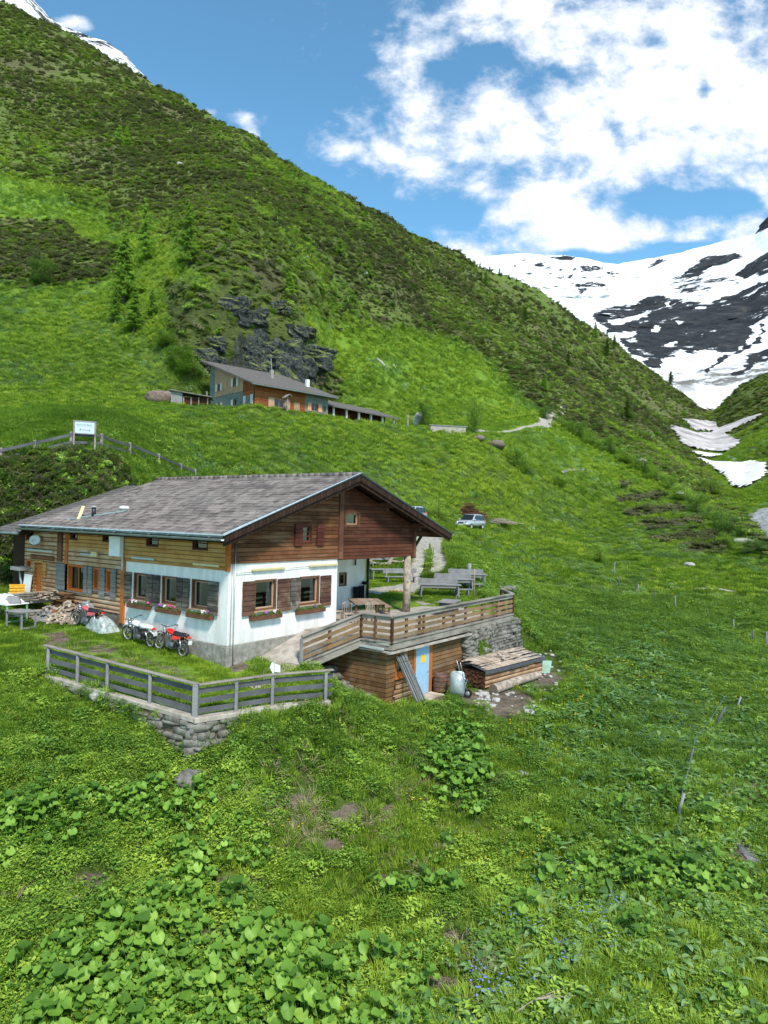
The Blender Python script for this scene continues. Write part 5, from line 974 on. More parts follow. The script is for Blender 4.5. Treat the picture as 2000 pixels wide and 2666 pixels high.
def cellar():
    t = thing('cellar_hut', 'timber fronted cellar built beneath the terrace with a pale blue door', 'cellar', L2W(4.45, -4.2, -1.66), TH)
    Z = 1.66; m = MB(); wall(m, 1, 0, 0, 6.0, -.3, 2.16, [(.62, 1.28, .98+.1, 2.06), (2.0, 3.12, -.05, 2.06)], .12); wall(m, 0, 0, 0, 3.2, -.3, 2.16, (), .12)
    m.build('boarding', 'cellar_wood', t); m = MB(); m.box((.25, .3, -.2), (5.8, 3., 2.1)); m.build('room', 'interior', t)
    d = MB(); d.box((2.04, -.02, .02), (3.08, .05, 2.05)); d = d.build('door', 'blue_door', t, bev=.01)
    m = MB(); m.box((2.42, -.032, 1.36), (2.74, -.021, 1.68)); s = m.build('warning_sticker', 'sticker_yellow', d)
    m = MB()
    for k, (a, b) in enumerate(((2.47, 2.69), (2.50, 2.66), (2.46, 2.70))): m.box((a, -.036, 1.60-k*.085), (b, -.033, 1.635-k*.085))
    m = m.build('hinge', 'steel', d) if False else None
    m = MB(); m.tube([(3.0, -.03, .95), (3.0, -.07, .95)], .015, 6); m.tube([(3.0, -.07, .95), (2.88, -.07, .95)], .012, 6); m.build('handle', 'steel', d)
    m = MB(); m.box((1.88, -.04, -.05), (2.02, .04, 2.12)); m.box((3.1, -.04, -.05), (3.28, .04, 2.12)); m.box((2.02, -.041, 2.06), (3.1, .04, 2.13)); m.build('door_frame', 'orange_wood', t)
    w = window(t, 1, 0, .62, 1.28, 1.08, 2.06, frame='orange_wood', inner='cellar_wood', depth=.1, cur=False, fw_=.1)
    m = MB(); m.box((1.28, -.03, 1.0), (1.42, .03, 2.12)); m.box((.55, -.05, .98), (1.9, .03, 1.07)); m.build('window_board', 'orange_wood', t)
    m = MB()
    for k in range(6): m.beam((.5+U(-.1, .1), -.03-k*.02, .12+k*.14), (1.95, -.03-k*.02, .10+k*.14), .03, .13)
    m.build('low_boards', 'log_wood', t)
    m = MB(); m.box((1.5, -.75, -.06), (3.2, -.05, .04)); m.build('threshold', 'plank_wood', t)
cellar()
def rock_ell(mb, c, r, seed=0, n=12, m=8, amp=.22, p=.75, rz=0., mi=0):
    rr = random.Random(seed); ph = [rr.uniform(0, 6.28) for _ in range(9)]; vs, fs = [], []; cs, sn = math.cos(rz), math.sin(rz)
    for i in range(m+1):
        a = PI*i/m
        for k in range(n):
            b = 2*PI*k/n; q = [math.sin(a)*math.cos(b), math.sin(a)*math.sin(b), math.cos(a)]; q = [math.copysign(abs(w)**p, w) for w in q]
            f = 1+amp*(math.sin(3*q[0]+ph[0])*math.sin(2.6*q[1]+ph[1])+.6*math.sin(6*q[2]+ph[2]+3*q[0])*math.sin(5*q[1]+ph[3])+.35*math.sin(11*q[0]+ph[4])*math.sin(10*q[2]+ph[5]))
            x, y, z = q[0]*r[0]*f, q[1]*r[1]*f, q[2]*r[2]*f; vs.append((c[0]+x*cs-y*sn, c[1]+x*sn+y*cs, c[2]+z))
    for i in range(m):
        for k in range(n): a, b = i*n+k, i*n+(k+1) % n; fs.append((a, a+n, b+n, b))
    return mb.add(vs, fs, mi)
def stone_courses(mb, p, q, ztop, zbot, seed, hmin=.07, hmax=.25, miss=.06, lmin=.14, lmax=.85, depth=.16, batter=.12):
    """dry stone face from p to q (xy), ztop/zbot functions of the fraction along"""
    rr = random.Random(seed); d = np.array(q)-np.array(p); L = math.hypot(*d); d = d/L; nrm = np.array([d[1], -d[0]]); ang = math.atan2(d[1], d[0]); z = 0.
    top = 0
    H = max(ztop(f)-zbot(f) for f in np.linspace(0, 1, 12))
    while z < H:
        h = rr.uniform(hmin, hmax); x = -rr.uniform(0, .3)
        while x < L:
            l = rr.uniform(lmin, lmax)*(1.2 if h > .17 else 1); f = min(max((x+l/2)/L, 0), 1); zz = ztop(f)-z-h/2
            if zz > zbot(f)-.1 and rr.random() > miss:
                off = z*batter+rr.uniform(-.05, .06); c = np.array(p)+d*(x+l/2)+nrm*off; rock_ell(mb, (c[0], c[1], zz), (l/2*.98, depth, h/2*1.02), rr.random(), 10, 6, .13, .36, ang+rr.uniform(-.05, .05))
            x += l
        z += h*.97
def retaining_wall():
    pts = [W0[:2], W1[:2], W2[:2], W3[:2]]; zt = [yard_z(*p)+.02 for p in pts]; zt[0] = -.10
    t = thing('retaining_wall', 'dry stone retaining wall of the yard with a pale concrete cap', 'stone wall', (W1[0], W1[1], zt[1]-2))
    lo = np.array([W1[0], W1[1], zt[1]-2]); m = MB(); bk = MB()
    for i in range(3):
        a, b = pts[i], pts[i+1]; d = (b-a)/np.linalg.norm(b-a); n = np.array([d[1], -d[0]])
        zb = lambda f, a=a, b=b, n=n: gz(*(a+(b-a)*f+n*.45))-.25; ztp = lambda f, i=i: zt[i]+(zt[i+1]-zt[i])*f-.12
        stone_courses(m, a+n*.06, b+n*.06, ztp, zb, 40+i, miss=.10)
        bk.add([(*(a-n*.2), zt[i]-.1), (*(b-n*.2), zt[i+1]-.1), (*(b+n*.1), zt[i+1]-.14), (*(a+n*.1), zt[i]-.14), (*(b+n*.25), zt[i+1]-2.6), (*(a+n*.25), zt[i]-2.6)], [(0,1,2,3), (3,2,4,5)])
    zz = zt[1]-.16; k = 0
    while zz > zt[1]-2.2: hh = U(.05, .14); rock_ell(m, (W1[0]+U(-.06, .1), W1[1]-.02-(zt[1]-zz)*.13, zz-hh), (U(.22, .46), U(.16, .26), hh*1.05), k+3, 12, 6, .13, .32, U(-.5, .6)); zz -= 2*hh*.96; k += 1
    for o in (m, bk): o.v = [(x-lo[0], y-lo[1], z-lo[2]) for x, y, z in o.v]
    m.build('stones', 'wall_stone', t, True); bk.build('backing', 'soil', t)
    m = MB()
    for i in range(3):
        a, b = pts[i], pts[i+1]; d = (b-a)/np.linalg.norm(b-a); n = np.array([d[1], -d[0]]); K = max(2, int(np.linalg.norm(b-a)/1.1)); vs, fs = [], []
        for k in range(K+1):
            f = k/K; c = a+(b-a)*(f if i != 1 or k else -.06); z = zt[i]+(zt[i+1]-zt[i])*f; w1, w2 = .17+U(-.02, .02), .24
            vs += [(*(c+n*w1), z-.13), (*(c+n*w1), z+.03), (*(c-n*w2), z+.03), (*(c-n*w2), z-.13)]
        for k in range(K): o = 4*k; fs += [(o+j, o+(j+1) % 4, o+4+(j+1) % 4, o+4+j) for j in range(4)]
        m.add(vs, fs)
    m.v = [(x-lo[0], y-lo[1], z-lo[2]) for x, y, z in m.v]; m.build('coping', 'concrete', t, bev=.02)
    return pts, zt
WP, WZ = retaining_wall()
def yard_fence():
    t = thing('yard_fence', 'weathered grey plank fence on the cap of the yard wall', 'fence', (W1[0], W1[1], WZ[1])); lo = np.array([W1[0], W1[1], WZ[1]])
    posts = []
    def at(i, f): a, b = WP[i], WP[i+1]; return np.array([*(a+(b-a)*f), WZ[i]+(WZ[i+1]-WZ[i])*f])-lo
    ends = [[at(0, f) for f in (.02, .235, .44, .715)], [at(0, .985)], [at(1, f) for f in (.50,)], [at(1, 1.)], [at(2, f) for f in (.93,)]]
    for g in ends:
        for p in g: posts.append(p)
    H = 1.0
    for k, p in enumerate(posts): w = .17 if k == 4 else .10; m = MB(); m.box((p[0]-w/2, p[1]-w/2, p[2]), (p[0]+w/2, p[1]+w/2, p[2]+H-(0 if k != 6 else 0))); m.build('post', 'grey_wood', t, bev=.012)
    runs = [(at(0, -.01), at(0, .99)), (at(1, 0), at(1, 1.)), (at(2, 0), at(2, 1.06))]
    for a, b in runs:
        d = b-a; n = np.array([d[1], -d[0], 0])/math.hypot(d[0], d[1]); m = MB(); m.beam(a+(0, 0, H+.02), b+(0, 0, H+.02), .17, .045); m.build('top_rail', 'deck_edge_wood', t, bev=.008)
        for z in (.80, .50, .20):
            m = MB(); K = 4; L = np.linalg.norm(d)
            for k in range(K): 
                if L < 2.6 and k: continue
                p, q = (a+d*k/K, a+d*(k+1)/K) if L >= 2.6 else (a, b); m.beam(p-n*.07+(0, 0, z+U(-.012, .012)), q-n*.07+(0, 0, z+U(-.012, .012)), .03, .155)
            m.build('rail', 'dark_grey_wood', t)
    p = at(1, 1.)+lo; q = thing('trail_sign', 'small white arrow shaped sign on a thin grey post by the fence', 'sign', p+(.02, .10, .0)); m = MB(); m.tube([(0, 0, 0), (0, 0, 1.38)], .035, 8); m.build('sign_post', 'grey_wood', q, True)
    m = MB(); m.prism([(-.14, 1.24), (-.05, 1.06), (-.012, 1.03), (-.012, 1.36), (-.07, 1.42)], 1, -.045, -.03); m.prism([(.012, 1.37), (.20, 1.30), (.20, 1.08), (.012, 1.10)], 1, -.045, -.03); m.build('sign_board', 'white_plastic', q)
yard_fence()
def rail_fence(name, label, cat, pts, H, w, rails, mpost, mrail, extra=0):
    P0 = pts[0]; t = thing(name, label, cat, P0)
    for p in pts: q = p-P0; m = MB(); m.box((q[0]-w/2, q[1]-w/2, q[2]-.25), (q[0]+w/2, q[1]+w/2, q[2]+H)); m.build('post', mpost, t, bev=.01)
    for a, b in zip(pts[:-1], pts[1:]):
        for z in rails: m = MB(); m.beam(a-P0+(0, -w*.62, z), b-P0+(0, -w*.62, z+U(-.03, .03)), .035, .17); m.build('rail', mrail, t)
    return t
up = [G(-75, 1235), G(2, 1216), G(90, 1196), G(185, 1172), G(264, 1176)]; fp = [np.array([-17.9, 47.5, 0]), np.array([-18.3, 53.5, 0]), np.array([-18.8, 60, 0]), np.array([-19.2, 67, 0])]
for q in fp: q[2] = gz(q[0], q[1])
def on_line(px, top_py, H, Y): p = P(px, top_py, Y); return np.array([p[0], p[1], p[2]-H])
up2 = [G(338, 1195), G(413, 1221), G(471, 1243), G(508, 1256)]
rail_fence('bank_fence', 'two rail grey timber fence along the top of the bank', 'fence', up+up2, 1.15, .15, (.95, .48), 'deck_edge_wood', 'dark_grey_wood')
def board_sign():
    a, b = G(195, 1172), G(250, 1174); L = np.linalg.norm((b-a)[:2]); rz = math.atan2(b[1]-a[1], b[0]-a[0]); t = thing('name_sign', 'white name board with faint green lettering on two grey posts above the bank fence', 'sign', a+(0, -.18, 0), rz)
    for x in (0, L): m = MB(); m.box((x-.05, -.05, -.3), (x+.05, .05, 1.8)); m.build('post', 'deck_edge_wood', t)
    m = MB(); m.box((-.06, -.07, 1.74), (L+.06, .03, 1.82)); m.box((.05, -.052, 1.0), (L-.05, .03, 1.05)); m.build('frame', 'grey_wood', t)
    m = MB(); m.box((.05, -.06, 1.05), (L-.05, -.03, 1.74)); b_ = m.build('board', 'sign_white', t)
    m = MB(); x = .14
    while x < L-.2: w = U(.07, .12); h = .17; z = 1.46; m.box((x, -.066, z), (x+.025, -.061, z+h)); m.box((x+w-.02, -.066, z), (x+w, -.061, z+h*.9)); m.box((x+.026, -.066, z+h*U(.3, .8)), (x+w-.021, -.061, z+h*U(.3, .8)+.03)); x += w+.045
    m.build('faded_lettering', 'sign_green', b_)
    m = MB(); m.box((L*.27, -.066, 1.22), (L*.32, -.061, 1.32)); m.box((L*.69, -.066, 1.18), (L*.73, -.061, 1.3)); x = L*.36
    while x < L*.66: m.box((x, -.066, 1.24), (x+.05, -.061, 1.28)); x += .08
    m.build('second_line', 'sign_dark', b_)
board_sign()
def stone_wall_right():
    t = thing('terrace_wall', 'rough dry stone wall holding up the far end of the terrace', 'stone wall', L2W(10.5, -4.2, -1.7), TH)
    m = MB(); stone_courses(m, (0, -.05), (4.6, -.28), lambda f: 2.42+.1*f, lambda f: .1+.7*f*f, 91, hmin=.1, hmax=.22, lmin=.15, lmax=.45, depth=.22, batter=.16, miss=.03)
    stone_courses(m, (4.6, -.28), (6.1, 1.4), lambda f: 2.5, lambda f: .8+.7*f, 92, hmin=.1, hmax=.2, lmin=.15, lmax=.4, depth=.2, batter=.14, miss=.03)
    for k in range(9): rock_ell(m, (.12+U(-.05, .05), -.1-(.2*(8-k)/8), .1+k*.24), (.28, .28, .13), k+33, 10, 6, .12, .6, U(0, 3))
    m.build('stones', 'wall_stone', t, True); m = MB(); m.add([(0, .2, 2.4), (4.6, .0, 2.45), (4.9, -.35, .2), (0, -.15, -.4), (6.1, 1.5, 2.45), (6.3, 1.3, .9)], [(0,1,2,3), (1,4,5,2)]); m.build('backing', 'soil', t)
    m2 = MB(); [rock_ell(m2, (U(.2, 4.9), -.22-(2.4-z_)*.15, z_), (U(.10, .26), U(.14, .22), U(.07, .17)), k+400, 10, 7, .2, .5, U(-.7, .7)) for k in range(85) for z_ in (U(.5, 2.4),)]; m2.build('loose_stones', 'pale_rock' if False else 'wall_stone', t, True)
    m = MB()
    for _ in range(900):
        x, z = .5+abs(random.gauss(.5, .55)), U(.5, 1.85); y = -.3-(2.4-z)*.16; r = U(.04, .11); a = U(0, 6.3); m.add([(x, y, z), (x+r*math.cos(a), y-r*.8, z+r*math.sin(a)*.6), (x+r*.6, y-r*.6, z-r*1.4)], [(0, 1, 2)])
    m.build('creepers', 'grass_blade', t)
stone_wall_right()
# ---------------------------------------------------------------- motorcycles
def wheel(par, x, R=.33, w=.09, rimc='rim_pale'):
    m = MB(); pr = []
    for k in range(10): a = 2*PI*k/10; pr.append((math.sin(a)*w/2, R-.045+.045*math.cos(a)))
    m.lathe((x, 0, R), (0, 1, 0), pr, 28, closed=True); ty = m.build('tyre', 'tyre_grey', par, True)
    m = MB(); m.lathe((x, 0, R), (0, 1, 0), [(-.022, R-.062), (.022, R-.062), (.026, R-.10), (-.026, R-.10)], 28, closed=True); m.build('rim', rimc, ty, True)
    m = MB(); m.lathe((x, 0, R), (0, 1, 0), [(-.05, .0), (-.05, .045), (.05, .045), (.05, 0)], 12)
    for k in range(16): a = 2*PI*k/16; s = .03*(1 if k % 2 else -1); m.tube([(x+.04*math.cos(a), s, R+.04*math.sin(a)), (x+(R-.09)*math.cos(a+.2), 0, R+(R-.09)*math.sin(a+.2))], .004, 4, cap=False)
    m.build('spokes', 'engine_grey', ty, True)
def motorcycle(label, rear, front, tank, seat='black_plastic', fend='black_plastic', panel=None, frame='dark_metal', lean=.10, scale=1., plate=True, rack=True):
    rear, front = np.array(rear), np.array(front); rz = math.atan2(front[1]-rear[1], front[0]-rear[0]); t = thing('motorcycle', label, 'motorcycle', rear, rz, 'motorcycles parked in the yard', scale); t.rotation_euler = (lean, -math.atan2(front[2]-rear[2], np.linalg.norm((front-rear)[:2])), rz)
    WB = 1.42
    for x, R in ((0, .31), (WB, .335)): w = thing('wheel', None, None); w.parent = t; wheel(w, x, R)
    m = MB(); 
    for s in (-.06, .06): m.tube([(1.10, s*.4, .86), (.95, s*1.4, .50), (.80, s*1.8, .28), (.48, s*1.8, .27), (.38, s*1.5, .55), (.05, s*1.8, .76)], .018, 7); m.tube([(1.10, s*.4, .88), (.55, s*1.4, .80), (.0, s*1.6, .80)], .016, 7); m.tube([(.42, s*1.5, .34), (0, s*1.6, .31)], .020, 7)
    m.build('frame', frame, t, True)
    m = MB(); m.box((.48, -.12, .24), (.88, .12, .48)); m.ell((.62, 0, .36), (.16, .17, .13), 12, 8, .8); m.prism([(.66, .46), (.82, .44), (.92, .70), (.76, .74)], 1, -.085, .085)
    for k in range(5): m.prism([(.655+.02*k, .49+k*.045), (.875+.02*k, .47+k*.045), (.88+.02*k, .485+k*.045), (.66+.02*k, .505+k*.045)], 1, -.12, .12)
    m.build('engine', 'engine_grey', t, bev=.01)
    m = MB(); m.tube([(.86, -.08, .62), (.98, -.12, .48), (.85, -.16, .26), (.50, -.17, .27), (.25, -.17, .42), (-.12, -.18, .56)], [.02, .022, .022, .028, .045, .05], 8); m.build('exhaust', 'chrome' if tank == 'red_paint' else 'dark_metal', t, True)
    m = MB()
    for s in (-.095, .095): m.tube([(WB, s, .335), (1.18, s, .92)], [.026, .022], 8); m.tube([(0, s, .31), (.20, s*1.1, .72)], .028, 8)
    m.box((1.13, -.12, .84), (1.21, .12, .90)); m.build('fork', 'steel', t, True)
    m = MB(); sec = [(.52, .06, .78, .80), (.62, .11, .76, .86), (.78, .15, .75, .93), (.92, .15, .76, .96), (1.02, .10, .80, .94), (1.08, .04, .84, .90)]; vs = []
    for x, w, a, b in sec:
        for k in range(10): q = 2*PI*k/10; vs.append((x, w*math.copysign(abs(math.cos(q))**.7, math.cos(q)), (a+b)/2+(b-a)/2*math.copysign(abs(math.sin(q))**.7, math.sin(q))))
    m.add(vs, [(i*10+k, (i+1)*10+k, (i+1)*10+(k+1) % 10, i*10+(k+1) % 10) for i in range(5) for k in range(10)]+[tuple(range(10)), tuple(range(59, 49, -1))]); m.build('fuel_tank', tank, t, True)
    m = MB(); m.tube([(.62, 0, .83), (.35, 0, .81), (.05, 0, .84), (-.15, 0, .87)], [.10, .115, .11, .07], 10); s_ = m.build('seat', seat, t, True)
    m = MB()
    for s in (-1, 1): m.prism([(.45, .60), (.62, .58), (.60, .74), (.10, .78), (.15, .68)], 1, s*.11, s*.135)
    m.build('side_panel', panel or tank, t, bev=.01)
    m = MB(); vs = []
    for x0, R, a0, a1 in ((0, .40, .5, 2.5), (WB, .42, .6, 2.2)):
        K = 12; o = len(m.v); vs = []
        for k in range(K+1): a = a0+(a1-a0)*k/K; vs += [(x0+R*math.cos(a), -.065, .32+R*math.sin(a)), (x0+R*math.cos(a), 0, .34+R*math.sin(a)), (x0+R*math.cos(a), .065, .32+R*math.sin(a))]
        m.add(vs, [(3*k+j, 3*k+3+j, 3*k+4+j, 3*k+1+j) for k in range(K) for j in (0, 1)])
    m.build('mudguard', fend, t, True)
    m = MB(); m.tube([(1.02, -.40, 1.08), (1.08, -.30, 1.06), (1.15, -.12, .99), (1.15, .12, .99), (1.08, .30, 1.06), (1.02, .40, 1.08)], .013, 7); m.tube([(1.00, -.41, 1.08), (1.06, -.30, 1.065)], .019, 7); m.tube([(1.00, .41, 1.08), (1.06, .30, 1.065)], .019, 7); m.build('handlebar', 'black_plastic', t, True)
    m = MB(); m.ell((1.27, 0, .93), (.07, .085, .085), 12, 8); m.build('headlight', 'chrome', t, True)
    m = MB(); m.ell((-.22, 0, .82), (.05, .09, .045), 10, 6, .7); m.build('tail_light', 'red_paint', t, True)
    for s in (-1, 1): m = MB(); m.ell((-.16, s*.16, .80), (.03, .03, .025), 8, 5); m.build('indicator', 'orange_glass', t, True)
    if plate: m = MB(); m.box((-.33, -.09, .56), (-.315, .09, .72)); m.build('number_plate', 'white_paint', t)
    return t
rr_, rf_ = G(473, 1712), G(410, 1691); motorcycle('red trail motorcycle nearest the house corner, its front wheel overlapping another bike', rr_, rf_, 'red_paint', lean=.12, fend='black_plastic', panel='red_paint')
wf = G(333, 1668); d = (wf-rf_); d = d/np.linalg.norm(d); wr = wf+np.array([1.42*.84, -1.42*.54, -.1]); wr[2] = gz(wr[0], wr[1]); motorcycle('white tanked motorcycle with red engine leaning against the white wall', wr, wf, 'white_paint', seat='white_paint', fend='white_paint', panel='dark_metal', lean=-.12)
pf, pr_ = G(198, 1630), G(251, 1644); motorcycle('old pink and dark red moped beside the plastic sheet', pr_, pf, 'pink_paint', fend='rust', panel='pink_paint', lean=.1, plate=False)
# ---------------------------------------------------------------- clutter in the yard
def cloth_lump(name, label, cat, loc, rz, size, m_, seed, folds=.06, par=None):
    L, W, H = size; n, k = 22, 16; vs = []
    for i in range(n+1):
        for j in range(k+1):
            u, v = i/n*2-1, j/k*2-1; e = max(0, 1-abs(u)**3.0)*max(0, 1-abs(v)**3.0); f = float(fbm(np.array([u*2.3+seed]), np.array([v*2.3]), 4, seed)[0]); z = H*e**.45*(.55+.75*f)+.01; vs.append((u*L/2+(f-.5)*folds*4, v*W/2, z))
    mb = MB(); mb.add(vs, [(i*(k+1)+j, (i+1)*(k+1)+j, (i+1)*(k+1)+j+1, i*(k+1)+j+1) for i in range(n) for j in range(k)]); o = mb.build(name, m_, par, True, recalc=False)
    if par is None: o.location = tuple(loc); o.rotation_euler = (0, 0, rz); tag(o, label, cat)
    return o
c = (G(272, 1650)+G(322, 1645))/2; c = np.array([*L2W(-.75, 7.15)[:2], 0]); c[2] = gz(c[0], c[1]); t = thing('sheeted_machine', 'something bulky wrapped in a clear plastic sheet by the corner of the white wall', 'covered machine', c, TH+PI/2)
m = MB(); m.tube([(-.6, 0, .3), (.1, 0, .55), (.7, 0, .28)], .12, 8); m.ell((.0, 0, .45), (.5, .16, .25), 10, 7); m.lathe((.62, -.05, .3), (0, 1, 0), [(-.04, .2), (.04, .2), (.04, .29), (-.04, .29)], 18, closed=True); m.build('machine', 'grey_stuff', t); cloth_lump('plastic_sheet', '', '', 0, 0, (1.5, .8, .62), 'clear_tarp', 4, par=t)
c = L2W(-.55, 8.7); c[2] = gz(c[0], c[1]); cloth_lump('grey_cover', 'pale grey sheet heaped against the wooden wall behind the moped', 'tarpaulin', c, TH+PI/2, (1.1, .6, .9), 'galvanised', 9)
def heap(name, label, cat, c, R, H, n, mk, mats, seed):
    t = MB(); rr = random.Random(seed)
    for _ in range(n):
        a, q = rr.uniform(0, 6.28), R*math.sqrt(rr.random()); z = H*(1-(q/R)**1.5)*rr.uniform(.3, 1); mk(t, rr, q*math.cos(a), q*math.sin(a), max(.03, z))
    o = t.build(name, mats, None); o.location = tuple(c); return tag(o, label, cat)
def split_log(mb, rr, x, y, z):
    a, e, L, r = rr.uniform(0, 3.14), rr.uniform(-.5, .5), rr.uniform(.2, .42), rr.uniform(.03, .07); d = Vector((math.cos(a)*math.cos(e), math.sin(a)*math.cos(e), math.sin(e)))*L/2; p = Vector((x, y, z)); mb.beam(p-d, p+d, r*2, r*1.5, mi=0 if rr.random() < .6 else 1)
c = L2W(-1.0, 9.6); c[2] = gz(c[0], c[1]); heap('firewood_heap', 'tall heap of split firewood against the log wall beneath the orange windows', 'firewood', c, .85, .95, 230, split_log, ['plank_wood', 'log_bark'], 3)
c = L2W(-1.5, 10.1); c[2] = gz(c[0], c[1])+.02; heap('kindling_heap', 'low grey heap of kindling between the bucket and the moped', 'firewood', c, .6, .7, 150, split_log, ['grey_wood', 'log_bark'], 5)
g = G(143, 1617); m = MB(); m.lathe((0, 0, 0), (0, 0, 1), [(0, 0), (0, .20), (.30, .24), (.55, .25), (.55, .235), (.08, .19), (.08, 0)], 18); o = m.build('metal_bucket', 'rust', None, True); o.location = tuple(g); tag(o, 'rusty dark metal tub standing by the kindling heap', 'tub')
def plank_stack(name, label, cat, c, rz, L, W, H, seed, tilt=0., mats='plank_wood', n=14, bear=True):
    t = thing(name, label, cat, c, rz); t.rotation_euler = (0, tilt, rz); rr = random.Random(seed); m = MB(); k = 0; z = .12 if bear else .02
    while z < H:
        y = -W/2
        while y < W/2: w = rr.uniform(.12, .22); l = L*rr.uniform(.8, 1.0); o = rr.uniform(-.1, .1)*L*.5; a = rr.uniform(-.03, .03); m.beam((-l/2+o, y+a, z), (l/2+o, y-a, z+rr.uniform(-.01, .015)), w*.92, .035); y += w
        z += .042; k += 1
    m.build('boards', mats, t); m = MB()
    if bear:
        for x in (-L*.35, L*.35): m.box((x-.05, -W/2, 0), (x+.05, W/2, .1))
        m.build('bearer', 'grey_wood', t)
    return t
c = L2W(-1.25, 12.2); c[2] = gz(c[0], c[1]); plank_stack('timber_pile', 'pile of pale planks sloping down in front of the orange door', 'planks', c+(0, 0, .35), TH+PI/2, 3.0, 1.1, .5, 2, .12)
c = L2W(-1.9, 11.3); c[2] = gz(c[0], c[1]); plank_stack('timber_pile', 'low untidy pile of brown offcuts in front of the pale planks', 'planks', c, TH+PI/2+.4, 1.7, .8, .3, 3, .05, bear=False)
c = L2W(-.5, 10.9); c[2] = gz(c[0], c[1]); plank_stack('timber_pile', 'small upright stack of short dark boards below the big orange window', 'planks', c, TH+PI/2, 1.0, .5, .95, 6, 0, 'cellar_wood')
def trestle(name, label, c, rz, L, W, H, top='white_plastic', leg='steel'):
    t = thing(name, label, 'table', c, rz); m = MB(); m.box((-L/2, -W/2, H-.05), (L/2, W/2, H)); m.build('table_top', top, t, bev=.008)
    for x in (-L/2+.08, L/2-.08):
        for y in (-W/2+.06, W/2-.06): m = MB(); m.box((x-.03, y-.03, 0), (x+.03, y+.03, H-.05)); m.build('leg', leg, t)
        m = MB(); m.box((x-.02, -W/2+.06, .08), (x+.02, W/2-.06, .13)); m.build('foot_rail', leg, t)
    return t
a, b = G(40, 1652), G(85, 1640); c = (G(16, 1642)+G(62, 1632)+a+b)/4; trestle('work_table', 'bare grey topped work table at the left edge of the yard', (c[0]-.1, c[1]+.3, gz(c[0], c[1])), TH+PI/2+.15, 1.15, .75, .80, 'grey_wood', 'grey_wood')
c2 = G(-10, 1632)+(-.2, .9, 0); c2[2] = gz(c2[0], c2[1]); T2 = trestle('work_table', 'larger work table heaped with white sheets beside the crate', c2, TH+PI/2+.1, 2.2, 1.0, .85, 'white_plastic', 'green_paint')
o = cloth_lump('white_sheeting', 'crumpled white sheeting lying on the left work table', 'sheeting', c2+(0, 0, .85), TH+1.6, (1.9, .9, .34), 'white_cloth', 12)
m = MB(); m.prism([(-.35, 0), (.35, 0), (.25, .22), (-.2, .28)], 1, -.25, .25); o = m.build('grey_case', 'grey_stuff', None, bev=.02); o.location = tuple(c2+np.array([.62, -.42, .87])); o.rotation_euler = (0, 0, .4); tag(o, 'pale grey case on the front end of the sheet covered table', 'case')
c = G(38, 1566); m = MB()
for z in (0, .14, .28): m.box((-.33, -.22, z), (.33, -.20, z+.11)); m.box((-.33, .20, z), (.33, .22, z+.11)); m.box((-.33, -.2, z), (-.31, .2, z+.11)); m.box((.31, -.2, z), (.33, .2, z+.11))
m.box((-.31, -.2, .01), (.31, .2, .03)); m.box((-.35, -.24, .39), (.35, .24, .43)); o = m.build('yellow_crate', 'yellow_plastic', None, bev=.01); o.location = (c[0], c[1]+.2, gz(c[0], c[1]+.2)+.35); o.rotation_euler = (0, 0, .5); tag(o, 'yellow plastic crate behind the work tables', 'crate')
m = MB(); m.box((-.36, -.25, 0), (.36, .25, .36)); m.box((-.4, -.28, .3), (.4, .28, .352)); o = m.build('low_stand', 'grey_wood', None); o.location = (c[0], c[1]+.2, gz(c[0], c[1]+.2)-.005); o.rotation_euler = (0, 0, .5); tag(o, 'low grey stand under the yellow crate', 'stand')
p = L2W(-.28, 14.75); z = gz(p[0], p[1]); m = MB(); m.box((-.02, -.36, 0), (.02, .36, 1.15)); m.box((-.03, -.38, 1.1), (.03, .38, 1.16)); o = m.build('insulation_sheet', 'white_plastic', None); o.location = (p[0], p[1], z); o.rotation_euler = (0, .12, TH); tag(o, 'white sheet of board leaning on the wall left of the orange door', 'board')
for k, (dx, dy, lb) in enumerate(((-1.0, 14.6, 'white paint bucket nearer the white panel'), (-1.3, 14.2, 'white paint bucket nearer the plank pile'))):
    p = L2W(dx, dy); t = thing('paint_bucket', lb, 'bucket', (p[0], p[1], gz(p[0], p[1])), 0, 'white buckets by the door'); m = MB(); m.lathe((0, 0, 0), (0, 0, 1), [(0, 0), (0, .13), (.36, .16), (.36, .165), (.40, .165), (.40, 0)], 16); m.build('body', 'white_plastic', t, True); m = MB(); m.tube([(-.16, 0, .34), (-.14, .02, .22), (0, .05, .17), (.14, .02, .22), (.16, 0, .34)], .006, 5); m.build('handle', 'steel', t)
p = L2W(-.25, 15.35); t = thing('wash_basin', 'small grey outdoor basin on a slanting pipe under the little window', 'basin', (p[0], p[1], gz(p[0], p[1])), TH); m = MB(); m.box((-.30, -.45, 1.28), (.2, .45, 1.34)); m.box((-.30, -.45, 1.34), (-.26, .45, 1.46)); m.box((.16, -.45, 1.34), (.2, .45, 1.46)); m.box((-.26, -.45, 1.34), (.16, -.41, 1.46)); m.box((-.26, .41, 1.34), (.16, .45, 1.46)); m.build('bowl', 'grey_stuff', t); m = MB(); m.tube([(-.05, 0, 1.28), (-.05, -.1, .9), (-.05, -.45, 0)], .05, 8); m.build('waste_pipe', 'galvanised', t, True)
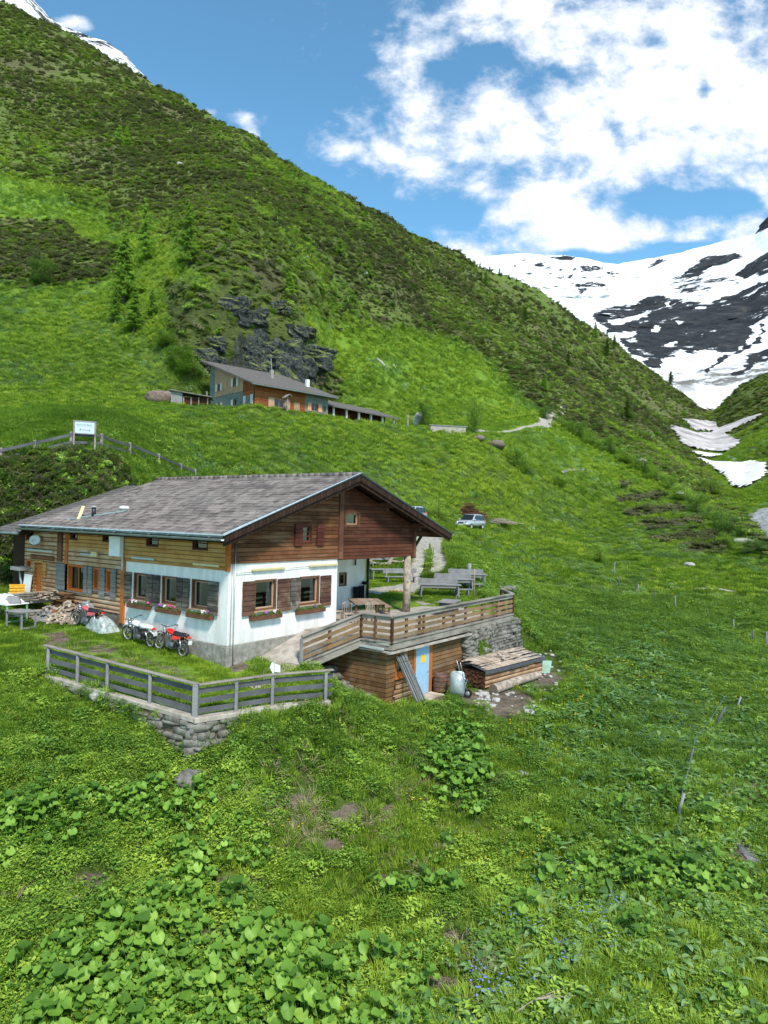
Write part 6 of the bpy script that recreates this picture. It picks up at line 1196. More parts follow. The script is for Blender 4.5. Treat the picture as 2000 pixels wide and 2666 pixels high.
# ---------------------------------------------------------------- in front of the cellar
p = G(1033, 1822); t = thing('leaning_planks', 'bundle of grey planks leaning on the cellar front left of the window', 'planks', L2W(4.95, -5.0, -1.66), TH)
m = MB()
for k in range(7): x = k*.085; m.beam((x+.55, -.05+U(-.05, .05), .0), (x-.05, .62+U(0, .03), 1.95+U(-.12, .1)), .085, .035, (1, 0, 0))
m.build('boards', 'grey_wood', t)
def box_pile():
    A, B = G(1263, 1797), G(1408, 1756); C_ = G(1200, 1784); rz = math.atan2(B[1]-A[1], B[0]-A[0]); A = A+(0, 0, 0); L = np.linalg.norm((B-A)[:2])+.15; t = thing('covered_timber_stack', 'long boarded timber stack roofed with felt and loose boards', 'timber stack', A, rz); W, H = 1.35, .80
    m = MB()
    for k in range(5): m.box((.02, .0, .10+k*.14), (L, .03+.01*(k % 2), .232+k*.14))
    m.build('side_boards', 'log_wood', t, label='weathered pink and grey side boards'); m = MB()
    for k in range(11): z = .05+k*.068; m.box((0+U(-.03, .03), .02, z), (.05, W-.04, z+.05))
    for k in range(60): y, z = U(.06, W-.08), U(.08, .75); m.box((-.05+U(-.03, .02), y, z), (.1, y+U(.04, .12), z+U(.03, .06)))
    m.build('stacked_ends', 'beam_wood', t); m = MB(); m.box((.06, .05, .04), (L-.05, W, .78)); m.build('core', 'soil', t)
    m = MB(); vs = []; n = 16
    for i in range(n+1):
        x = -.12+(L+.2)*i/n
        for y, z in ((-.12, .72+U(-.05, .02)), (-.10, .84), (W*.5, 1.0+U(0, .03)), (W+.08, 1.02), (W+.1, .9)): vs.append((x, y+U(-.02, .02), z+U(-.015, .015)))
    m.add(vs, [(i*5+j, (i+1)*5+j, (i+1)*5+j+1, i*5+j+1) for i in range(n) for j in range(4)]); m.build('felt_cover', 'felt', t, True)
    m = MB()
    for k in range(17): y = .02+k*.083; a = U(-.25, .6); l = U(1.4, L-.4) if k % 3 else L-.3; zz = .88+.16*min(1, y/(W*.5))+U(0, .09); m.beam((a, y+U(-.06, .06), zz), (min(a+l, L-.05), y+U(-.1, .1), zz+U(-.02, .04)), U(.09, .2), .03)
    for k in range(9): m.beam((U(.5, L-1.5), U(.1, W), 1.1+U(0, .05)), (U(1.5, L), U(.1, W), 1.1+U(0, .1)), U(.05, .14), .03)
    m.build('loose_boards', 'plank_wood', t)
    return A, rz, L
PA, PRZ, PL = box_pile()
a, b = G(1284, 1808)+(0, 0, .21), G(1402, 1768)+(0, 0, .2); t = thing('felled_log', 'thick bare log lying in front of the covered timber stack', 'log', a); d = b-a
m = MB(); m.tube([(0, 0, 0), tuple(d*.5+np.array([0, .04, .02])), tuple(d)], [.22, .2, .18], 14, cap=False); m.build('trunk', 'log_bark', t, True); m = MB(); n_ = Vector(tuple(d)).normalized(); m.lathe((0, 0, 0), tuple(-n_), [(0, .218), (.004, .15), (.006, 0)], 14); m.lathe(tuple(d), tuple(n_), [(0, .178), (.004, 0)], 14); m.build('cut_end', 'log_end', t)
q = G(1147, 1803); t = thing('wooden_barrel', 'old wooden barrel beside the blue door', 'barrel', q); m = MB(); m.lathe((0, 0, 0), (0, 0, 1), [(0, 0), (0, .26), (.2, .305), (.42, .31), (.64, .29), (.8, .26), (.8, .23), (.77, .23), (.77, 0)], 20); m.build('staves', 'barrel_wood', t, True)
for z in (.12, .30, .55, .70): m = MB(); r = .26+.055*math.sin(z/.8*PI); m.lathe((0, 0, z), (0, 0, 1), [(-.02, r+.004), (.02, r+.004), (.02, r+.014), (-.02, r+.014)], 20, closed=True); m.build('hoop', 'rust', t, True)
q = G(1190, 1815); t = thing('wheelbarrow', 'galvanised wheelbarrow tipped up against the barrel with its wheel down', 'wheelbarrow', q, .15)
m = MB(); sec = [(-.05, .20, .05), (.0, .30, .30), (.02, .33, .62), (.02, .30, .95), (.0, .22, 1.02)]; vs = []
for x, w, z in sec: vs += [(-.34 if 0 < sec.index((x, w, z)) < 4 else -.2, -w, z), (-.42 if 0 < sec.index((x, w, z)) < 4 else -.25, 0, z), (-.34 if 0 < sec.index((x, w, z)) < 4 else -.2, w, z), (.0, w*1.05, z), (.0, -w*1.05, z)]
m = MB(); vs = [(x*.0+p_[0], p_[1], p_[2]) for p_ in [(0, 0, 0)] for x in (0,)]
m = MB(); ring = lambda s, y, zc, zh, k=14: [(s*.0+y, s*.30*math.copysign(abs(math.cos(2*PI*i/k))**.4, math.cos(2*PI*i/k)), zc+zh*s*math.copysign(abs(math.sin(2*PI*i/k))**.45, math.sin(2*PI*i/k))) for i in range(k)]
rings = [ring(1.08, .02, .55, .50), ring(1.0, -.02, .55, .48), ring(.85, -.20, .53, .46), ring(.6, -.30, .50, .42)]; vs = sum([[(-y_[0]*-1, y_[1], y_[2]) for y_ in r_] for r_ in rings], []); k = 14
m.add(vs, [(i*k+j, i*k+(j+1) % k, (i+1)*k+(j+1) % k, (i+1)*k+j) for i in range(3) for j in range(k)]+[tuple(3*k+j for j in range(k))]); m.v = [(x, y, z) for x, y, z in m.v]; o = m.build('tray', 'galvanised', t, True); o.rotation_euler = (0, 0, 1.2)
m = MB(); m.lathe((.42, -.10, .18), (0.35, 1, 0), [(-.045, .10), (-.045, .17), (-.02, .19), (.02, .19), (.045, .17), (.045, .10)], 20, closed=True); w = m.build('tyre', 'rubber', t, True); m = MB(); m.lathe((.42, -.10, .18), (.35, 1, 0), [(-.05, 0), (-.05, .05), (-.02, .10), (.02, .10), (.05, .05), (.05, 0)], 14); m.build('rim', 'rim_pale', w, True)
m = MB()
for s in (-.16, .16): m.tube([(.42, s-.05, .18), (.30, s, .50), (.16, s*1.3, .95), (.10, s*1.7, 1.25), (.02, s*1.9, 1.5)], .016, 7)
m.tube([(.30, -.16, .5), (.42, 0, .75), (.30, .16, .5)], .013, 6); m.tube([(.2, -.2, .85), (.5, -.1, .62), (.2, .2, .85)], .013, 6); m.build('handles', 'steel', t, True)
q = G(1362, 1748)+(.9, .6, 0); q[2] = gz(q[0], q[1]); m = MB(); m.add([(-.5, 0, .05), (.5, .1, .02), (.7, .5, .55), (-.3, .5, .6), (-.5, -.03, .05), (.5, .07, .02), (.7, .47, .55), (-.3, .47, .6)], [(0,1,2,3), (7,6,5,4), (0,4,5,1), (1,5,6,2), (2,6,7,3), (3,7,4,0)]); o = m.build('green_sheet', 'green_tarp', None); o.location = tuple(G(1385, 1752)+np.array([.35, -.15, 0])); tag(o, 'pale green board propped at the end of the log', 'board')
ot = thing('rock_outcrop', 'dark cracked rock face rising right behind the upper house', 'rock', G(690, 960))
for kk, (rs, mm) in enumerate(((((690, 1000, 5, 8), (720, 985, 5, 9), (665, 985, 4.5, 7), (740, 1010, 4.5, 7), (640, 975, 4, 6), (765, 1015, 4, 6), (700, 930, 4.5, 6), (670, 900, 4, 5), (720, 905, 4, 5), (640, 930, 3.5, 4.5), (755, 960, 4, 5), (785, 1000, 3, 5)), 'cliff_rock'),)):
    for k, (px, py, r, hh) in enumerate(rs):
        g = G(px, py)-np.array(ot.location); m = MB()
        for q in range(7): rock_ell(m, (g[0]+U(-3, 3), g[1]+2.0+U(-1, 1.8), g[2]-hh*.2+U(-3, 2)), (r*U(.25, .75), r*U(.4, .6), hh*U(.25, .5)), k*7+q, 18, 14, .30, .62, U(-.6, .9))
        m.build('rock_face', mm, ot, False)
for k, (px, py, r, lb) in enumerate(((600, 800, 2.6, 'dark rock step high on the knoll'), (640, 830, 2.4, 'dark rock slab under the knoll top'), (812, 930, 3.2, 'long dark rock rib on the right side of the knoll'), (775, 870, 2.4, 'dark rock above the long rib'), (720, 800, 1.8, 'small dark rock at the right shoulder of the knoll'), (530, 935, 2.6, 'brownish rock left of the cliff'), (560, 900, 2.2, 'rounded rock left above the cliff'))):
    g = G(px, py); m = MB()
    for q in range(4): rock_ell(m, (U(-1, 1)*r*.8, U(0, 1)*r*.3, U(-.4, .3)*r), (r*U(.5, .9), r*U(.4, .6), r*U(.3, .6)), k*5+q+200, 16, 12, .3, .6, U(-.5, .9))
    o = m.build('outcrop', 'cliff_rock', None, False); o.location = tuple(g); tag(o, lb, 'rock')
m = MB()
for k in range(90):
    px, py = random.choice([(U(1230, 1440), U(1790, 1850)), (U(1400, 1460), U(1680, 1800)), (U(1240, 1300), U(1800, 1840))]); g = G(px, py); r = U(.03, .13); rock_ell(m, (g[0], g[1], g[2]+r*.2), (r*U(.8, 1.6), r, r*.55), k, 7, 5, .18, .8, U(0, 3))
tag(m.build('rubble', 'pale_rock', None, True), 'scattered pale stones round the log and timber stack', kind='stuff')
m = MB()
for k in range(26):
    px, py = U(915, 975), U(1700, 1760); g = L2W(3.6+U(-.5, .8), -2.6+U(-1., 1.2)); g[2] = gz(g[0], g[1]); r = U(.1, .28); rock_ell(m, (g[0], g[1], g[2]+r*.2), (r*U(.8, 1.5), r, r*.6), k+50, 8, 6, .18, .7, U(0, 3))
tag(m.build('rubble', 'wall_stone', None, True), 'loose grey stones under the ramp', kind='stuff')
for k, (px, py, r, m_, lb) in enumerate(((500, 2040, .42, 'wall_stone', 'grey boulder at the foot of the wall corner'), (1363, 2017, .12, 'pale_rock', 'small pale stone in the grass right of the butterbur patch'), (1377, 1857, .18, 'pale_rock', 'flat pale stone in the grass below the rubble'), (255, 1815, .24, 'pale_rock', 'pale stone protruding under the wall cap'), (1408, 2010, .08, 'pale_rock', 'pebble sized pale stone right of the small stone'), (420, 1046, 1.7, 'brown_rock', 'brown boulder beside the little shed'), (1290, 1163, 1.25, 'brown_rock', 'large reddish boulder below the footpath'), (1245, 1145, .8, 'brown_rock', 'darker boulder under the dark tree'), (950, 715, .8, 'pale_rock', 'pale rock on the middle slope'), (1668, 1205, 1.0, 'pale_rock', 'grey slab rock near the ravine edge'), (1770, 1290, .8, 'pale_rock', 'white rock in the right meadow'), (1935, 1415, .8, 'pale_rock', 'white rock near the boulder bed'), (1795, 1475, .5, 'pale_rock', 'small white rock above the thin trail'), (470, 430, .9, 'pale_rock', 'pale rock high on the slope'))):
    g = G(px, py); m = MB(); rock_ell(m, (0, 0, r*.25), (r*1.35, r, r*.62), k+7, 16, 11, .2, .8, U(0, 3)); o = m.build('boulder', m_, None, True); o.location = tuple(g); tag(o, lb, 'rock')
# ---------------------------------------------------------------- terrace furniture
def table_w(label, c, rz, L, W, H, mt, ml, group=None):
    t = thing('wooden_table', label, 'table', c, rz, group); m = MB(); n = 5
    for k in range(n): m.box((-L/2, -W/2+W*k/n+.004, H-.045), (L/2, -W/2+W*(k+1)/n-.004, H))
    m.build('table_top', mt, t)
    for x in (-L/2+.18, L/2-.18):
        for y in (-W/2+.1, W/2-.1): m = MB(); m.beam((x*1.05, y*1.05, 0), (x, y, H-.045), .09, .07); m.build('leg', ml, t)
    m = MB(); m.box((-L/2+.2, -W/2+.1, H-.13), (L/2-.2, -W/2+.13, H-.046)); m.box((-L/2+.2, W/2-.13, H-.13), (L/2-.2, W/2-.1, H-.046)); m.build('apron', ml, t)
    return t
def bench_w(label, c, rz, L, back, mt='grey_wood', group=None, SH=.45):
    t = thing('wooden_bench', label, 'bench', c, rz, group); m = MB(); m.box((-L/2, -.18, SH-.045), (L/2, .18, SH)); m.build('seat', mt, t)
    for x in (-L/2+.25, L/2-.25): m = MB(); m.box((x-.04, -.15, 0), (x+.04, -.07, SH-.045)); m.box((x-.04, .09, 0), (x+.04, .15, SH-.045)); m.box((x-.035, -.07, .15), (x+.035, .09, .21)); m.build('leg', mt, t)
    if back:
        for x in (-L/2+.25, L/2-.25): m = MB(); m.beam((x, .18, SH-.1), (x, .30, SH+.52), .08, .05, (0, 1, 0)); m.build('back_post', mt, t)
        m = MB(); m.beam((-L/2, .255, SH+.34), (L/2, .255, SH+.34), .035, .30); m.build('backrest', mt, t)
    return t
TZ = .955
table_w('long brown table under the porch', L2W(8.9, .3, TZ), TH+.85, 2.1, 1.5, .78, 'table_wood', 'trim_brown')
bench_w('low bench behind the porch table', L2W(10.7, .6, TZ), TH+.85, 2.0, False, 'table_wood')
def chair(label, c, rz):
    t = thing('wicker_chair', label, 'chair', c, rz, 'chairs beside the porch table'); m = MB(); m.box((-.22, -.22, .42), (.22, .22, .46)); m.build('seat', 'log_bark', t)
    for x in (-.2, .2):
        for y in (-.2, .2): m = MB(); m.tube([(x*1.1, y*1.1, 0), (x, y, .42)], .018, 6); m.build('leg', 'trim_brown', t)
    m = MB()
    for k in range(6): x = -.2+.08*k; m.tube([(x, .22, .46), (x*1.15, .30, .9-.1*abs(x)*2)], .013, 5)
    m.tube([(-.23, .30, .82), (-.1, .31, .92), (.1, .31, .92), (.23, .30, .82)], .018, 6); m.build('backrest', 'log_bark', t); return t
c0 = chair('wicker chair closest to the white wall', L2W(6.75, -.35, TZ), TH-.6)
for (x, y, r, lb) in ((7.0, .5, .5, 'wicker chair at the back by the porch wall'), (7.5, -.7, -1.9, 'wicker chair standing by the near table corner'), (7.35, -1.3, -.3, 'wicker chair next to the railing')): dup(c0, L2W(x, y, TZ), TH+r, lb)
t = thing('hanging_jacket', 'black jacket hanging on the porch wall above the table', 'jacket', L2W(11.45, 2.9, 1.3), TH); m = MB(); vs = []
n = 12
for i in range(n+1):
    for j in range(7):
        u, v = i/n, j/6; x = (u-.5)*(.95+.1*v)+.08*v; z = .78-.78*v+.26*max(0, u-.72)*2.2*(1-v); y = -.06-.05*math.sin(u*9+v*2)-.06*math.sin(PI*u); vs.append((x, y, z))
m.add(vs, [(i*7+j, (i+1)*7+j, (i+1)*7+j+1, i*7+j+1) for i in range(n) for j in range(6)]); m.build('body', 'fabric_black', t, True); m = MB(); m.tube([(.35, -.08, .95), (.55, -.10, .9), (.75, -.08, 1.02)], [.09, .07, .05], 8); m.build('sleeve', 'fabric_black', t, True)
g = G(1236, 1580); dt = thing('low_dark_table', 'low dark table just behind the terrace railing', 'table', L2W(12.4, -2.2, 1.02), TH+.3); m = MB(); m.box((-.75, -.45, .62), (.75, .45, .66)); m.build('table_top', 'grey_wood', dt); m = MB(); m.box((-.6, -.35, .1), (.6, .35, .58)); m.build('base', 'felt', dt)
# picnic lawn
GP = 'picnic tables on the lawn'; GB = 'benches on the picnic lawn'
def lawn(px, py, dy=0): g = G(px, py); g = g+(0, dy, 0); g[2] = gz(g[0], g[1]); return g
base = G(1132, 1556); ang = .04
t1 = table_w('weathered picnic table nearest to the terrace railing', (base[0]+.3, base[1]+.35, gz(base[0], base[1]+.3)), ang, 2.5, .8, .76, 'grey_wood', 'grey_wood', GP)
for k, lb in ((1, 'middle weathered picnic table of the right hand row'), (2, 'farthest picnic table of the right hand row')): x, y = base[0]+.3+1.15*k, base[1]+.35+2.6*k; dup(t1, (x, y, gz(x, y)), ang, lb)
b1 = bench_w('high backed bench behind the nearest picnic table', (base[0]+.3, base[1]+1.25, gz(base[0], base[1]+1.2)), ang, 2.4, True, group=GB)
for k, lb in ((1, 'high backed bench behind the middle picnic table'), (2, 'high backed bench behind the farthest picnic table')): x, y = base[0]+.3+1.15*k, base[1]+1.25+2.6*k; dup(b1, (x, y, gz(x, y)), ang, lb)
bx, by = base[0]+.8, base[1]+1.9; dup(bench_w('backless bench right of the nearest picnic table', (bx+.9, by-1.1, gz(bx+.9, by-1.1)), ang+.2, 1.2, False, group=GB), (bx+1.9, by+1.3, gz(bx+1.9, by+1.3)), ang+.2, 'backless bench right of the middle picnic table')
g = G(1000, 1513); dup(t1, (g[0]+.2, g[1]+.6, gz(g[0], g[1]+.6)), .35, 'picnic table seen between the porch pole and the log post'); g = G(1030, 1517); dup(b1, (g[0]+.35, g[1]-.2, gz(g[0], g[1])), .35, 'high backed bench in front of the table beyond the porch'); g = G(990, 1500); dup(b1, (g[0]+.3, g[1]+2.2, gz(g[0], g[1]+2.2)), .35, 'high backed bench beyond the table seen through the porch')
g = G(1222, 1502); m = MB(); m.tube([(0, 0, -.2), (0, .02, .95)], [.16, .14], 9); o = m.build('wood_stump', 'grey_wood', None, True); o.location = tuple(g); tag(o, 'upright grey stump at the right end of the benches', 'stump')
g = G(1234, 1558); m = MB(); m.tube([(0, 0, -.2), (.01, .02, 1.1), (0, 0, 1.75)], [.035, .03, .03], 7); o = m.build('marker_stake', 'plank_wood', None, True); o.location = tuple(g); tag(o, 'pale upright stake in the lawn behind the terrace railing', 'stake')
g = G(1187, 1575); m = MB(); m.tube([(0, 0, -.2), (0, 0, .55)], [.04, .035], 7); o = m.build('marker_stake', 'dark_grey_wood', None, True); o.location = tuple(g); tag(o, 'short dark stake left of the pale stake', 'stake')
g = G(1033, 1540); m = MB(); m.box((-.45, -.2, 0), (.45, .2, .04)); m.box((-.4, -.1, .04), (.3, .12, .07)); o = m.build('loose_board', 'hut_tan', None); o.location = tuple(g+np.array([0, 0, .03])); o.rotation_euler = (0, 0, .1); tag(o, 'orange board lying on the gravel by the log post', 'board')
g = G(1010, 1482); m = MB(); m.tube([(0, 0, -.1), (.1, 0, .5), (.5, .1, 1.3), (.6, .1, 2.2)], [.22, .16, .12, .06], 8); m.tube([(.3, .05, .9), (-.3, 0, 1.3), (-.9, .1, 1.5)], [.1, .07, .04], 7); m.tube([(.1, 0, .4), (-.8, 0, .35), (-1.6, .1, .7)], [.12, .09, .04], 7); m.tube([(.2, 0, .6), (1.0, 0, .55), (1.5, .2, .9)], [.1, .07, .03], 7); o = m.build('dead_root', 'log_bark', None, True); o.location = tuple(g); tag(o, 'bleached dead tree root standing behind the picnic table', 'dead tree')
g = G(1290, 1535); m = MB()
for k in range(5): rock_ell(m, (k*.5-.8+U(-.1, .1), U(-.3, .3), .1), (.35, .3, .2), k+90, 9, 6, .2, .8)
o = m.build('stone_edging', 'wall_stone', None, True); o.location = tuple(g); tag(o, 'low row of grey stones at the far corner of the terrace', 'stones')
# ---------------------------------------------------------------- cars
def car(label, c, rz, paint, group='cars parked on the track'):
    t = thing('parked_car', label, 'car', c, rz, group); W = .92
    prof = [(-2.25, .45, .95, .98), (-2.2, .40, 1.05, .99), (-1.6, .35, 1.08, 1.), (-.6, .32, 1.08, 1.), (.7, .32, 1.06, 1.), (1.2, .33, 1.03, 1.), (1.9, .36, .93, .97), (2.2, .40, .80, .9), (2.3, .45, .70, .8)]
    m = MB(); vs = []; ks = 12
    for x, z0, z1, w in prof:
        for k in range(ks): a = 2*PI*k/ks+PI/ks; vs.append((x, W*w*math.copysign(abs(math.cos(a))**.42, math.cos(a)), (z0+z1)/2+(z1-z0)/2*math.copysign(abs(math.sin(a))**.5, math.sin(a))))
    n = len(prof); m.add(vs, [(i*ks+k, i*ks+(k+1) % ks, (i+1)*ks+(k+1) % ks, (i+1)*ks+k) for i in range(n-1) for k in range(ks)]+[tuple(range(ks)), tuple(range(n*ks-1, (n-1)*ks-1, -1))])
    lo, hi = [(-2.15, .84), (.95, .86)], [(-1.85, .68), (.15, .72)]; m.add([(-2.17, -.84, 1.03), (.95, -.86, 1.02), (.95, .86, 1.02), (-2.17, .84, 1.03), (-1.9, -.68, 1.66), (.1, -.7, 1.70), (.1, .7, 1.70), (-1.9, .68, 1.66), (-.8, -.72, 1.74), (-.8, .72, 1.74)], [(0,1,5,8,4), (1,2,6,5), (2,3,7,9,6), (3,0,4,7), (4,8,9,7), (8,5,6,9)])
    m.build('body', paint, t, True, recalc=True).data.polygons.foreach_set('use_smooth', [False]*0 or [True]*len(bpy.data.meshes[t.children[0].data.name].polygons))
    m = MB(); m.add([(.90, -.76, 1.09), (.90, .76, 1.09), (.19, .64, 1.65), (.19, -.64, 1.65)], [(0,1,2,3)]); m.v = [(x+.045, y, z+.02) for x, y, z in m.v]; m.build('windscreen', 'window_dark', t)
    for s in (-1, 1):
        for a, b in (((-.55, .72), (-.5, .14)), ((-1.35, -.62), (-1.3, -.57)), ((-2.0, -1.42), (-1.83, -1.38))): m = MB(); m.add([(a[0], s*.865, 1.10), (a[1], s*.873, 1.10), (b[1], s*.735, 1.62), (b[0], s*.735, 1.62)], [(0,1,2,3)]); m.build('side_window', 'window_dark', t)
        m = MB(); m.ell((.75, s*1.02, 1.12), (.07, .11, .07), 8, 6); m.build('mirror', paint, t, True)
        m = MB(); m.ell((2.13, s*.62, .78), (.14, .2, .09), 10, 6, .7); m.build('headlight', 'chrome', t, True)
        m = MB(); m.ell((-2.22, s*.78, .95), (.06, .1, .16), 8, 6, .7); m.build('tail_light', 'red_paint', t, True)
        for x in (-1.42, 1.42):
            m = MB(); m.lathe((x, s*.80, .34), (0, s, 0), [(-.1, .2), (-.1, .33), (.06, .345), (.12, .33), (.12, .22)], 20); w = m.build('tyre', 'rubber', t, True); m = MB(); m.lathe((x, s*.80, .34), (0, s, 0), [(.105, 0), (.12, .06), (.10, .2), (.115, .225)], 16); m.build('rim', 'rim_pale', w, True)
    m = MB(); m.box((2.22, -.33, .66), (2.32, .33, .80)); m.build('grille', 'black_plastic', t, bev=.02); m = MB(); m.box((2.26, -.26, .47), (2.345, .26, .58)); m.build('number_plate', 'white_paint', t); m = MB(); m.box((2.15, -.75, .40), (2.29, .75, .47)); m.build('bumper', 'black_plastic', t, bev=.02)
    return t
g = G(1225, 1381); C1 = car('silver off-road car facing the camera beside the gravel track', (g[0]+.1, g[1]+1.2, gz(g[0], g[1]+.6)+.02), math.radians(-124), 'silver_paint')
p = G(1070, 1362); dup(C1, (p[0], p[1]+1., gz(p[0], p[1]+.6)+.02), math.radians(-120), 'silver car almost hidden by the right eave of the farmhouse')
def twig_heap(name, label, cat, c, R, H, n, m_, seed):
    rr = random.Random(seed); m = MB()
    for _ in range(n): a, q = rr.uniform(0, 6.28), R*rr.random(); b = rr.uniform(0, 3.14); L = rr.uniform(.3, 1.)*R*.7; z = H*(1-q/R)*rr.uniform(.2, 1)+.05; x, y = q*math.cos(a), q*math.sin(a)*.5; m.beam((x-L*math.cos(b), y-L*math.sin(b)*.4, z), (x+L*math.cos(b), y+L*math.sin(b)*.4, z+rr.uniform(-.2, .25)), .05, .04)
    o = m.build(name, m_, None); o.location = tuple(c); return tag(o, label, cat)
g = G(1212, 1345); twig_heap('brush_heap', 'dark brown heap of brushwood behind the silver car', 'brush pile', g+(.5, .8, -.1), 2.2, 1.9, 260, 'beam_wood', 3)
g = G(1285, 1362); twig_heap('brush_heap', 'low line of dry sticks right of the silver car', 'brush pile', g+(.4, .3, 0), 2.4, .5, 120, 'log_bark', 4)
# ---------------------------------------------------------------- upper houses
def upper_house():
    t = thing('upper_house', 'distant alpine house of stone and red timber with one sloping grey roof', 'house', HUT0, UA); D, L, E, A = 12.8, 12.9, 3.35, 7.9; zt = lambda y: E+(A-E)*y/D; top = lambda p: zt(p[0])-p[1]
    m = MB(); wall(m, 0, 0, 0, D, -1, 8, [(9.5, 10.2, .6, 1.7), (4.9, 5.7, .8, 1.8), (4.9, 5.75, 3.6, 4.9), (9.6, 10.3, 3.5, 4.6)], .2, (top,)); m.build('stone_wall', 'hut_stone', t); m = MB(); wall(m, 1, 0, 8.6, L, -1, E, [(9.8, 11.0, .8, 1.9), (12.0, 12.5, .9, 1.8)], .2); wall(m, 0, L, 0, D, -1, 8, (), .2, (top,), -1); m.build('stone_wall', 'hut_stone', t)
    m = MB(); wall(m, 0, -.06, 3.0, 11.2, 2.7, 8, [(4.9, 5.75, 3.6, 4.9), (9.6, 10.3, 3.5, 4.6)], .15, (lambda p: zt(p[0])-.1-p[1],)); m.build('tan_boarding', 'hut_tan', t); m = MB(); wall(m, 0, -.07, 0, 3.0, -.2, 5, [(.9, 2.1, .7, 1.9)], .2, (top,)); m.build('red_boarding', 'hut_red', t)
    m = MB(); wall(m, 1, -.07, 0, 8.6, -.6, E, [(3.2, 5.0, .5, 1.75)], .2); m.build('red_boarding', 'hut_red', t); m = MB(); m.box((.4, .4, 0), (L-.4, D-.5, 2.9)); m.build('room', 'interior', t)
    for ax, at_, a, b, c, d in ((0, 0, 9.5, 10.2, .6, 1.7), (0, 0, 4.9, 5.7, .8, 1.8), (0, -.06, 4.9, 5.75, 3.6, 4.9), (0, -.06, 9.6, 10.3, 3.5, 4.6), (0, -.07, .9, 2.1, .7, 1.9), (1, -.07, 3.2, 5.0, .5, 1.75), (1, 0, 9.8, 11.0, .8, 1.9), (1, 0, 12.0, 12.5, .9, 1.8)):
        window(t, ax, at_, a, b, c, d, frame='frame_tan' if at_ == -.07 else 'trim_brown', inner='frame_tan', mull=b-a > .9, cur=False, depth=.15)
    for ax, at_, a, b, c, d, mm in ((0, 0, 8.9, 9.45, .6, 1.7, 'white_shutter'), (0, 0, 10.25, 10.7, .6, 1.7, 'white_shutter'), (0, 0, 5.75, 6.3, .8, 1.8, 'white_shutter'), (0, -.06, 4.3, 4.85, 3.6, 4.9, 'white_shutter'), (0, -.06, 5.8, 6.3, 3.6, 4.9, 'white_shutter'), (0, -.06, 9.0, 9.5, 3.5, 4.6, 'white_shutter'), (0, -.06, 10.35, 10.9, 3.5, 4.6, 'white_shutter'), (0, -.07, .25, .85, .6, 1.95, 'white_shutter'), (0, -.07, 2.15, 2.8, .6, 1.95, 'white_shutter'), (1, -.07, 2.2, 3.15, .45, 1.8, 'frame_tan'), (1, -.07, 5.05, 5.9, .45, 1.8, 'frame_tan'), (1, 0, 9.1, 9.75, .75, 1.95, 'orange_shutter'), (1, 0, 11.05, 11.7, .75, 1.95, 'orange_shutter')): shutter(t, ax, at_, a, b, c, d, mm)
    m = MB(); m.box((6.6, -.10, -.3), (7.6, -.07, 1.7)); m.build('door', 'hut_tan', t); m = MB(); m.box((-.1, .7, .45), (-.35, 2.3, .65)); m.build('window_box', 'trim_brown', t); m = MB(); m.box((3.0, -.1, .25), (5.2, -.35, .45)); m.build('window_box', 'trim_brown', t)
    m = MB(); xs = [-1.2, L+1.0]; f = lambda y: zt(y)+.12; m.add([(xs[0], -1.2, f(-1.2)), (xs[1], -1.2, f(-1.2)), (xs[1], D+1, f(D+1)), (xs[0], D+1, f(D+1))]+[(a, b, z+.22) for a, b, z in ((xs[0], -1.2, f(-1.2)), (xs[1], -1.2, f(-1.2)), (xs[1], D+1, f(D+1)), (xs[0], D+1, f(D+1)))], [(3,2,1,0), (4,5,6,7), (0,1,5,4), (1,2,6,5), (2,3,7,6), (3,0,4,7)]); r = m.build('roof', 'slate_roof', t)
    m = MB(); m.box((7.3, 7.2, zt(7.4)), (7.75, 7.7, zt(7.4)+1.6)); m.build('chimney', 'plinth', r); m = MB(); m.tube([(7.5, 7.4, zt(7.4)+1.6), (7.3, 7.4, zt(7.4)+3.4)], .05, 5); m.build('antenna', 'steel', r); m = MB(); m.box((12.2, 4.6, zt(4.6)), (12.7, 5.1, zt(4.6)+1.5)); m.build('chimney', 'white_stucco', r)
    m = MB(); m.tube([(-1.2, -1.3, f(-1.3)+.02), (L+1, -1.3, f(-1.3)+.02)], .09, 6); m.build('gutter', 'gutter_metal', r); m = MB(); m.beam((0, 13.0, -.5), (-.4, 13.1, 3.8), .2, .2); m.build('prop', 'deck_edge_wood', t)
    p = U2W(3.0, -1.6, 0); q = thing('wayside_shrine', 'small roofed wooden post in front of the upper house', 'post', p+(0, 0, -.6), UA); m = MB(); m.box((1.3, -.1, -.2), (1.5, .1, 2.6)); m.build('post', 'deck_edge_wood', q); m = MB(); m.beam((.7, 0, 2.3), (1.5, 0, 2.9), .9, .06); m.beam((1.5, 0, 2.9), (1.9, 0, 2.6), .9, .06); m.build('little_roof', 'grey_wood', q)
upper_house()
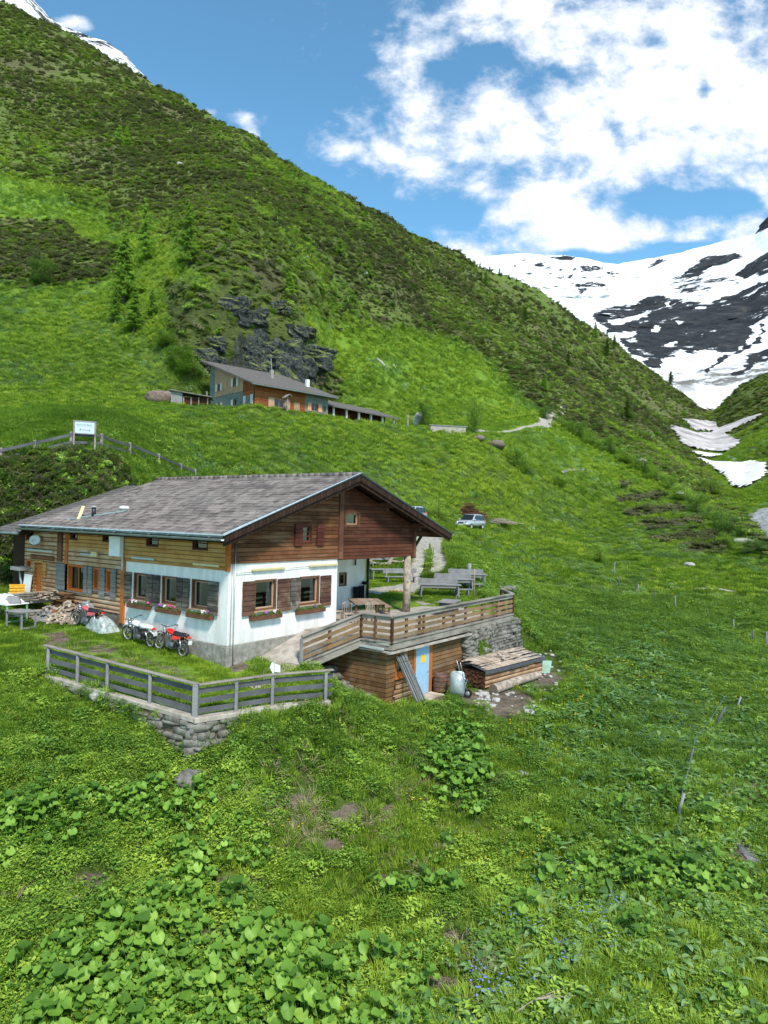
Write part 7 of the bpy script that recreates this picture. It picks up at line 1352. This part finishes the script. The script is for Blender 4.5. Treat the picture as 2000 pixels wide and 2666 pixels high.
def stable():
    a = P(835, 1048, 104.6); b = P(1033, 1088, 117.9); z0 = 20.6; rz = math.atan2(b[1]-a[1], b[0]-a[0]); L = np.linalg.norm((b-a)[:2]); t = thing('long_stable', 'long low stable with white posts and a dark red back wall beyond the upper house', 'stable', (a[0], a[1], z0), rz); E = 2.35
    m = MB(); m.box((.2, 2.2, -1), (L-.5, 5.2, E+.6)); m.build('back_wall', 'hut_dark', t); m = MB()
    for k in range(5): x = .9+k*L/5.6; m.box((x+.6, 2.12, .2), (x+1.3, 2.19, 1.9))
    m.build('stable_doors', 'hut_red', t)
    for k in range(7): x = .3+k*(L-.6)/6; m = MB(); m.box((x-.14, .3, -1.), (x+.14, .58, E-.05)); m.build('post', 'white_stucco', t)
    m = MB(); m.add([(-.3, -.4, E), (L+.5, -.4, E-.1), (L+.3, 5.4, E+1.9), (-.3, 5.4, E+2.0), (-.3, -.4, E-.2), (L+.5, -.4, E-.3), (L+.3, 5.4, E+1.7), (-.3, 5.4, E+1.8)], [(0,1,2,3), (7,6,5,4), (0,4,5,1), (1,5,6,2), (2,6,7,3), (3,7,4,0)]); m.build('roof', 'slate_roof', t)
stable()
g = P(492, 1054, 94); t = thing('plank_shed', 'small leaning plank shed with mossy roof left of the upper house', 'shed', (g[0], g[1], 20.0), UA-.6); m = MB(); m.box((-2.4, 0, -.5), (-.9, 2.5, 2.3)); m.build('grey_wall', 'grey_wood', t); m = MB(); m.box((-.9, .3, -.5), (2.6, 2.5, 1.7)); m.build('dark_wall', 'hut_dark', t); m = MB(); m.beam((-2.7, 1.2, 2.5), (3., 1.2, 1.75), 3.2, .12); m.build('roof', 'wall_stone', t)
m = MB(); [m.box((x, .1, -.4), (x+.14, .25, 1.7)) for x in (-.8, 0.2, 1.2, 2.4)]; m.build('posts', 'deck_edge_wood', t)
def road_wall():
    a, b = G(1120, 1122)+(0, -.2, -.3), G(1212, 1132)+(0, 0, -.3); d = b-a; t = thing('path_wall', 'low pale stone wall beside the path between the two trees', 'stone wall', a, math.atan2(d[1], d[0])); L = np.linalg.norm(d[:2]); m = MB()
    m.box((0, -.2, -.5), (L, .3, 1.15)); m.build('stones', 'concrete', t, bev=.05); m = MB(); m.box((-.3, -.3, 1.15), (L+.2, .4, 1.28)); m.build('coping', 'grey_wood', t)
road_wall()
for px, py, h, lb in ((1062, 1110, 1.9, 'grey post at the end of the stable'),): g = G(px, py); m = MB(); m.box((-.14, -.14, -.3), (.14, .14, h)); o = m.build('gate_post', 'deck_edge_wood', None, bev=.02); o.location = tuple(g); tag(o, lb, 'post')
g = G(1088, 1108); m = MB(); rock_ell(m, (0, 0, .8), (1.0, .6, 1.3), 5, 12, 9, .2, .8); o = m.build('boulder', 'pale_rock', None, True); o.location = tuple(g); tag(o, 'pale upright boulder beside the grey gate post', 'rock')
# weathered stakes in the meadow
for k, (px, py, h, ln, lb) in enumerate(((1597, 1500, 1.5, .1, 'stake below the round bush'), (1611, 1528, 1.1, 0, 'short stake right below the bush stake'), (1662, 1551, 1.1, 0, 'stake left of the small gully'), (1705, 1570, 1.1, 0, 'stake at the left lip of the small gully'), (1758, 1592, 1.3, 0, 'grey stake at the lower end of the small gully'), (1842, 1618, 1.0, 0, 'thin grey stake in the right meadow'), (1910, 1650, 1.1, 0, 'dark straight stake in the right meadow'), (1960, 1680, 1.0, 0, 'brown stake near the right edge'), (1996, 1692, 1.2, 0, 'thick dark stake at the right edge'), (1858, 1896, .95, .55, 'dark leaning stake on the old wire line'), (1914, 1852, .7, .4, 'thin leaning stake above the dark one'), (1788, 2000, .7, .35, 'short leaning stake midway down the wire line'), (1762, 2130, .75, .3, 'lowest leaning stake of the wire line'))):
    g = G(px, py); m = MB(); m.tube([(0, 0, -.2), (ln*h*.5, 0, h*.5), (ln*h, .02, h)], [.055, .05, .04], 7); o = m.build('fence_stake', 'dark_grey_wood' if k % 2 else 'grey_wood', None, True); o.location = tuple(g); tag(o, lb, 'stake', 'stakes of the old meadow fence')
pts = [G(1888, 1850)+(0, 0, .7), G(1850, 1905)+(0, 0, .55), G(1810, 1960)+(0, 0, .55), G(1792, 2030)+(0, 0, .35), G(1775, 2100)+(0, 0, .4), G(1765, 2190)+(0, 0, .2)]; m = MB(); m.tube(pts, .008, 4); tag(m.build('sagging_wire', 'steel', None), 'sagging fence wire between the leaning stakes', 'wire')
def driftwood(name, label, a, b, r, cat='dead log'):
    m = MB(); d = b-a; m.tube([(0, 0, r*.6), tuple(d*.5+(0, 0, r*.9)), tuple(d+(0, 0, r*.5))], [r, r*.85, r*.5], 8); o = m.build(name, 'pale_rock', None, True); o.location = tuple(a); tag(o, label, cat)
driftwood('bleached_log', 'bleached log lying on the slope above the stable', G(982, 936), G(1008, 960), .28); driftwood('bleached_log', 'short bleached log right of the longer one', G(1024, 952), G(1032, 964), .25)
m = MB()
a = G(1330, 2660); b = G(1450, 2610)
for k in range(5): e = b+np.array([U(-.1, .35), U(-.2, .3), .22+U(-.05, .1)]); m.tube([a+(0, 0, .12), (a+b)/2+(0, 0, .24), e], [.014, .010, .004], 5)
tag(m.build('dry_branch', 'log_bark', None), 'bare dry branch at the bottom edge right of centre', 'branch')
# ---------------------------------------------------------------- trees
def tree_mesh(kind, seed):
    rr = random.Random(seed); H = 10.; tk = MB(); cr = MB(); tk.tube([(0, 0, -.3), (.03, .02, 3), (-.03, .05, 7), (0, 0, 9.7)], [.22, .16, .09, .02], 8)
    if kind in ('larch', 'larch_dark'):
        z = 1.1
        while z < 9.7:
            t_ = (z-1.1)/8.6; R = (1-t_)**.8*2.5*rr.uniform(.6, 1.1)+.15
            for k in range(rr.randint(4, 6)):
                a = rr.uniform(0, 6.28); L = R*rr.uniform(.5, 1.12); dx, dy = math.cos(a), math.sin(a); dr = rr.uniform(.0, .22)*L; tk.tube([(0, 0, z), (dx*L*.6, dy*L*.6, z-.02+dr*.1), (dx*L, dy*L, z-dr)], [.03, .018, .006], 4, cap=False)
                for _ in range(int(20+36*L)):
                    f = rr.uniform(.12, 1.05); w = .42*L*(1-f*.6)*rr.uniform(-1, 1)*.6; x, y, zz = dx*L*f-dy*w, dy*L*f+dx*w, z-dr*f*f+rr.gauss(0, .07)-.10*rr.random(); s = rr.uniform(.08, .21); b = rr.uniform(0, 6.28); e = rr.uniform(-.8, .5)
                    cr.add([(x-s*math.cos(b), y-s*math.sin(b), zz-s*e), (x+s*.45*math.sin(b), y-s*.45*math.cos(b), zz), (x+s*math.cos(b), y+s*math.sin(b), zz+s*e), (x-s*.45*math.sin(b), y+s*.45*math.cos(b), zz-.03)], [(0,1,2,3)])
            z += rr.uniform(.26, .46)
    else:
        lob = [(rr.uniform(-3.2, 3.2), rr.uniform(-3.2, 3.2), rr.uniform(1.0, 7.8), rr.uniform(1.2, 2.4)) for _ in range(20)]
        for x, y, z, r in lob: tk.tube([(0, 0, z*.45), (x*.5, y*.5, z*.7), (x, y, z)], [.08, .05, .02], 5, cap=False)
        for _ in range(7500):
            L = rr.choice(lob); a, u = rr.uniform(0, 6.28), rr.uniform(-1, 1); q = L[3]*rr.random()**.35; s_ = math.sqrt(1-u*u); x, y, z = L[0]+q*s_*math.cos(a), L[1]+q*s_*math.sin(a), L[2]+q*u; s = rr.uniform(.09, .20); b, e = rr.uniform(0, 6.28), rr.uniform(-1, 1)
            cr.add([(x-s*math.cos(b), y-s*math.sin(b), z-s*e), (x+s*.6*math.sin(b), y-s*.6*math.cos(b), z), (x+s*math.cos(b), y+s*math.sin(b), z+s*e), (x-s*.6*math.sin(b), y+s*.6*math.cos(b), z)], [(0,1,2,3)])
    return tk, cr
TREES = {}
def tree(kind, px, py, hpx, label, wide=1., seed=1, cat='tree', name=None, ymin=0, group=None):
    key = (kind, seed); g = G(px, py, ymin); h = hpx/1800*g[1]; s = h/10
    if key not in TREES:
        tk, cr = tree_mesh(kind, seed); t = thing(name or {'larch': 'larch_tree', 'larch_dark': 'dark_conifer', 'leafy': 'leafy_bush'}[kind], label, cat, g, U(0, 6), group); tk.build('trunk', 'bark', t, True)
        cr.build('crown', {'larch': 'larch_needle', 'larch_dark': 'larch_dark', 'leafy': 'herb_leaf'}[kind], t, recalc=False); TREES[key] = t
    else: t = dup(TREES[key], g, U(0, 6)); t['label'] = label; t['category'] = cat
    if name: t.name = name
    if group: t['group'] = group
    elif 'group' in t: del t['group']
    t.scale = (s*wide, s*wide, s)
for a in (('larch', 376, 690, 184, 'tall slim larch with visible pale trunk on the slope', .8, 1), ('larch', 489, 696, 178, 'tall larch above the rocky knoll, right of the slim one', 1.0, 2), ('larch', 322, 790, 195, 'broad light green larch left of the slim larch', 1.25, 3), ('larch', 349, 868, 122, 'bright young larch standing lowest on the slope', 1.25, 1), ('larch', 396, 828, 78, 'small larch touching the bright young one', 1.3, 2), ('larch', 300, 840, 100, 'darker larch left of the bright young larch', 1.2, 2),
          ('larch', 752, 780, 78, 'feathery bright larch on the right edge of the knoll', 1.5, 3), ('larch', 886, 668, 52, 'small bush shaped larch on the middle slope', 1.6, 2), ('larch', 960, 722, 52, 'green larch below the small slope larch', 1.3, 1), ('larch', 1265, 745, 44, 'green larch under the ridge', 1.2, 3), ('leafy', 1103, 1110, 75, 'bright rounded tree beside the stable end', .75, 9), ('larch', 650, 470, 45, 'faint larch high on the slope below the ridge', 1.1, 1), ('larch', 310, 370, 48, 'larch high on the left slope', 1.4, 2), ('larch', 330, 385, 60, 'larch next to the high left one', 1.2, 1), ('larch', 1050, 870, 40, 'small larch in the shrubs above the meadow', 1.4, 3), ('larch', 1420, 1020, 46, 'light larch at the lower edge of the shrubs', 1.3, 1), ('larch', 1550, 880, 44, 'larch among the ravine side shrubs', 1.2, 3)):
    tree(a[0], a[1], a[2], a[3], a[4], a[5], a[6])
for a in (('leafy', 1235, 1128, 104, 'taller green tree standing right of the path wall', .62, 10), ('larch_dark', 1633, 1098, 62, 'dark conifer among the shrubs near the ravine', 1.6, 5), ('larch_dark', 1368, 835, 38, 'dark conifer below the ridge', 1.3, 4), ('larch_dark', 1746, 1005, 40, 'lone conifer silhouetted against the snow at the end of the ridge', 1.8, 5), ('larch_dark', 1700, 962, 30, 'thin conifer on the ridge end left of the lone one', 1.1, 4), ('larch_dark', 1600, 905, 36, 'conifer on the lower ridge', 1.2, 5), ('larch_dark', 1640, 925, 40, 'conifer next to the lower ridge one', 1.1, 4), ('larch_dark', 1580, 930, 50, 'dark conifer just below the lower ridge', 1.3, 5), ('larch_dark', 1480, 955, 44, 'dark conifer in the middle of the shrub slope', 1.3, 4), ('larch_dark', 1518, 800, 34, 'conifer on the ridge shoulder before the snow', 1.2, 4), ('larch_dark', 1540, 815, 30, 'second conifer on the ridge shoulder', 1.2, 5), ('larch_dark', 1505, 785, 22, 'smallest conifer on the ridge shoulder', 1.1, 4)):
    tree(a[0], a[1], a[2], a[3], a[4], a[5], a[6])
for i, (px, py, h) in enumerate(((1030, 584, 12), (1045, 592, 14), (1150, 640, 14), (1165, 650, 12), (1225, 690, 16), (1250, 700, 20), (1275, 708, 18), (1300, 716, 20), (1325, 727, 18), (1345, 735, 15), (1420, 765, 18), (1452, 772, 24))): tree('larch_dark', px, py, h, 'tiny conifer on the skyline, %s of the row going down the ridge' % ['first','second','third','fourth','fifth','sixth','seventh','eighth','ninth','tenth','eleventh','last'][i], 1.2, 4 if i % 2 else 5, group='tiny conifers along the ridge')
for a in (('leafy', 107, 742, 84, 'dark round bush on the left meadow', .95, 7), ('leafy', 1368, 1232, 62, 'grey green willow bush in the middle meadow', 1.1, 8), ('leafy', 1345, 1215, 62, 'taller dull bush left of the willow bush', .9, 7), ('leafy', 1455, 1265, 34, 'low bush below the willow bush', 1.6, 8), ('leafy', 1562, 1468, 62, 'round grey green bush in the right meadow', 1.0, 7), ('leafy', 1142, 1352, 66, 'bush beside the hidden car', 1.1, 8), ('leafy', 470, 960, 74, 'loose bush in front of the knoll', 1.3, 7), ('leafy', 500, 985, 74, 'bush above the little shed', 1.3, 8), ('leafy', 430, 905, 54, 'bush left above the shed', 1.3, 8), ('leafy', 1110, 1215, 40, 'small bush below the stable', 1.3, 8), ('leafy', 1850, 1290, 52, 'bush at the lip of the ravine', 1.6, 7), ('leafy', 1905, 1395, 60, 'bush beside the boulder bed', 1.5, 8), ('leafy', 1960, 1445, 50, 'bush below the boulder bed', 1.5, 7)):
    tree(a[0], a[1], a[2], a[3], a[4], a[5], a[6], 'bush')
ORD = ['first', 'second', 'third', 'fourth', 'fifth', 'sixth', 'seventh', 'eighth', 'ninth', 'tenth', 'eleventh', 'twelfth', 'thirteenth', 'fourteenth']
for i, (px, py, h) in enumerate(((1420,1085,40),(1462,1110,44),(1500,1135,52),(1545,1160,50),(1590,1180,58),(1632,1205,52),(1672,1228,58),(1710,1250,54),(1748,1275,58),(1782,1300,52),(1812,1330,56),(1845,1352,54),(1878,1372,56),(1890,1420,50))):
    tree('leafy', px, py+6, h, 'rounded bush, %s down the left edge of the ravine from the footpath' % ORD[i], U(.9, 1.5), 7+i % 2, 'bush', group='bushes along the edge of the ravine')
